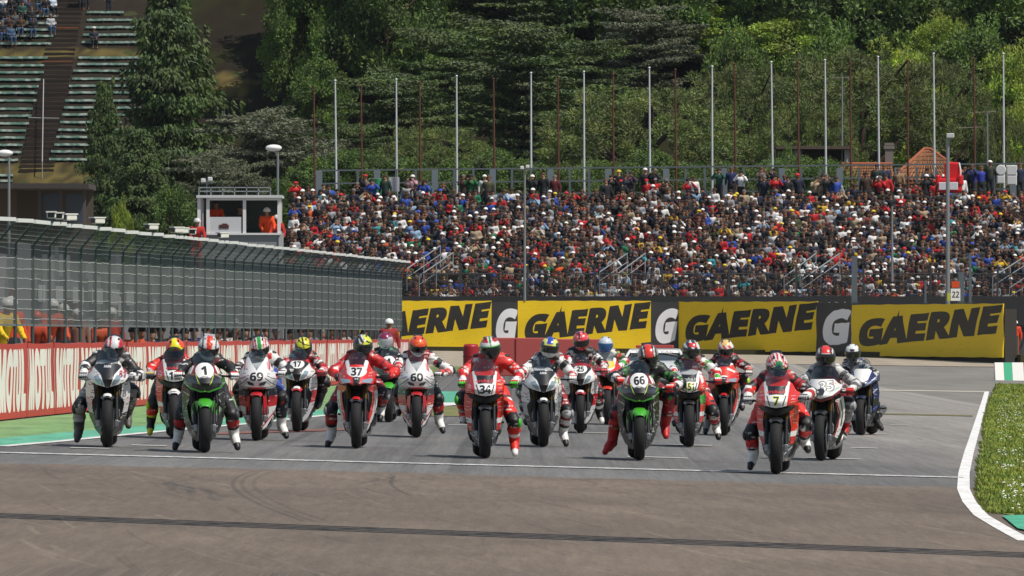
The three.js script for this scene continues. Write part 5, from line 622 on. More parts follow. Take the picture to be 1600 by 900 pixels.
const DISC = new THREE.LatheGeometry([[0.10, -0.003], [0.165, -0.003], [0.165, 0.003], [0.10, 0.003], [0.10, -0.003]].map(([a, b]) => new THREE.Vector2(a, b)), 32).rotateZ(Math.PI / 2);
const rubber = new THREE.MeshStandardMaterial({ color: 0x141415, roughness: 0.8, bumpMap: (() => { const n = 128, d = new Uint8Array(n * n * 4); for (let i = 0; i < n * n; i++) { const v = 128 + 120 * (fbm((i % n) / 9, Math.floor(i / n) / 9, 3) - 0.5) + 60 * (hash3(i, 3, 1) - 0.5); d.set([v, v, v, 255], i * 4); } const t = new THREE.DataTexture(d, n, n); t.magFilter = THREE.LinearFilter; t.wrapS = t.wrapT = THREE.RepeatWrapping; t.repeat.set(8, 2); t.needsUpdate = true; return t; })(), bumpScale: 0.002 });
const darkMetal = M(0x26282b, 0.45, 0.6), blackPlastic = M(0x131416, 0.45), steel = M(0x9a9da0, 0.35, 0.85), engineBlack = M(0x0c0d0e, 0.7, 0.2);
const glassTint = new THREE.MeshPhysicalMaterial({ color: 0xe6eaec, transmission: 1, thickness: 0, roughness: 0.03, ior: 1.45, side: THREE.DoubleSide });
const glassDark = new THREE.MeshPhysicalMaterial({ color: 0xa0a5a9, transmission: 1, thickness: 0, roughness: 0.04, ior: 1.45, side: THREE.DoubleSide });
const lens = new THREE.MeshPhysicalMaterial({ color: 0x9fb4bf, roughness: 0.08, metalness: 0.35, clearcoat: 1, clearcoatRoughness: 0.05, side: THREE.DoubleSide });
const lensDark = new THREE.MeshPhysicalMaterial({ color: 0x3a3f44, roughness: 0.08, metalness: 0.3, clearcoat: 1, clearcoatRoughness: 0.05, side: THREE.DoubleSide });
const ZF = 0.71, ZR = -0.71;
function arcShell(R, w, a0, a1, crown, thick = 0.006) { // a guard over the front wheel, angles from straight up towards the front
  const n = 18, m = 8, pos = [], ix = []; for (const o of [0, -thick]) for (let i = 0; i <= n; i++) { const a = lerp(a0, a1, i / n); for (let j = 0; j <= m; j++) { const u = j / m * 2 - 1, r = R + o + crown * (1 - u * u) - (Math.abs(u) > 0.8 ? 0.02 : 0), taper = 1 - 0.35 * sst(0.6, 1, Math.abs(i / n * 2 - 1)); pos.push(u * w / 2 * taper, 0.30 + r * Math.cos(a), ZF + r * Math.sin(a)); } }
  const W = m + 1, N = (n + 1) * W; for (let i = 0; i < n; i++) for (let j = 0; j < m; j++) { const a = i * W + j; ix.push(a, a + 1, a + W + 1, a, a + W + 1, a + W, a + N, a + N + W + 1, a + N + 1, a + N, a + N + W, a + N + W + 1); }
  for (let i = 0; i < n; i++) for (const j of [0, m]) { const a = i * W + j; ix.push(a, a + W, a + N + W, a, a + N + W, a + N); } for (const i of [0, n]) for (let j = 0; j < m; j++) { const a = i * W + j; ix.push(a, a + 1, a + N + 1, a, a + N + 1, a + N); }
  const g = new THREE.BufferGeometry(); g.setAttribute('position', new THREE.Float32BufferAttribute(pos, 3)); g.setIndex(ix); g.computeVertexNormals(); return g;
}
function loft(secs, n = 16) { // secs: [z, centre y, half width, half height, squareness]
  const pos = [], ix = []; for (const [z, cy, hw, hh, sq = 2] of secs) for (let i = 0; i < n; i++) { const a = i / n * 6.2832, c = Math.cos(a), s = Math.sin(a), e = 2 / sq; pos.push(Math.sign(c) * Math.pow(Math.abs(c), e) * hw, cy + Math.sign(s) * Math.pow(Math.abs(s), e) * hh, z); }
  for (let j = 0; j < secs.length - 1; j++) for (let i = 0; i < n; i++) { const a = j * n + i, b = j * n + (i + 1) % n; ix.push(a, a + n, b + n, a, b + n, b); }
  for (const j of [0, secs.length - 1]) { const c = pos.length / 3; pos.push(0, secs[j][1], secs[j][0]); for (let i = 0; i < n; i++) ix.push(c, j * n + i, j * n + (i + 1) % n); }
  const g = new THREE.BufferGeometry(); g.setAttribute('position', new THREE.Float32BufferAttribute(pos, 3)); g.setIndex(ix); g.computeVertexNormals(); return g;
}
const G = {}; // geometry shared between bikes
G.fork = (s) => merge([bar([s * 0.105, 0.30, ZF], [s * 0.105, 0.62, ZF - 0.125], 0.027, 10)]);
G.forkUp = (s) => bar([s * 0.105, 0.60, ZF - 0.118], [s * 0.105, 0.96, ZF - 0.262], 0.032, 10);
G.caliper = (s) => merge([rbox(s * 0.108, 0.40, ZF - 0.12, 0.052, 0.14, 0.075, 0.018), rbox(s * 0.135, 0.40, ZF - 0.11, 0.02, 0.09, 0.05, 0.008)]);
G.disc = (s) => DISC.clone().translate(s * 0.075, 0, 0);
G.rad = (() => { const l = [box(0, 0.52, 0.385, 0.29, 0.36, 0.03)]; for (let i = 0; i < 16; i++) l.push(box(0, 0.355 + i * 0.022, 0.405, 0.28, 0.006, 0.014)); return merge(l); })();
G.core = merge([loft([[0.36, 0.62, 0.10, 0.12, 3], [0.26, 0.55, 0.12, 0.30, 4], [0.12, 0.55, 0.15, 0.33, 4], [0.0, 0.52, 0.19, 0.36, 4], [-0.3, 0.52, 0.15, 0.22, 4]])]);
G.cowl = loft([[0.60, 0.80, 0.08, 0.05, 3], [0.48, 0.80, 0.13, 0.08, 3], [0.34, 0.80, 0.15, 0.10, 3], [0.2, 0.80, 0.15, 0.10, 3]]);
G.tank = loft([[0.26, 0.90, 0.11, 0.06, 2.6], [0.16, 0.93, 0.16, 0.10, 2.8], [0.0, 0.93, 0.17, 0.115, 2.8], [-0.16, 0.89, 0.13, 0.09, 2.6], [-0.26, 0.85, 0.10, 0.05, 2.4]]);
G.tail = loft([[-0.24, 0.83, 0.12, 0.05, 3], [-0.55, 0.86, 0.15, 0.05, 3], [-0.8, 0.93, 0.12, 0.05, 3], [-0.98, 0.98, 0.05, 0.03, 2.5]]);
G.seat = rbox(0, 0.895, -0.48, 0.26, 0.04, 0.3, 0.018);
G.swing = merge([-1, 1].map((s) => beam([s * 0.125, 0.38, -0.1], [s * 0.125, 0.33, ZR], 0.045, 0.085)));
G.exhaust = merge([bar([0.17, 0.30, -0.25], [0.2, 0.40, -0.62], 0.05, 14, 0.058), tube([[0.06, 0.22, 0.25], [0.08, 0.16, 0.05], [0.14, 0.2, -0.15], [0.17, 0.3, -0.27]], 0.03)]);
G.belly = loft([[0.34, 0.30, 0.05, 0.10, 2.2], [0.2, 0.24, 0.10, 0.11, 2.4], [-0.1, 0.21, 0.13, 0.09, 2.6], [-0.4, 0.22, 0.12, 0.07, 2.6]]);
G.clampA = (s) => merge([rbox(s * 0.105, 0.285, ZF, 0.05, 0.085, 0.075, 0.014), bar([s * 0.07, 0.30, ZF], [s * 0.15, 0.30, ZF], 0.017, 12)]); G.hose = (s) => tube([[s * 0.11, 0.42, ZF - 0.12], [s * 0.145, 0.55, ZF - 0.08], [s * 0.13, 0.7, ZF - 0.15], [s * 0.09, 0.8, ZF - 0.2]], 0.007, 14, 6);
G.peg = (s) => merge([bar([s * 0.15, 0.40, -0.42], [s * 0.26, 0.41, -0.42], 0.013, 8), beam([s * 0.15, 0.36, -0.36], [s * 0.15, 0.48, -0.48], 0.02, 0.07)]);
function liveryTex(draw) {
  return canvasTex(384, 768, (c, w, h) => {
    const K = 600, X = (x) => (x + 0.32) * K, Y = (y) => (1.28 - y) * K;
    const L = {
      base: (col) => { c.fillStyle = col; c.fillRect(0, 0, w, h); },
      poly: (pts, col, both = true) => { for (const P of both ? [pts, mirrorX(pts)] : [pts]) { c.fillStyle = col; c.beginPath(); P.forEach(([x, y], i) => i ? c.lineTo(X(x), Y(y)) : c.moveTo(X(x), Y(y))); c.closePath(); c.fill(); } },
      line: (pts, col, wd, both = true) => { for (const P of both ? [pts, mirrorX(pts)] : [pts]) { c.strokeStyle = col; c.lineWidth = wd * K; c.lineJoin = 'round'; c.beginPath(); P.forEach(([x, y], i) => i ? c.lineTo(X(x), Y(y)) : c.moveTo(X(x), Y(y))); c.stroke(); } },
      ell: (x, y, rx, ry, col, both = false) => { for (const s of both ? [1, -1] : [1]) { c.fillStyle = col; c.beginPath(); c.ellipse(X(x * s), Y(y), rx * K, ry * K, 0, 0, 7); c.fill(); } },
      text: (t, x, y, hgt, col, rot = 0, stroke, sq = 1) => { c.save(); c.translate(X(x), Y(y)); c.rotate(rot); c.scale(sq, 1); c.font = `bold ${Math.round(hgt * K * 1.36)}px sans-serif`; c.textAlign = 'center'; c.lineWidth = (stroke ? 0.016 : 0.006) * K; c.lineJoin = 'round'; if (hgt > 0.05) { c.strokeStyle = stroke || col; c.strokeText(t, 0, hgt * K / 2); } c.fillStyle = col; c.fillText(t, 0, hgt * K / 2); c.restore(); },
    };
    L.marks = () => { for (const [x0, x1, y0, y1, n] of [[0.13, 0.27, 0.30, 0.74, 15], [0.13, 0.23, 0.74, 0.98, 7]]) for (let i = 0; i < n; i++) for (const sd of [1, -1]) { const x = rr(x0, x1), y = rr(y0, y1), wd = rr(0.014, 0.05), hh = rr(0.006, 0.013), dat = c.getImageData(clamp(X(sd * x), 1, w - 2), clamp(Y(y), 1, h - 2), 1, 1).data, lum = dat[0] * 0.3 + dat[1] * 0.6 + dat[2] * 0.1; c.fillStyle = lum > 130 ? pick(['#1b1c20', '#a31b22', '#2a3f7a', '#1b1c20']) : pick(['#e6e6e2', '#d9d9d4', '#e3c93a', '#c9cbd0']); const nn = Math.max(2, Math.round(wd / 0.009)); for (let k = 0; k < nn; k++) if (rnd() > 0.15) c.fillRect(X(sd * x) + k * wd * K / nn, Y(y), wd * K / nn * 0.72, hh * K); } };
    draw(L);
    L.marks();
    for (let i = 0; i < 260; i++) { c.fillStyle = `rgba(30,26,24,${rr(0.03, 0.12)})`; c.fillRect(rnd() * w, rnd() * h, rr(1, 3), rr(1, 3)); } // flies and stone chips
  });
}
const RED = '#c8141b', BRIGHT = '#d92418', WHITE = '#e9e9e6', BLK = '#141416', GRN = '#3fae27', LIME = '#b6d236';
const panigale = (num, pl, nc, o = {}) => (L) => {
  L.base(o.base || BRIGHT); L.poly([[0, 1.2], [0.15, 1.05], [0.10, 0.87], [0, 0.87]], BLK); // dark screen surround
  L.poly([[0.115, 1.03], [0.15, 1.03], [0.115, 0.75], [0.075, 0.725], [0.06, 0.74]], WHITE); L.poly([[0, 0.725], [0.075, 0.735], [0.118, 0.865], [0, 0.875]], pl); L.line([[0.105, 0.86], [0.07, 0.745]], BLK, 0.012); L.text(num, 0, 0.803, 0.095, nc, 0, o.stroke, num.length > 2 ? 0.68 : 0.95);
  L.text('aruba.it', 0, 0.905, 0.04, o.aruba || '#d8232a', 0); for (const y of [0.86, 0.82, 0.79]) L.line([[0.16, y], [0.205, y + 0.003]], 'rgba(255,255,255,.65)', 0.007);
  L.poly([[0.1, 0.45], [0.3, 0.5], [0.3, 0.40], [0.1, 0.33]], WHITE); L.poly([[0.1, 0.40], [0.3, 0.43], [0.3, 0.38], [0.1, 0.34]], RED); L.poly([[0.02, 0.3], [0.3, 0.36], [0.3, 0.1], [0.02, 0.1]], '#3a3a3d'); L.line([[0.06, 0.2], [0.2, 0.33]], '#b8bcc0', 0.012); for (const y of [0.66, 0.6, 0.56]) L.line([[0.17, y], [0.215, y]], 'rgba(255,255,255,.6)', 0.008);
};
const ninja = (num) => (L) => {
  L.base(BLK); L.poly([[0.10, 1.03], [0.17, 0.98], [0.2, 0.90], [0.12, 0.88]], '#8f1420'); L.line([[0.125, 1.0], [0.165, 0.91]], WHITE, 0.02); L.line([[0.145, 1.0], [0.185, 0.91]], WHITE, 0.008);
  L.ell(0, 0.94, 0.108, 0.098, WHITE); L.text(num, 0, 0.945, 0.098, BLK, -0.1, null, num.length > 1 ? 0.92 : 1.2); L.poly([[0, 0.86], [0.06, 0.87], [0.045, 0.845], [0, 0.84]], '#2a2a2c'); L.text('ninja', 0, 0.875, 0.022, '#202022');
  L.line([[0.105, 0.90], [0.075, 0.81], [0.055, 0.78]], LIME, 0.009); L.line([[0.19, 0.905], [0.11, 0.90]], '#4f8f2a', 0.008);
  L.poly([[0.0, 0.705], [0.05, 0.71], [0.17, 0.755], [0.24, 0.82], [0.24, 0.795], [0.17, 0.73], [0.05, 0.69], [0, 0.69]], GRN); L.poly([[0.195, 0.80], [0.245, 0.83], [0.245, 0.875], [0.21, 0.86]], '#2d7a1e'); L.ell(0, 0.705, 0.012, 0.012, LIME); L.text('MOTOCARD', 0.155, 0.885, 0.014, '#cfd2d0', 0.5);
  for (let i = 0; i < 46; i++) { const x = rr(0.13, 0.25), y = rr(0.15, 0.72); L.line([[x, y], [x + rr(-0.02, 0.03), y + rr(0.01, 0.05)]], pick(['#2f5a1e', '#54584f', '#7d8279', '#263a1c', '#a9ada6']), rr(0.004, 0.012)); }
  L.line([[0.17, 0.66], [0.235, 0.70]], '#b8bcb6', 0.012); L.line([[0.16, 0.62], [0.2, 0.58]], '#c6c9c2', 0.012);
};
const bmw = (num, o) => (L) => {
  L.base(o.base || WHITE); L.poly([[0, 0.6], [0.025, 0.7], [0.082, 0.86], [0.16, 0.945], [0.1, 1.1], [0, 1.1]], o.mask || BLK); L.poly([[0.165, 0.95], [0.25, 0.88], [0.25, 0.84], [0.19, 0.90]], o.tip || '#c42a2e');
  if (o.plate) { L.ell(0, 0.945, 0.10, 0.062, WHITE); L.text(num, 0, 0.945, 0.075, BLK, 0); } else { L.text(num, 0.178, 0.862, 0.08, o.nc || '#8e1d1d', 0.1, o.ns, 0.75); L.text('AMB', 0, 0.955, 0.03, '#dfe2e3'); }
  L.poly([[0.1, 0.55], [0.3, 0.60], [0.3, 0.45], [0.1, 0.36]], o.mid || '#bfc2c4'); L.poly([[0.02, 0.34], [0.3, 0.45], [0.3, 0.1], [0.02, 0.1]], o.low || '#2a2a2d'); for (let i = 0; i < 14; i++) { const x = rr(0.14, 0.25), y = rr(0.3, 0.78); L.line([[x, y], [x + rr(0.01, 0.04), y + rr(-0.01, 0.02)]], pick(o.dec || ['#a82028', '#2b2b2e', '#4a5f86']), rr(0.004, 0.01)); }
};
const honda = (num) => (L) => {
  L.base('#dededd'); L.poly([[0.2, 0.76], [0.27, 0.80], [0.27, 0.66], [0.12, 0.66], [0.12, 0.69], [0.2, 0.70]], '#9da0a3'); L.line([[0.11, 0.80], [0.18, 0.74], [0.25, 0.70]], '#3b3d42', 0.012); L.line([[0.13, 0.83], [0.19, 0.80], [0.25, 0.785]], '#55585c', 0.01); L.line([[0.12, 0.76], [0.18, 0.70], [0.24, 0.68]], '#70747a', 0.01);
  L.line([[0.145, 1.05], [0.165, 0.90]], '#c8232b', 0.014); L.text('HONDA', 0.14, 0.96, 0.02, '#c8232b', 1.35); L.text(num, 0, 0.82, 0.105, BLK, -0.03, null, 1.12); L.poly([[0, 0.68], [0.12, 0.685], [0.12, 0.65], [0, 0.65]], '#8c2a2d');
  L.poly([[0.1, 0.66], [0.3, 0.66], [0.3, 0.585], [0.1, 0.57]], '#242a3c'); L.poly([[0.1, 0.57], [0.3, 0.585], [0.3, 0.46], [0.1, 0.42]], '#b3151d'); L.poly([[0.0, 0.40], [0.3, 0.46], [0.3, 0.1], [0.0, 0.1]], '#d9d9d8'); L.line([[0.05, 0.15], [0.25, 0.42]], '#b3151d', 0.014); 
};
const aprilia = (num) => (L) => {
  L.base('#d3211d'); L.poly([[0.085, 1.1], [0.15, 1.08], [0.125, 0.97], [0.09, 0.98]], WHITE); L.ell(0, 0.945, 0.125, 0.072, WHITE); L.poly([[0, 1.03], [0.05, 1.02], [0.08, 1.0], [0, 0.995]], '#d3211d'); L.text(num, 0, 0.942, 0.095, BLK, 0, null, 0.98); L.poly([[0, 0.77], [0.035, 0.78], [0.05, 0.87], [0, 0.88]], '#2a2a2c'); L.line([[0.012, 0.79], [0.012, 0.86]], '#d7d8da', 0.016);
  L.poly([[0.21, 0.70], [0.3, 0.75], [0.3, 0.2], [0.11, 0.2], [0.19, 0.44], [0.215, 0.6]], '#cfd0d0'); L.line([[0.235, 0.6], [0.21, 0.44]], '#8a8c90', 0.01); L.poly([[0.02, 0.3], [0.14, 0.3], [0.1, 0.1], [0.02, 0.1]], '#6d6f72');
};
const mvL = (L) => { L.base('#e2e2e0'); L.poly([[0, 0.70], [0.12, 0.745], [0.23, 0.84], [0.25, 0.90], [0.14, 0.80], [0, 0.755]], '#8a141c'); L.line([[0.06, 0.80], [0.2, 0.90]], '#3e8f86', 0.006); L.text('35', 0.06, 0.915, 0.12, '#e9e9e6', -0.12, '#26221f'); L.line([[0.16, 0.72], [0.19, 0.58], [0.165, 0.42], [0.12, 0.28]], '#8a141c', 0.018); L.line([[0.205, 0.74], [0.225, 0.58], [0.2, 0.42]], '#26262a', 0.012); L.poly([[0.02, 0.3], [0.12, 0.3], [0.2, 0.24], [0.1, 0.1], [0.02, 0.1]], '#3a3b3e'); };
const yam = (L) => { L.base('#16245f'); L.poly([[0, 0.80], [0.1, 0.86], [0.15, 1.02], [0, 1.05]], WHITE); L.line([[0.12, 0.80], [0.2, 0.9]], '#dfe3ea', 0.015); L.poly([[0.0, 0.5], [0.3, 0.6], [0.3, 0.1], [0, 0.1]], '#20242e'); L.line([[0.15, 0.66], [0.21, 0.72]], '#cfd4da', 0.015); L.line([[0.06, 0.3], [0.2, 0.45]], '#3a57c4', 0.02); };
function motorcycle(cfg, label, px, py, yaw) {
  const md = MODEL[cfg.model], g0 = onGround(px, py), psi = -0.055 + yaw;
  // px, py is where the front tyre meets the ground
  const t = thing('motorcycle', label, 'motorcycle', [0, 0, 0], psi, 'racing motorcycles leaving the grid');
  const sx = Math.sin(psi), cz = Math.cos(psi); t.position.set(g0.x - sx * ZF, 0, g0.z - cz * ZF); t.position.y = gy(t.position.x, t.position.z) + 0.004;
  t.rotation.z = cfg.lean || 0;
  seed(px * 7 + 3);
  const liv = new THREE.MeshPhysicalMaterial({ map: liveryTex(cfg.livery), roughness: 0.38, clearcoat: 0.9, clearcoatRoughness: 0.08, side: THREE.DoubleSide });
  const wf = mesh('front_wheel', RIM_F, M(cfg.rim ?? 0x1a1a1c, 0.5, 0.4), t); wf.position.set(0, 0.30, ZF); mesh('tyre', TYRE_F, rubber, wf); for (const s of [-1, 1]) mesh('brake_disc', G.disc(s), steel, wf);
  const wr = mesh('rear_wheel', RIM_R, M(cfg.rim ?? 0x1a1a1c, 0.5, 0.4), t); wr.position.set(0, 0.325, ZR); mesh('tyre', TYRE_R, rubber, wr);
  for (const s of [-1, 1]) { mesh('fork_leg', G.fork(s), darkMetal, t); mesh('fork_tube', G.forkUp(s), M(cfg.forks ?? md.forks, 0.35, 0.7), t); mesh('brake_caliper', G.caliper(s), M(cfg.caliper ?? 0x8a8c8e, 0.4, 0.6), t); mesh('foot_peg', G.peg(s), darkMetal, t); mesh('axle_clamp', G.clampA(s), steel, t); mesh('brake_hose', G.hose(s), blackPlastic, t); }
  mesh('radiator', G.rad, M(0x1b1c1e, 0.6, 0.5), t); mesh('engine', G.core, engineBlack, t); mesh('inner_cowl', G.cowl, engineBlack, t); mesh('swingarm', G.swing, M(cfg.swing ?? 0x8b8e91, 0.4, 0.7), t); mesh('exhaust', G.exhaust, M(0x8d8a84, 0.35, 0.8), t); mesh('belly_pan', G.belly, paintMat(cfg.belly ?? 0x2a2a2d), t);
  mesh('fuel_tank', G.tank, paintMat(cfg.tank), t); mesh('tail', G.tail, paintMat(cfg.tank), t); mesh('seat', G.seat, blackPlastic, t);
  mesh('upper_fairing', shell(full(md.upper), zUp), liv, t);
  const scr = shell(full(md.screen), zScreen, { thick: 0.004 }); mesh('windscreen', scr, cfg.darkScreen ? glassDark : glassTint, t);
  const rimPts = md.screen.map(([x, y]) => [x, y]); const rimLine = full(rimPts).map(([x, y]) => [x, y, zScreen(x, y) + 0.002]); mesh('screen_edge', new THREE.TubeGeometry(new THREE.CatmullRomCurve3(rimLine.map((p) => V(...p)), true, 'catmullrom', 0.2), 60, 0.0035, 5, true), blackPlastic, t);
  for (const s of [1, -1]) {
    mesh('side_fairing', shell(s > 0 ? md.side : mirrorX(md.side), zSide), liv, t);
    for (const p of md.lights) { if (cfg.model === 'mv' && s < 0) continue; mesh('headlight', shell(cfg.model === 'mv' ? full(p) : s > 0 ? p : mirrorX(p), zUp, { off: 0.006, thick: 0.01 }), ['honda', 'mv', 'kawasaki'].includes(cfg.model) ? lensDark : lens, t); }
    for (const p of md.lips) if (cfg.model === 'ducati') mesh('air_intake', shell(s > 0 ? p : mirrorX(p), zUp, { off: -0.01, thick: 0.02 }), blackPlastic, t); else if (s > 0) mesh(cfg.model === 'mv' ? 'chin_lip' : 'air_intake', shell(full(p), zUp, { off: cfg.model === 'mv' ? -0.012 : 0.004, thick: 0.01 }), cfg.model === 'mv' ? paintMat(0x7d1219) : blackPlastic, t);
    // clip-on bar, grip and lever run out to the rider's hand
    const h = cfg.hands[s > 0 ? 1 : 0], hx = h[0], hy = h[1], hz = h[2];
    mesh('handlebar', bar([s * 0.09, hy + 0.01, hz - 0.02], [hx - s * 0.07, hy, hz], 0.012, 8), darkMetal, t); mesh('grip', bar([hx - s * 0.075, hy, hz], [hx + s * 0.058, hy, hz], 0.0165, 10), blackPlastic, t); mesh('lever', tube([[hx - s * 0.085, hy, hz + 0.03], [hx - s * 0.03, hy + 0.002, hz + 0.075], [hx + s * 0.05, hy - 0.006, hz + 0.068]], 0.007, 8, 6), darkMetal, t);
  }
  if (md.fender === 'flaps') { mesh('front_fender', arcShell(0.315, 0.16, -0.5, 0.75, 0.012), paintMat(0x3fa324), t); for (const s of [-1, 1]) mesh('fender_flap', shell((s > 0 ? (q) => q : mirrorX)([[0.075, 0.60], [0.12, 0.585], [0.148, 0.55], [0.15, 0.43], [0.14, 0.38], [0.085, 0.40], [0.08, 0.5]]), (x, y) => ZF - 0.02 - (Math.abs(x) - 0.08) * 2.2 - (0.5 - y) * 0.25, { thick: 0.008 }), paintMat(0x3fa324), t); }
  else mesh('front_fender', arcShell(0.315, 0.16, -0.9, 0.5, 0.012), paintMat(cfg.fender), t);
  if (md.fender === 'legs') for (const s of [-1, 1]) mesh('fork_guard', shell((s > 0 ? (q) => q : mirrorX)([[0.085, 0.58], [0.125, 0.56], [0.14, 0.42], [0.135, 0.24], [0.10, 0.22], [0.09, 0.35]]), (x, y) => ZF + 0.02 - (Math.abs(x) - 0.09) * 1.6 - (0.6 - y) * 0.0, { thick: 0.01 }), paintMat(cfg.fender), t);
  if (cfg.tip !== undefined) mesh('fender_tip', arcShell(0.331, 0.11, 0.1, 0.42, 0.01), M(cfg.tip, 0.4), t);
  return t;
}

// ---------- riders ----------
function gloveGeo() {
  const p = [cap([0, 0.028, -0.10], [0, 0.032, -0.055], 0.034, 0.036, 'cuff')]; const xs = [-0.034, -0.0115, 0.0115, 0.034];
  for (const x of xs) p.push(cap([x * 0.8, 0.032, -0.06], [x, 0.034, -0.005], 0.016, 0.0145, 'back'));
  xs.forEach((x, i) => { const l = [0.9, 1, 1.02, 0.94][i]; p.push(cap([x, 0.034, -0.005], [x, 0.024, 0.03 * l], 0.0125, 0.0112, 'finger'), cap([x, 0.024, 0.03 * l], [x, -0.008, 0.034 * l], 0.011, 0.0102, 'finger'), cap([x, -0.008, 0.034 * l], [x, -0.026, 0.012], 0.0102, 0.009, 'finger')); });
  p.push(cap([0.036, 0.02, -0.055], [0.05, -0.004, -0.026], 0.0145, 0.0125, 'finger'), cap([0.05, -0.004, -0.026], [0.042, -0.027, 0.0], 0.0125, 0.0105, 'finger'), cap([0.042, -0.027, 0.0], [0.026, -0.033, 0.018], 0.0105, 0.009, 'finger'));
  for (const x of xs) p.push(cap([x, 0.044, -0.01], [x, 0.043, 0.002], 0.0095, 0.0085, 'guard'));
  return sdfMesh(p, 0.006, 0.006);
}
const GLOVE = gloveGeo();
const gloveParts = (() => { const q = GLOVE.attributes.position, out = []; for (let i = 0; i < q.count; i++) out.push(GLOVE.userData.nearest(q.getX(i), q.getY(i), q.getZ(i))[0].id); return out; })();
const HELM = (() => { const g = new THREE.SphereGeometry(1, 56, 40), p = g.attributes.position; for (let i = 0; i < p.count; i++) { let x = p.getX(i), y = p.getY(i), z = p.getZ(i); const chin = sst(0.05, 0.75, -y) * sst(-0.2, 0.7, z); const cut = y < -0.72 ? -0.72 - (y + 0.72) * 0.2 : y; const sp = sst(0.3, 0.9, -z) * sst(-0.2, 0.5, y) * 0.06; p.setXYZ(i, x * (0.128 - 0.018 * chin), cut * 0.142 + 0.0 - 0.018 * chin, z * (0.15 + sp * 0.3) + 0.022 * chin); } g.computeVertexNormals(); return g; })();
const HELM_DIR = (() => { const s = new THREE.SphereGeometry(1, 56, 40); return s.attributes.position; })();
const VISOR = (() => { const g = new THREE.SphereGeometry(1, 40, 12, Math.PI * 1.5 - 1.25 - Math.PI, 2.5, 1.30, 0.62); const p = g.attributes.position; for (let i = 0; i < p.count; i++) { let x = p.getX(i), y = p.getY(i), z = p.getZ(i); p.setXYZ(i, x, y, z); } g.rotateY(0); return g; })();
{ // aim the visor patch at +z and wrap it on the shell
  VISOR.computeBoundingBox(); const c = new THREE.Vector3(); const p = VISOR.attributes.position; for (let i = 0; i < p.count; i++) c.add(V(p.getX(i), 0, p.getZ(i))); VISOR.rotateY(-Math.atan2(c.x, c.z));
  for (let i = 0; i < p.count; i++) { const x = p.getX(i), y = p.getY(i), z = p.getZ(i); const chin = sst(0.05, 0.75, -y) * sst(-0.2, 0.7, z); p.setXYZ(i, x * (0.131 - 0.018 * chin), y * 0.144 - 0.018 * chin, z * 0.154 + 0.022 * chin); } VISOR.computeVertexNormals();
}
const visorMat = new THREE.MeshPhysicalMaterial({ color: 0x0d0e10, roughness: 0.08, clearcoat: 1, clearcoatRoughness: 0.04, side: THREE.DoubleSide });
const helmMat = new THREE.MeshPhysicalMaterial({ vertexColors: true, roughness: 0.3, clearcoat: 1, clearcoatRoughness: 0.05, side: THREE.DoubleSide });
const leather = new THREE.MeshPhysicalMaterial({ vertexColors: true, roughness: 0.55, clearcoat: 0.15, clearcoatRoughness: 0.4, side: THREE.DoubleSide });
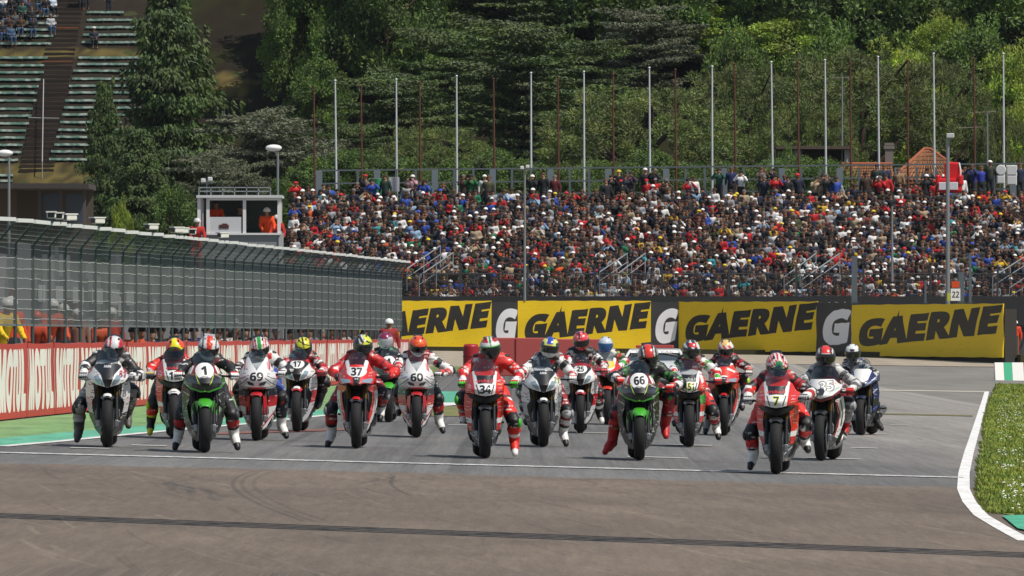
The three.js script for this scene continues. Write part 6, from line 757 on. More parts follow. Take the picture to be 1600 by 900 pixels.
function rider(cfg, label, bike, px, py, pose) {
  const g0 = onGround(px, py), s = g0.s, psi = bike.rotation.y, sp = Math.sin(psi), Xd = g0.x / g0.d;
  // photo place -> the motorcycle's own axes, at a given depth along it
  const P = ([x, y], z) => { const dx = (x - px) / s, back = ZF - z, yy = (py - y) / s; return [dx + back * (sp + Xd), yy, z]; };
  const hd = P(pose.head, 0.13), tw = cfg.tuck ?? 0;
  const shL = P(pose.shL, 0.0), shR = P(pose.shR, 0.0), elL = P(pose.elL, 0.13), elR = P(pose.elR, 0.13), haL = P(pose.haL, 0.40), haR = P(pose.haR, 0.40);
  const zk = (an) => an < 0.28 ? [0.06, -0.08, 0.06] : [0.02, -0.40, -0.27]; // leg hanging to the ground, or foot on the peg
  const anLy = (py - pose.anL[1]) / s, anRy = (py - pose.anR[1]) / s, zL = zk(anLy), zR = zk(anRy);
  const knL = P(pose.knL, zL[0]), anL = P(pose.anL, zL[1]), toL = P(pose.toL, zL[2]), knR = P(pose.knR, zR[0]), anR = P(pose.anR, zR[1]), toR = P(pose.toR, zR[2]);
  const mid = (a, b, t = 0.5) => [0, 1, 2].map((i) => lerp(a[i], b[i], t));
  const ch = mid(shL, shR), hipY = 0.90, hx = (ch[0]) * 0.5, pel = [hx, hipY, -0.46], neck = [lerp(ch[0], hd[0], 0.5), lerp(ch[1], hd[1], 0.35), lerp(ch[2], hd[2], 0.4)];
  const in3 = (a, b, d) => { const v = [0, 1, 2].map((i) => b[i] - a[i]), l = Math.hypot(...v); return a.map((q, i) => q + v[i] / l * d); };
  const sL = in3(shL, shR, 0.05), sR = in3(shR, shL, 0.05); for (const q of [sL, sR]) q[1] -= 0.035;
  const wL = in3(haL, elL, 0.10), wR = in3(haR, elR, 0.10);
  const prims = [cap(pel, [ch[0], ch[1] - 0.10, -0.12], 0.155, 0.155, 'torso'), cap(mid(sL, sR, 0.22), mid(sL, sR, 0.78), 0.105, 0.105, 'chest'), cap([ch[0], ch[1] - 0.14, 0.0], [pel[0], pel[1] + 0.02, -0.25], 0.115, 0.12, 'belly'), cap([ch[0], ch[1] + 0.03, -0.12], [ch[0], ch[1] - 0.02, -0.24], 0.075, 0.05, 'hump'), cap(ch, [hd[0], hd[1] - 0.05, hd[2] - 0.03], 0.07, 0.065, 'neck'), cap([hd[0], hd[1] + 0.01, hd[2] - 0.01], [hd[0], hd[1] - 0.03, hd[2] + 0.01], 0.095, 0.085, 'head')];
  for (const [S, sh, el, wr, kn, an] of [[-1, sL, elL, wL, knL, anL], [1, sR, elR, wR, knR, anR]]) {
    const n = S < 0 ? 'L' : 'R';
    prims.push(cap(sh, [sh[0], sh[1] + 0.012, sh[2]], 0.078, 0.074, 'shoulder'), cap(sh, el, 0.073, 0.061, 'arm'), cap(el, wr, 0.061, 0.046, 'fore'), cap(el, [el[0] + S * 0.012, el[1] - 0.005, el[2] + 0.005], 0.062, 0.057, 'elbow'));
    const hip = [pel[0] + S * 0.12, pel[1] - 0.04, pel[2] + 0.04];
    prims.push(cap(hip, kn, 0.105, 0.078, 'thigh'), cap(kn, [kn[0], kn[1] - 0.01, kn[2] + 0.012], 0.076, 0.071, 'knee'), cap(kn, mid(kn, an, 0.45), 0.071, 0.073, 'shin'), cap(mid(kn, an, 0.45), an, 0.071, 0.053, 'shin'));
  }
  const k = cfg.col, acc = (v) => (Array.isArray(v) ? v : [v]);
  const body = sdfMesh(prims, 0.0175, 0.028);
  // soft creases of the leather
  { const p = body.attributes.position, nn = body.attributes.normal; for (let i = 0; i < p.count; i++) { const x = p.getX(i), y = p.getY(i), z = p.getZ(i); const d = 0.007 * (Math.sin(y * 55 + 6 * fbm(x * 9 + px, z * 9, 2)) * 0.5 + fbm(x * 26 + px, y * 26 + z * 11, 3) - 0.5); p.setXYZ(i, x + nn.getX(i) * d, y + nn.getY(i) * d, z + nn.getZ(i) * d); } body.computeVertexNormals(); }
  const near = body.userData.nearest, cc = {}; const col = (h) => cc[h] || (cc[h] = new THREE.Color(h));
  const dark = 0x17171a;
  colorize(body, (x, y, z) => {
    const [p, t] = near(x, y, z); let c = k[p.id] ?? k.torso;
    if (p.id === 'head') return col(dark); if (p.id === 'neck') c = k.chest ?? k.torso;
    if (p.id === 'hump') c = k.hump ?? k.torso; if (p.id === 'belly' || p.id === 'chest') c = k.chest ?? k.torso;
    if (p.id === 'arm' && k.armStripe && t > 0.35 && t < 0.62) c = k.armStripe; if (p.id === 'fore' && k.foreStripe && t > 0.3 && t < 0.75) c = k.foreStripe; if (p.id === 'thigh' && k.thighStripe && t > 0.55 && t < 0.85) c = k.thighStripe; if (p.id === 'shin' && k.shinStripe && t > 0.25 && t < 0.7) c = k.shinStripe;
    // sewn patches
    const h = hash3(Math.floor(x * 17 + 50), Math.floor(y * 24 + 50) + px, Math.floor(z * 9 + 50)); if (k.patch && h > 0.9) c = k.patch[Math.floor(h * 997) % k.patch.length]; const fy = (y * 24 + 50) % 1, h2 = hash3(Math.floor(x * 62 + 90), Math.floor(y * 24 + 50), Math.floor(z * 20 + 90) + px); if (h > 0.66 && h < 0.9 && fy > 0.35 && fy < 0.7 && h2 > 0.4) c = new THREE.Color(c).getHSL({}).l > 0.55 ? 0x2a2a2e : 0xdcdcd8; if (['arm', 'thigh', 'shin'].includes(p.id) && Math.abs(t - 0.48) < 0.025) c = dark; if (p.id === 'torso' && Math.abs(Math.abs(x) - 0.115) < 0.012) c = dark;
    // stretch panels behind elbow and knee, dark seams
    if ((p.id === 'thigh' && t > 0.9) || (p.id === 'arm' && t > 0.9)) c = k.stretch ?? dark;
    return col(c);
  });
  const t = thing('person', label, 'person', bike.position.toArray(), psi, 'riders on the racing motorcycles'); t.rotation.z = bike.rotation.z;
  mesh('body', body, leather, t);
  // boots
  for (const [S, kn, an, to] of [[-1, knL, anL, toL], [1, knR, anR, toR]]) {
    const up = mid(an, kn, 0.42), v = [to[0] - an[0], to[1] - an[1], to[2] - an[2]], L = Math.hypot(...v), f = v.map((q) => q / L * Math.min(0.22, Math.max(0.17, L))); const toe = [an[0] + f[0], an[1] + f[1], an[2] + f[2]];
    const down = [0, -0.05, -0.02], heel = [an[0] + down[0] - f[0] * 0.15, an[1] + down[1], an[2] + down[2] - f[2] * 0.2];
    const g = sdfMesh([cap(up, an, 0.071, 0.06, 'shaft'), cap(an, heel, 0.05, 0.042, 'heel'), cap(heel, mid(heel, toe, 0.55), 0.04, 0.046, 'foot'), cap(an, mid(an, toe, 0.6), 0.052, 0.046, 'foot'), cap(mid(an, toe, 0.5), toe, 0.047, 0.036, 'toe')], 0.012, 0.02);
    const near2 = g.userData.nearest; colorize(g, (x, y, z) => { const [p, tt] = near2(x, y, z); const b = k.boot; return col(p.id === 'shaft' ? (tt < 0.35 ? b[1] : b[0]) : p.id === 'toe' ? (tt > 0.55 ? b[1] : b[0]) : p.id === 'heel' ? b[1] : b[0]); });
    mesh('boot', g, leather, t);
    const sl = new THREE.SphereGeometry(0.052, 14, 10); sl.scale(0.62, 1.15, 1); sl.translate(kn[0] + S * 0.062, kn[1] - 0.025, kn[2] + 0.022); mesh('knee_slider', sl, M(k.slider ?? 0x1a1a1c, 0.5), t);
    const cup = new THREE.SphereGeometry(0.05, 12, 8); cup.scale(0.9, 0.5, 1); const sh = S < 0 ? shL : shR; cup.translate(sh[0] - S * 0.03, sh[1] + 0.022, sh[2] + 0.02); mesh('shoulder_cup', cup, M(k.cup ?? 0x2a2a2d, 0.35), t);
  }
  for (const [S, ha, el] of [[-1, haL, elL], [1, haR, elR]]) {
    const g = GLOVE.clone(); if (S < 0) { g.scale(-1, 1, 1); const ix = g.index.array; for (let i = 0; i < ix.length; i += 3) { const q = ix[i]; ix[i] = ix[i + 1]; ix[i + 1] = q; } g.computeVertexNormals(); }
    // thumb to the inside; the back of the hand follows the forearm
    g.scale(-1.0, 1, 1); { const ix = g.index.array; for (let i = 0; i < ix.length; i += 3) { const q = ix[i]; ix[i] = ix[i + 1]; ix[i + 1] = q; } }
    const gl = k.glove; colorize(g, (x, y, z, i) => col(gloveParts[i] === 'finger' ? gl[0] : gloveParts[i] === 'guard' ? (gl[2] ?? dark) : gl[1])); g.computeVertexNormals();
    const o = mesh('glove', g, leather, t); o.position.set(...ha); const dx = el[0] - ha[0], dz = el[2] - ha[2], dy = el[1] - ha[1]; o.rotation.order = 'YXZ'; o.rotation.y = clamp(Math.atan2(-dx, -dz), -0.7, 0.7); o.rotation.x = clamp(Math.atan2(dy - 0.03, Math.hypot(dx, dz)), -0.5, 0.6); o.scale.setScalar(1.08);
  }
  const hg = HELM.clone(); colorize(hg, (x, y, z, i) => col(cfg.helm(HELM_DIR.getX(i), HELM_DIR.getY(i), HELM_DIR.getZ(i)))); 
  const h = mesh('helmet', hg, helmMat, t); h.position.set(hd[0], hd[1] - 0.005, hd[2]); h.rotation.set(cfg.nod ?? 0.22, (cfg.look ?? 0.12 * Math.sin(px * 3.7)) - psi, cfg.tilt ?? 0.11 * Math.sin(px * 1.9)); h.scale.setScalar(0.98);
  mesh('visor', VISOR, cfg.visor ? M(cfg.visor, 0.1, 0.3) : visorMat, h);
  mesh('spoiler', merge([rbox(0, 0.105, -0.115, 0.13, 0.022, 0.07, 0.01), rbox(0.05, 0.128, 0.03, 0.022, 0.014, 0.05, 0.006), rbox(-0.05, 0.128, 0.03, 0.022, 0.014, 0.05, 0.006)]), M(cfg.spoil ?? 0x1c1c1f, 0.3), h);
  return { t, hands: [haL, haR] };
}
// where the hands are, so that the bars can run out to them
function handsOf(px, py, pose, yaw) { const g0 = onGround(px, py), s = g0.s, sp = Math.sin(-0.055 + yaw), Xd = g0.x / g0.d; return [pose.haL, pose.haR].map(([x, y]) => [(x - px) / s + (ZF - 0.40) * (sp + Xd), (py - y) / s, 0.40]); }
const P14 = (head, shL, elL, haL, shR, elR, haR, knL, anL, toL, knR, anR, toR) => ({ head, shL, elL, haL, shR, elR, haR, knL, anL, toL, knR, anR, toR });
function entry(px, py, yaw, bikeCfg, bikeLabel, riderCfg, riderLabel, pose) { bikeCfg.hands = handsOf(px, py, pose, yaw); const b = motorcycle(bikeCfg, bikeLabel, px, py, yaw); rider(riderCfg, riderLabel, b, px, py, pose); }
const WT = 0xe4e4e0, BK = 0x17171a, RD = 0xc0161b, OR = 0xd9261a, GY = 0x8c8f92;

// ---------- the field ----------
// helmet paint by direction (x across, y up, z to the front)
const H = {
  a: (x, y, z) => Math.abs(x) < 0.2 && y > 0.15 ? 0xd3d4d6 : y > 0.35 ? (Math.abs(x) < 0.62 ? (Math.sin(x * 14) > 0.3 ? 0xc4202a : 0xd9dadc) : 0xb01c24) : y > 0.1 ? (z > 0.3 ? 0x2b2c30 : 0xbfc0c4) : 0x101114,
  b: (x, y, z) => (Math.abs(Math.abs(x) - 0.75 * (0.95 - y) - 0.05) < 0.2 || (Math.abs(x) < 0.25 && y > 0.6)) ? 0xe3e01c : y < -0.2 ? 0xd8d21e : 0xe04a16,
  c: (x, y, z) => Math.abs(x) < 0.28 && y > -0.1 ? (hash3(x * 9 + 9, y * 7 + 9, z * 7 + 9) > 0.85 ? 0xe88a30 : 0xd42a22) : y > 0 ? (Math.abs(x) > 0.55 && Math.abs(x) < 0.68 ? 0x1a1a1d : 0xdfdfdd) : (Math.abs(x) > 0.8 ? 0x222226 : 0xc9c9c9),
  d: (x, y, z) => { const a = Math.abs(x); return a < 0.2 ? 0x2f9a3a : a < 0.32 ? 0xe5e5e2 : a < 0.46 ? 0xc4202a : a < 0.58 ? 0xe5e5e2 : a < 0.72 ? 0xb51c26 : y < 0.1 ? 0x1a1b1f : 0xd9d9d6; },
  e: (x, y, z) => y > 0.0 && Math.abs(x) < 0.72 ? ((Math.abs(x) < 0.09 || Math.sin(y * 11 + x * 5) > 0.86) ? 0x1b1c1c : 0xd9d428) : 0x17181a,
  f: (x, y, z) => x > 0.1 && y > 0.0 ? (Math.sin(y * 10 + x * 6) > 0.75 ? 0x20221e : 0xd3d93c) : x > -0.35 && y > 0.35 ? (Math.sin(x * 13 + y * 9) > 0.2 ? 0xd4d4d2 : 0x2a2b2d) : y < 0.25 && y > 0.1 && z > 0.4 ? 0xcdd63a : 0x18191b,
  g: (x, y, z) => y > 0.25 ? (x > 0.3 && y < 0.5 && z > 0.2 ? 0xc9b9c0 : 0x7a1a45) : y > 0.05 ? 0x9a9ca2 : 0xcfd0d2,
  h: (x, y, z) => y > 0.0 ? (hash3(x * 6 + 9, y * 6 + 9, z * 5 + 9) > 0.86 ? 0xe8782c : 0xe2491f) : y > -0.2 ? 0x27345f : 0xdedcd8,
  i: (x, y, z) => { const a = Math.abs(x); if (y < 0.38 && y > -0.15 && z > -0.3) return 0x3fb51f; if (y < -0.15) return 0x1c1d1f; return a < 0.09 ? 0x2c8a3a : a < 0.2 ? 0xe3e3e0 : y < 0.62 && z > 0.1 ? 0xdededb : 0xb01d24; },
  j: (x, y, z) => Math.abs(x) < 0.3 && y > 0.12 ? (y < 0.42 && z > 0.3 ? 0xc4b63a : 0x2b41b8) : y > 0.08 ? (Math.abs(x) > 0.62 && y < 0.55 ? 0x1d1f1c : 0xd6df6e) : y > -0.3 ? 0x222428 : 0xcfcfcd,
  k: (x, y, z) => x < -0.1 && x > -0.3 && y > 0.45 ? 0x1b1a1c : hash3(x * 6 + 9, y * 7 + 9, z * 6 + 9) > 0.8 ? 0xe9a0a0 : y > 0 ? 0xd7303f : y > -0.25 ? 0x2f2730 : 0xb9232f,
  l: (x, y, z) => y > 0.2 ? 0xc3ccd6 : y > 0.0 ? 0x5f86b8 : 0x2f5f9c,
  m: (x, y, z) => { const a = Math.abs(x); return a < 0.36 && y > 0.05 ? 0xd83422 : a < 0.45 ? 0x202421 : a < 0.56 ? (y > -0.1 ? 0xe0e0dc : 0x1d8a2e) : a < 0.76 ? 0x1d231e : 0x9aa09a; },
  n: (x, y, z) => Math.abs(x) < 0.4 && y > 0.45 && y < 0.8 && z > 0 ? 0xd62a28 : y > 0.15 ? (Math.sin(x * 9 + y * 5) > 0.25 ? 0xdcdcda : 0x2b2c30) : x > 0.5 ? 0xb5222c : x < -0.5 ? 0x2f7a3e : 0x1f2023,
  o: (x, y, z) => Math.abs(x) < 0.5 && y > 0.62 ? 0xe0c070 : y > 0.3 ? (Math.sin(x * 10 + y * 8) > 0 ? 0xd04a3c : 0xe0dcd6) : y > 0.1 ? 0xd5d2cc : 0xb93a34,
  p: (x, y, z) => Math.hypot(x, y - 0.45) < 0.36 && z > 0.2 ? (Math.hypot(x, y - 0.45) < 0.16 ? 0x27356a : 0x1d8c4a) : y > 0.05 ? ((Math.floor(x * 6 + 20) + Math.floor(y * 6 + 20)) % 2 ? 0xdcdcd8 : 0xc7242c) : y > -0.1 ? 0x2f8a48 : 0xc7242c,
  q: (x, y, z) => Math.abs(x) < 0.42 && y > 0.2 ? (y < 0.36 && z > 0.3 ? 0xd8c9c6 : 0xd8352a) : Math.abs(x) > 0.6 && Math.abs(x) < 0.74 && y > 0 ? 0xdadbd8 : y < -0.62 ? 0xc42a24 : 0x141517,
  r: (x, y, z) => y > 0.0 ? (Math.abs(x) < 0.3 && y > 0.3 && y < 0.55 ? 0x23262a : Math.abs(x) > 0.75 ? 0x2a2c30 : 0xdcdedf) : 0x2c2d30,
};
const ducR = { torso: OR, chest: 0xc51c16, arm: OR, fore: BK, shoulder: OR, elbow: BK, thigh: OR, knee: BK, shin: OR, shinStripe: OR, patch: [OR, WT, OR, 0xb8281c], boot: [OR, WT], slider: 0x43b322, glove: [0x43b322, WT, RD] };
// front pair and third red bike
entry(168, 700, 0.093, { model: 'bmw', livery: bmw('81', { nc: '#8e1d1d', mid: '#c9c9c7' }), tank: 0xd8d8d6, fender: 0x19191b, tip: WT, forks: 0x463512, belly: 0x3a3a3d }, 'white and black motorcycle with dark red number at its headlight, leftmost of the field', { col: { torso: BK, chest: BK, arm: BK, fore: WT, foreStripe: BK, shoulder: BK, elbow: 0x8f9194, thigh: BK, thighStripe: 0x98938a, knee: 0x98938a, shin: 0x98938a, patch: [0xb9bbbd, BK, 0x35363a], boot: [0x5b5853, 0x4a4846], glove: [0x9fa2a5, WT, BK], cup: 0xb8babc }, helm: H.a, nod: 0.35 }, 'leftmost rider in black leathers with pale forearms and a red white and black helmet',
  P14([178, 543], [146, 555], [133, 573], [130, 590], [201, 557], [219, 588], [203, 592], [124, 637], [123, 671], [120, 689], [208, 613], [199, 647], [201, 668]));
entry(272, 686, 0.1, { model: 'ducati', livery: panigale('12', WHITE, BLK, { base: '#c01f24' }), tank: RD, fender: 0xd6d6d4, tip: WT, darkScreen: 1 }, 'red and white motorcycle half hidden behind the green motorcycle with number one', { col: { torso: OR, arm: OR, fore: OR, shoulder: OR, elbow: BK, thigh: BK, knee: BK, shin: OR, patch: [OR, BK, OR], boot: [BK, 0xc9d22a], slider: 0xb9cc2a, glove: [0x303236, 0x9c9fa2, 0xc9b02a] }, helm: H.b, nod: 0.5 }, 'rider in orange red leathers with a yellow crossed orange helmet, second from the left',
  P14([274, 545], [259, 554], [237, 574], [234, 589], [289, 557], [302, 573], [294, 584], [239, 631], [236, 657], [234, 679], [300, 630], [297, 652], [297, 662]));
entry(320, 708, 0.124, { model: 'kawasaki', livery: ninja('1'), tank: 0x1d5a1c, fender: 0x3fa324 }, 'black and green motorcycle with round plate reading 1, before the banner wall', { col: { torso: BK, chest: 0x1f3a1c, arm: BK, fore: BK, shoulder: BK, elbow: BK, thigh: BK, knee: 0x232326, shin: 0xb01d22, patch: [0x1f6a24, BK, 0x7e1a22, BK], boot: [WT, BK], slider: 0x3b3c40, glove: [WT, 0x2a2a2c, RD] }, helm: H.c, nod: 0.4, spoil: 0x9fa1a4 }, 'rider in black leathers with white boots on both sides of the motorcycle numbered 1',
  P14([326, 543], [304, 559], [289, 574], [279, 588], [345, 559], [358, 574], [366, 589], [284, 647], [279, 678], [273, 703], [362, 648], [366, 678], [372, 703]));
entry(401, 689, 0.05, { model: 'honda', livery: honda('69'), tank: 0xd8d8d6, fender: 0xb3151d }, 'white motorcycle numbered 69 in front of the banner wall', { col: { torso: WT, chest: WT, arm: WT, armStripe: BK, fore: BK, shoulder: WT, elbow: BK, thigh: 0x27438f, knee: BK, shin: 0x1b1f2c, patch: [WT, BK, RD, WT], boot: [WT, BK], slider: 0x2a2b2e, glove: [WT, WT, BK] }, helm: H.d, nod: 0.42 }, 'rider in white leathers behind number 69 with a green red and white striped helmet',
  P14([406, 543], [385, 556], [375, 574], [365, 589], [431, 555], [450, 578], [441, 586], [374, 608], [377, 638], [376, 650], [440, 622], [440, 664], [448, 684]));
entry(464, 675, 0.037, { model: 'bmw', livery: bmw('17', { base: '#e3e3e1', plate: 1, tip: '#b01a20', mid: '#b3161d', low: '#b9bbbd', dec: ['#dcdcda', '#b3161d'] }), tank: RD, fender: 0xc0161c, tip: WT, forks: 0x57431a, belly: 0xb8babc }, 'white faced red motorcycle with oval plate reading 17 near the banner wall', { col: { torso: 0x86171d, arm: 0x2a2a2d, armStripe: WT, fore: 0xa8222a, foreStripe: 0xd98a8e, shoulder: BK, elbow: WT, thigh: 0x7c1a1f, knee: BK, shin: BK, patch: [WT, 0xb0222a, BK], boot: [BK, 0x38383b], glove: [0xc0383d, WT, BK] }, helm: H.e, nod: 0.45, darkScreen: 1 }, 'rider in dark red leathers with a yellow and black helmet on number 17',
  P14([474, 542], [457, 553], [448, 566], [453, 579], [493, 555], [508, 578], [501, 584], [446, 606], [449, 630], [450, 642], [507, 597], [499, 626], [496, 637]));
entry(557, 701, 0.05, { model: 'aprilia', livery: aprilia('37'), tank: RD, fender: 0x1b1b1e, tip: RD, caliper: 0xb02026 }, 'red and white motorcycle with twin slim headlights and white plate reading 37', { col: { torso: RD, chest: 0xa3141a, arm: 0xb8181d, fore: OR, shoulder: RD, elbow: 0xa8161b, thigh: 0x8f1a1e, knee: BK, shin: 0xa3161c, patch: [RD, BK, WT, RD, RD], boot: [WT, BK], slider: 0x8c8f92, glove: [0x2a2a2d, 0x8f1a1e, BK] }, helm: H.f, nod: 0.2 }, 'rider in red leathers with a black and fluorescent yellow helmet on number 37',
  P14([567, 540], [543, 554], [521, 581], [530, 592], [589, 556], [618, 582], [602, 590], [517, 640], [518, 676], [511, 700], [598, 616], [596, 637], [594, 657]));
entry(607, 660, 0.05, { model: 'kawasaki', livery: ninja('4'), tank: 0xdad9d4, fender: 0x3fa324 }, 'white and green motorcycle at the back between numbers 37 and 60', { col: { torso: BK, arm: BK, fore: 0x2f8a3a, shoulder: BK, elbow: BK, thigh: BK, knee: 0x3c3e42, shin: BK, patch: [WT, BK, 0x3d9a46], boot: [BK, WT], glove: [BK, BK] }, helm: H.g, nod: 0.12, visor: 0xb9bcc0 }, 'rider in black leathers with a maroon and silver helmet at the back',
  P14([602, 532], [586, 548], [584, 563], [590, 577], [621, 549], [629, 563], [623, 577], [590, 612], [592, 636], [592, 648], [624, 612], [622, 636], [622, 647]));
entry(651, 684, 0.085, { model: 'honda', livery: honda('60'), tank: 0xd8d8d6, fender: 0xb3151d }, 'white motorcycle numbered 60 below the leftmost yellow board', { col: { torso: WT, chest: 0x9a1c22, arm: WT, armStripe: BK, fore: WT, foreStripe: 0xc03a3e, shoulder: 0xb81a20, elbow: BK, thigh: BK, knee: BK, shin: RD, shinStripe: BK, patch: [WT, RD, BK, WT], boot: [WT, BK], slider: 0x3a3b3f, glove: [WT, 0xd0403a, 0x27345f] }, helm: H.h, nod: 0.38 }, 'rider in white and red leathers with an orange helmet on number 60',
  P14([653, 540], [631, 554], [622, 570], [623, 581], [675, 554], [704, 580], [686, 587], [624, 613], [624, 636], [623, 647], [684, 622], [686, 656], [693, 677]));
entry(758, 717, 0.09, { model: 'ducati', livery: panigale('34', WHITE, '#14191c', { aruba: '#e2343a' }), tank: OR, fender: 0x151517, rim: 0x1a1a1c }, 'bright red motorcycle with white plate reading 34', { col: { ...ducR, fore: 0xd5d5d2, foreStripe: RD }, helm: H.i, nod: 0.2 }, 'rider in bright red leathers with green gloves and green banded helmet on number 34',
  P14([766, 544], [740, 560], [723, 584], [723, 602], [795, 560], [813, 585], [804, 602], [722, 623], [724, 645], [724, 659], [803, 659], [804, 690], [805, 711]));
entry(849, 699, 0.10, { model: 'bmw', livery: bmw('21', { nc: '#7f8f1c', mid: '#b4b6b8' }), tank: 0xd8d8d6, fender: 0x1a1a1d, tip: WT, forks: 0x463512, belly: 0x6a6c70 }, 'white and black motorcycle with yellow number 21 beside its headlight', { col: { torso: BK, chest: BK, arm: WT, armStripe: BK, fore: WT, foreStripe: 0xb23a3c, shoulder: RD, elbow: WT, thigh: 0x8d1a20, knee: 0xc9cacc, shin: WT, shinStripe: 0xa3222a, patch: [WT, BK, RD], boot: [WT, BK], slider: 0x8f9194, glove: [WT, WT, RD], cup: 0x9b9da0 }, helm: H.j, nod: 0.12 }, 'rider in black and white leathers with a pale yellow and blue helmet on number 21',
  P14([859, 543], [836, 557], [818, 580], [817, 596], [878, 557], [894, 585], [895, 594], [816, 611], [821, 650], [822, 662], [886, 645], [880, 675], [885, 697]));
entry(907, 677, 0.047, { model: 'bmw', livery: bmw('25', { base: '#e6e6e3', plate: 1, tip: '#b3161d', mid: '#b3161d', low: '#c3c5c7', dec: ['#dcdcda', '#b3161d'] }), tank: RD, fender: 0xb01a20, tip: WT, forks: 0x57431a, belly: 0xb8babc }, 'white faced red motorcycle with plate reading 25 behind number 21', { col: { torso: 0x9f1a20, chest: BK, arm: BK, armStripe: WT, fore: 0xb8242a, foreStripe: WT, shoulder: 0x2a2a2d, elbow: RD, thigh: 0x8f1a20, knee: BK, shin: BK, shinStripe: WT, patch: [RD, BK, WT], boot: [BK, WT], glove: [0xc9494a, WT, BK] }, helm: H.k, nod: 0.3 }, 'rider in dark red and black leathers with a bright red helmet on number 25',
  P14([908, 532], [889, 548], [887, 561], [892, 575], [928, 548], [944, 570], [944, 581], [890, 616], [891, 642], [891, 652], [936, 616], [936, 642], [941, 660]));
entry(949, 664, 0.04, { model: 'aprilia', livery: (L) => { aprilia('9')(L); L.poly([[0, 0.9], [0.12, 0.93], [0.1, 1.05], [0, 1.05]], '#d8c23a'); L.line([[0.1, 0.83], [0.2, 0.87]], '#3fae27', 0.02); }, tank: 0xd6d6d2, fender: 0xd23a1e }, 'red and yellow motorcycle partly hidden between number 25 and number 66', { col: { torso: 0xb9b9b5, arm: 0x1c5a34, armStripe: OR, fore: WT, foreStripe: 0x3d9a46, shoulder: 0x1d4a30, elbow: OR, thigh: 0x8a1a1e, knee: BK, shin: BK, shinStripe: WT, patch: [0xd9b93a, WT, RD], boot: [BK, WT], glove: [0xc9494a, WT] }, helm: H.l, nod: 0.1, visor: 0x3d6596 }, 'rider with pale blue and white helmet at the back, left of the white car',
  P14([946, 539], [931, 553], [930, 566], [935, 576], [966, 551], [977, 565], [966, 577], [936, 610], [936, 636], [936, 646], [962, 610], [962, 636], [962, 646]));
entry(999, 720, 0.066, { model: 'kawasaki', livery: ninja('66'), tank: 0x1d5a1c, fender: 0x3fa324 }, 'black and green motorcycle numbered 66 in front of the white car', { col: { torso: 0x2d7a2a, chest: BK, arm: BK, armStripe: 0x2f6f2a, fore: BK, foreStripe: WT, shoulder: 0x3a8a2e, elbow: BK, thigh: 0x8f1a1f, knee: 0xa81c22, shin: 0xa81c22, shinStripe: RD, patch: [0x4a9a36, BK, RD], boot: [0xb81a20, RD], slider: 0x2a2b2e, glove: [0xd4261e, 0xb9473f, WT] }, helm: H.m, nod: 0.4 }, 'rider with green shoulders, red gloves and red boots on number 66',
  P14([1013, 556], [990, 571], [959, 590], [970, 598], [1037, 573], [1064, 600], [1047, 609], [963, 646], [957, 688], [944, 710], [1048, 624], [1039, 665], [1041, 684]));
entry(1077, 699, 0.055, { model: 'ducati', livery: (L) => { panigale('151', WHITE, BLK, { base: '#e0392c', aruba: '#c8cfc9', stroke: '#d8e04a' })(L); L.poly([[0.1, 0.66], [0.25, 0.72], [0.25, 0.60], [0.1, 0.55]], '#2fb14a'); L.poly([[0.12, 1.03], [0.16, 1.02], [0.20, 0.88], [0.17, 0.84]], WHITE); L.line([[0.14, 0.87], [0.11, 0.77], [0.03, 0.735]], BLK, 0.012); }, tank: 0xd8d8d5, fender: 0x151517 }, 'red, white and green motorcycle with white plate reading 151', { col: { torso: 0x9c1d1e, chest: 0x7a1718, arm: WT, armStripe: 0x3fae27, fore: WT, foreStripe: RD, shoulder: BK, elbow: 0xd7d7d4, thigh: RD, knee: BK, shin: RD, shinStripe: WT, patch: [WT, BK, OR], boot: [WT, BK], slider: 0x3a3b3f, glove: [RD, 0x43b322, WT] }, helm: H.n, nod: 0.15 }, 'rider with white sleeves and a white black and red helmet on number 151',
  P14([1080, 547], [1059, 563], [1052, 580], [1057, 592], [1100, 560], [1119, 581], [1122, 597], [1053, 628], [1055, 653], [1054, 664], [1114, 644], [1119, 666], [1123, 686]));
entry(1131, 681, 0.03, { model: 'aprilia', livery: (L) => { aprilia('')(L); L.poly([[0, 1.0], [0.14, 1.06], [0.2, 0.95], [0.1, 0.88], [0, 0.9]], '#d93a20'); L.line([[0.05, 1.0], [0.17, 0.95]], '#e6e6e2', 0.03); }, tank: OR, fender: 0x1b1b1e, tip: RD, caliper: 0xb02026 }, 'orange red motorcycle without visible number behind number 151', { col: { torso: BK, arm: BK, armStripe: RD, fore: 0x2a2a2d, foreStripe: 0xc98a80, shoulder: 0xb01d22, elbow: 0xd9d5d0, thigh: BK, knee: BK, shin: BK, patch: [RD, WT, BK], boot: [0x8e8f90, BK], slider: 0xb6d82a, glove: [0xd9d5d0, 0xc0564c] }, helm: H.o, nod: 0.3 }, 'rider in black and red with a red, white and gold helmet behind number 151',
  P14([1134, 545], [1117, 556], [1109, 571], [1112, 583], [1151, 559], [1169, 575], [1170, 584], [1107, 634], [1105, 660], [1102, 677], [1162, 594], [1159, 628], [1160, 640]));
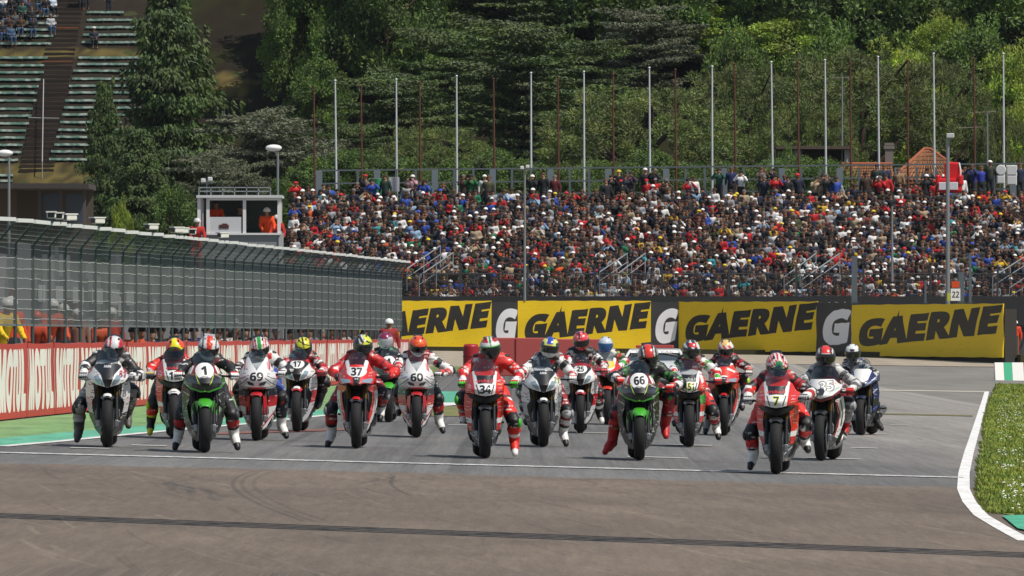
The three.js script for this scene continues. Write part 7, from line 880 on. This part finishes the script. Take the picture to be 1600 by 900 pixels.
entry(1213, 741, -0.012, { model: 'ducati', livery: panigale('7', '#e6e7e2', '#1a2a1c', { aruba: '#e2343a', stroke: '#d9dd5a' }), tank: OR, fender: 0x151517 }, 'bright red motorcycle with white plate reading 7, nearest of the field', { col: { ...ducR, torso: 0xc4171a, arm: BK, armStripe: 0xa81a1f, shoulder: 0xc4171a, fore: WT, foreStripe: 0xa82a2c, thigh: OR, shin: 0xb31c1c, shinStripe: OR, boot: [WT, BK], slider: 0x1d1d20, glove: [0xa9abad, WT, BK], cup: 0xb9bbbd }, helm: H.p, nod: 0.55 }, 'crouching rider in red and black with red, white and green chequered helmet, nearest',
  P14([1214, 571], [1190, 586], [1170, 611], [1168, 627], [1240, 587], [1269, 615], [1256, 624], [1173, 678], [1177, 710], [1172, 732], [1259, 664], [1257, 688], [1263, 706]));
entry(1283, 720, -0.085, { model: 'mv', livery: mvL, tank: 0x8a141c, fender: 0x19191b, darkScreen: 1, belly: 0x8b8d90 }, 'white and dark red motorcycle with single headlight and looping number, right of number 7', { col: { torso: 0xb9bab8, chest: 0x7a7c7e, arm: 0xc3c4c1, armStripe: 0x4a4b4e, fore: 0xc9cac7, foreStripe: 0x5a5b5e, shoulder: 0xb3b4b2, elbow: 0x8e9092, thigh: 0x6d1a20, knee: 0xa9abad, shin: 0x9a9c9e, patch: [0x3a3b3f, 0xd3d3d0, 0x5c5d60], boot: [RD, 0xb9bbbd], slider: 0x9fa1a3, glove: [RD, WT, RD], cup: 0xc9cac8 }, helm: H.q, nod: 0.05 }, 'upright rider in silver grey leathers with a red topped black helmet right of number 7',
  P14([1290, 557], [1268, 575], [1257, 594], [1258, 612], [1311, 574], [1338, 601], [1329, 613], [1254, 640], [1257, 664], [1257, 676], [1327, 632], [1321, 664], [1319, 685]));
entry(1346, 680, -0.1, { model: 'yamaha', livery: yam, tank: 0x16235c, fender: 0x161c38 }, 'blue and white motorcycle at the far right of the field', { col: { torso: BK, chest: 0x6a6c70, arm: BK, armStripe: 0xc9c9c7, fore: BK, foreStripe: 0xb9b9b6, shoulder: WT, elbow: 0xa9aaac, thigh: 0x1b2338, knee: BK, shin: 0x171d30, patch: [0xb9bab8, BK, 0x2a3a7a], boot: [0x1b1c20, BK], glove: [BK, 0xb9b9b6] }, helm: H.r, nod: 0.15 }, 'rider in black with white helmet at far right, both feet down',
  P14([1332, 551], [1319, 565], [1319, 582], [1326, 592], [1352, 567], [1366, 584], [1365, 597], [1331, 639], [1338, 667], [1350, 687], [1366, 632], [1369, 658], [1378, 671]));

// ---------- white official car behind the field ----------
{ const s = 64, z = -F / s, x = (1023 - 800) / s, t = thing('official_car', 'white official car with red roof light bar following behind the riders', 'car', [x, gy(x, z), z], -0.03);
  const wp = paintMat(0xdfe1df);
  t.scale.set(0.93, 0.74, 0.93);
  mesh('car_body', merge([loft([[2.1, 0.55, 0.72, 0.26, 3.4], [1.95, 0.58, 0.86, 0.32, 4], [1.2, 0.66, 0.9, 0.38, 5], [0.6, 0.70, 0.91, 0.42, 5], [-1.6, 0.72, 0.91, 0.44, 5], [-2.1, 0.70, 0.84, 0.38, 4]], 28)]), wp, t);
  mesh('roof', loft([[0.25, 1.40, 0.60, 0.03, 3], [0.0, 1.43, 0.66, 0.045, 3], [-0.8, 1.45, 0.68, 0.05, 3], [-1.5, 1.40, 0.62, 0.04, 3]], 24), wp, t);
  for (const k of [-1, 1]) { mesh('roof_pillar', bar([k * 0.84, 1.02, 0.85], [k * 0.64, 1.42, 0.18], 0.04, 8), wp, t); mesh('rear_pillar', bar([k * 0.84, 1.05, -1.7], [k * 0.62, 1.4, -1.35], 0.06, 8), wp, t); mesh('side_window', beam([k * 0.77, 1.22, 0.5], [k * 0.77, 1.22, -1.5], 0.02, 0.34), M(0x1b2023, 0.15), t); mesh('wing_mirror', rbox(k * 1.02, 1.03, 0.65, 0.2, 0.13, 0.12, 0.04), k > 0 ? wp : M(0x1f7a3e, 0.4), t); mesh('headlight', rbox(k * 0.68, 0.68, 2.02, 0.3, 0.14, 0.12, 0.05), lens, t); const w = mesh('wheel', new THREE.CylinderGeometry(0.33, 0.33, 0.22, 24).rotateZ(Math.PI / 2).translate(k * 0.8, 0.33, 1.35), rubber, t); mesh('rim', new THREE.CylinderGeometry(0.22, 0.22, 0.03, 20).rotateZ(Math.PI / 2).translate(k * 0.92, 0.33, 1.35), steel, w); mesh('wheel', new THREE.CylinderGeometry(0.33, 0.33, 0.22, 24).rotateZ(Math.PI / 2).translate(k * 0.8, 0.33, -1.35), rubber, t); }
  const ws = new THREE.BufferGeometry(); { const pos = [], uv = [], ix = []; for (let j = 0; j <= 6; j++) for (let i = 0; i <= 12; i++) { const u = i / 12 * 2 - 1, v = j / 6; pos.push(u * lerp(0.80, 0.62, v), lerp(1.03, 1.40, v), lerp(0.95, 0.22, v) - 0.14 * u * u); uv.push(i / 12, v); } for (let j = 0; j < 6; j++) for (let i = 0; i < 12; i++) { const a = j * 13 + i; ix.push(a, a + 1, a + 14, a, a + 14, a + 13); } ws.setAttribute('position', new THREE.Float32BufferAttribute(pos, 3)); ws.setAttribute('uv', new THREE.Float32BufferAttribute(uv, 2)); ws.setIndex(ix); ws.computeVertexNormals(); }
  mesh('windscreen', ws, new THREE.MeshPhysicalMaterial({ color: 0x23292c, roughness: 0.1, clearcoat: 1, side: THREE.DoubleSide }), t);
  const ct = canvasTex(256, 48, (c, w, h) => { c.fillStyle = '#e3e5e3'; c.fillRect(0, 0, w, h); c.fillStyle = '#17191b'; c.font = 'bold 36px sans-serif'; c.textAlign = 'center'; c.fillText('SAFETY CAR', w / 2, 37); });
  const sg = new THREE.BoxGeometry(1.26, 0.13, 0.012); sg.rotateX(-1.1); sg.translate(0, 1.37, 0.34); mesh('lettered_strip', sg, new THREE.MeshStandardMaterial({ map: ct, roughness: 0.5 }), t);
  mesh('light_bar', merge([rbox(0, 1.55, -0.3, 1.0, 0.1, 0.24, 0.04)]), M(0xa33a36, 0.3), t); mesh('bumper', rbox(0, 0.36, 2.08, 1.6, 0.22, 0.16, 0.06), M(0x1d1f21, 0.6), t); mesh('grille', rbox(0, 0.62, 2.1, 0.7, 0.14, 0.06, 0.02), M(0x15171a, 0.5), t); mesh('bonnet', loft([[2.0, 0.82, 0.7, 0.03, 3], [1.4, 0.95, 0.78, 0.04, 3], [0.9, 1.03, 0.8, 0.03, 3]], 20), wp, t);
}

renderer.render(scene, camera);
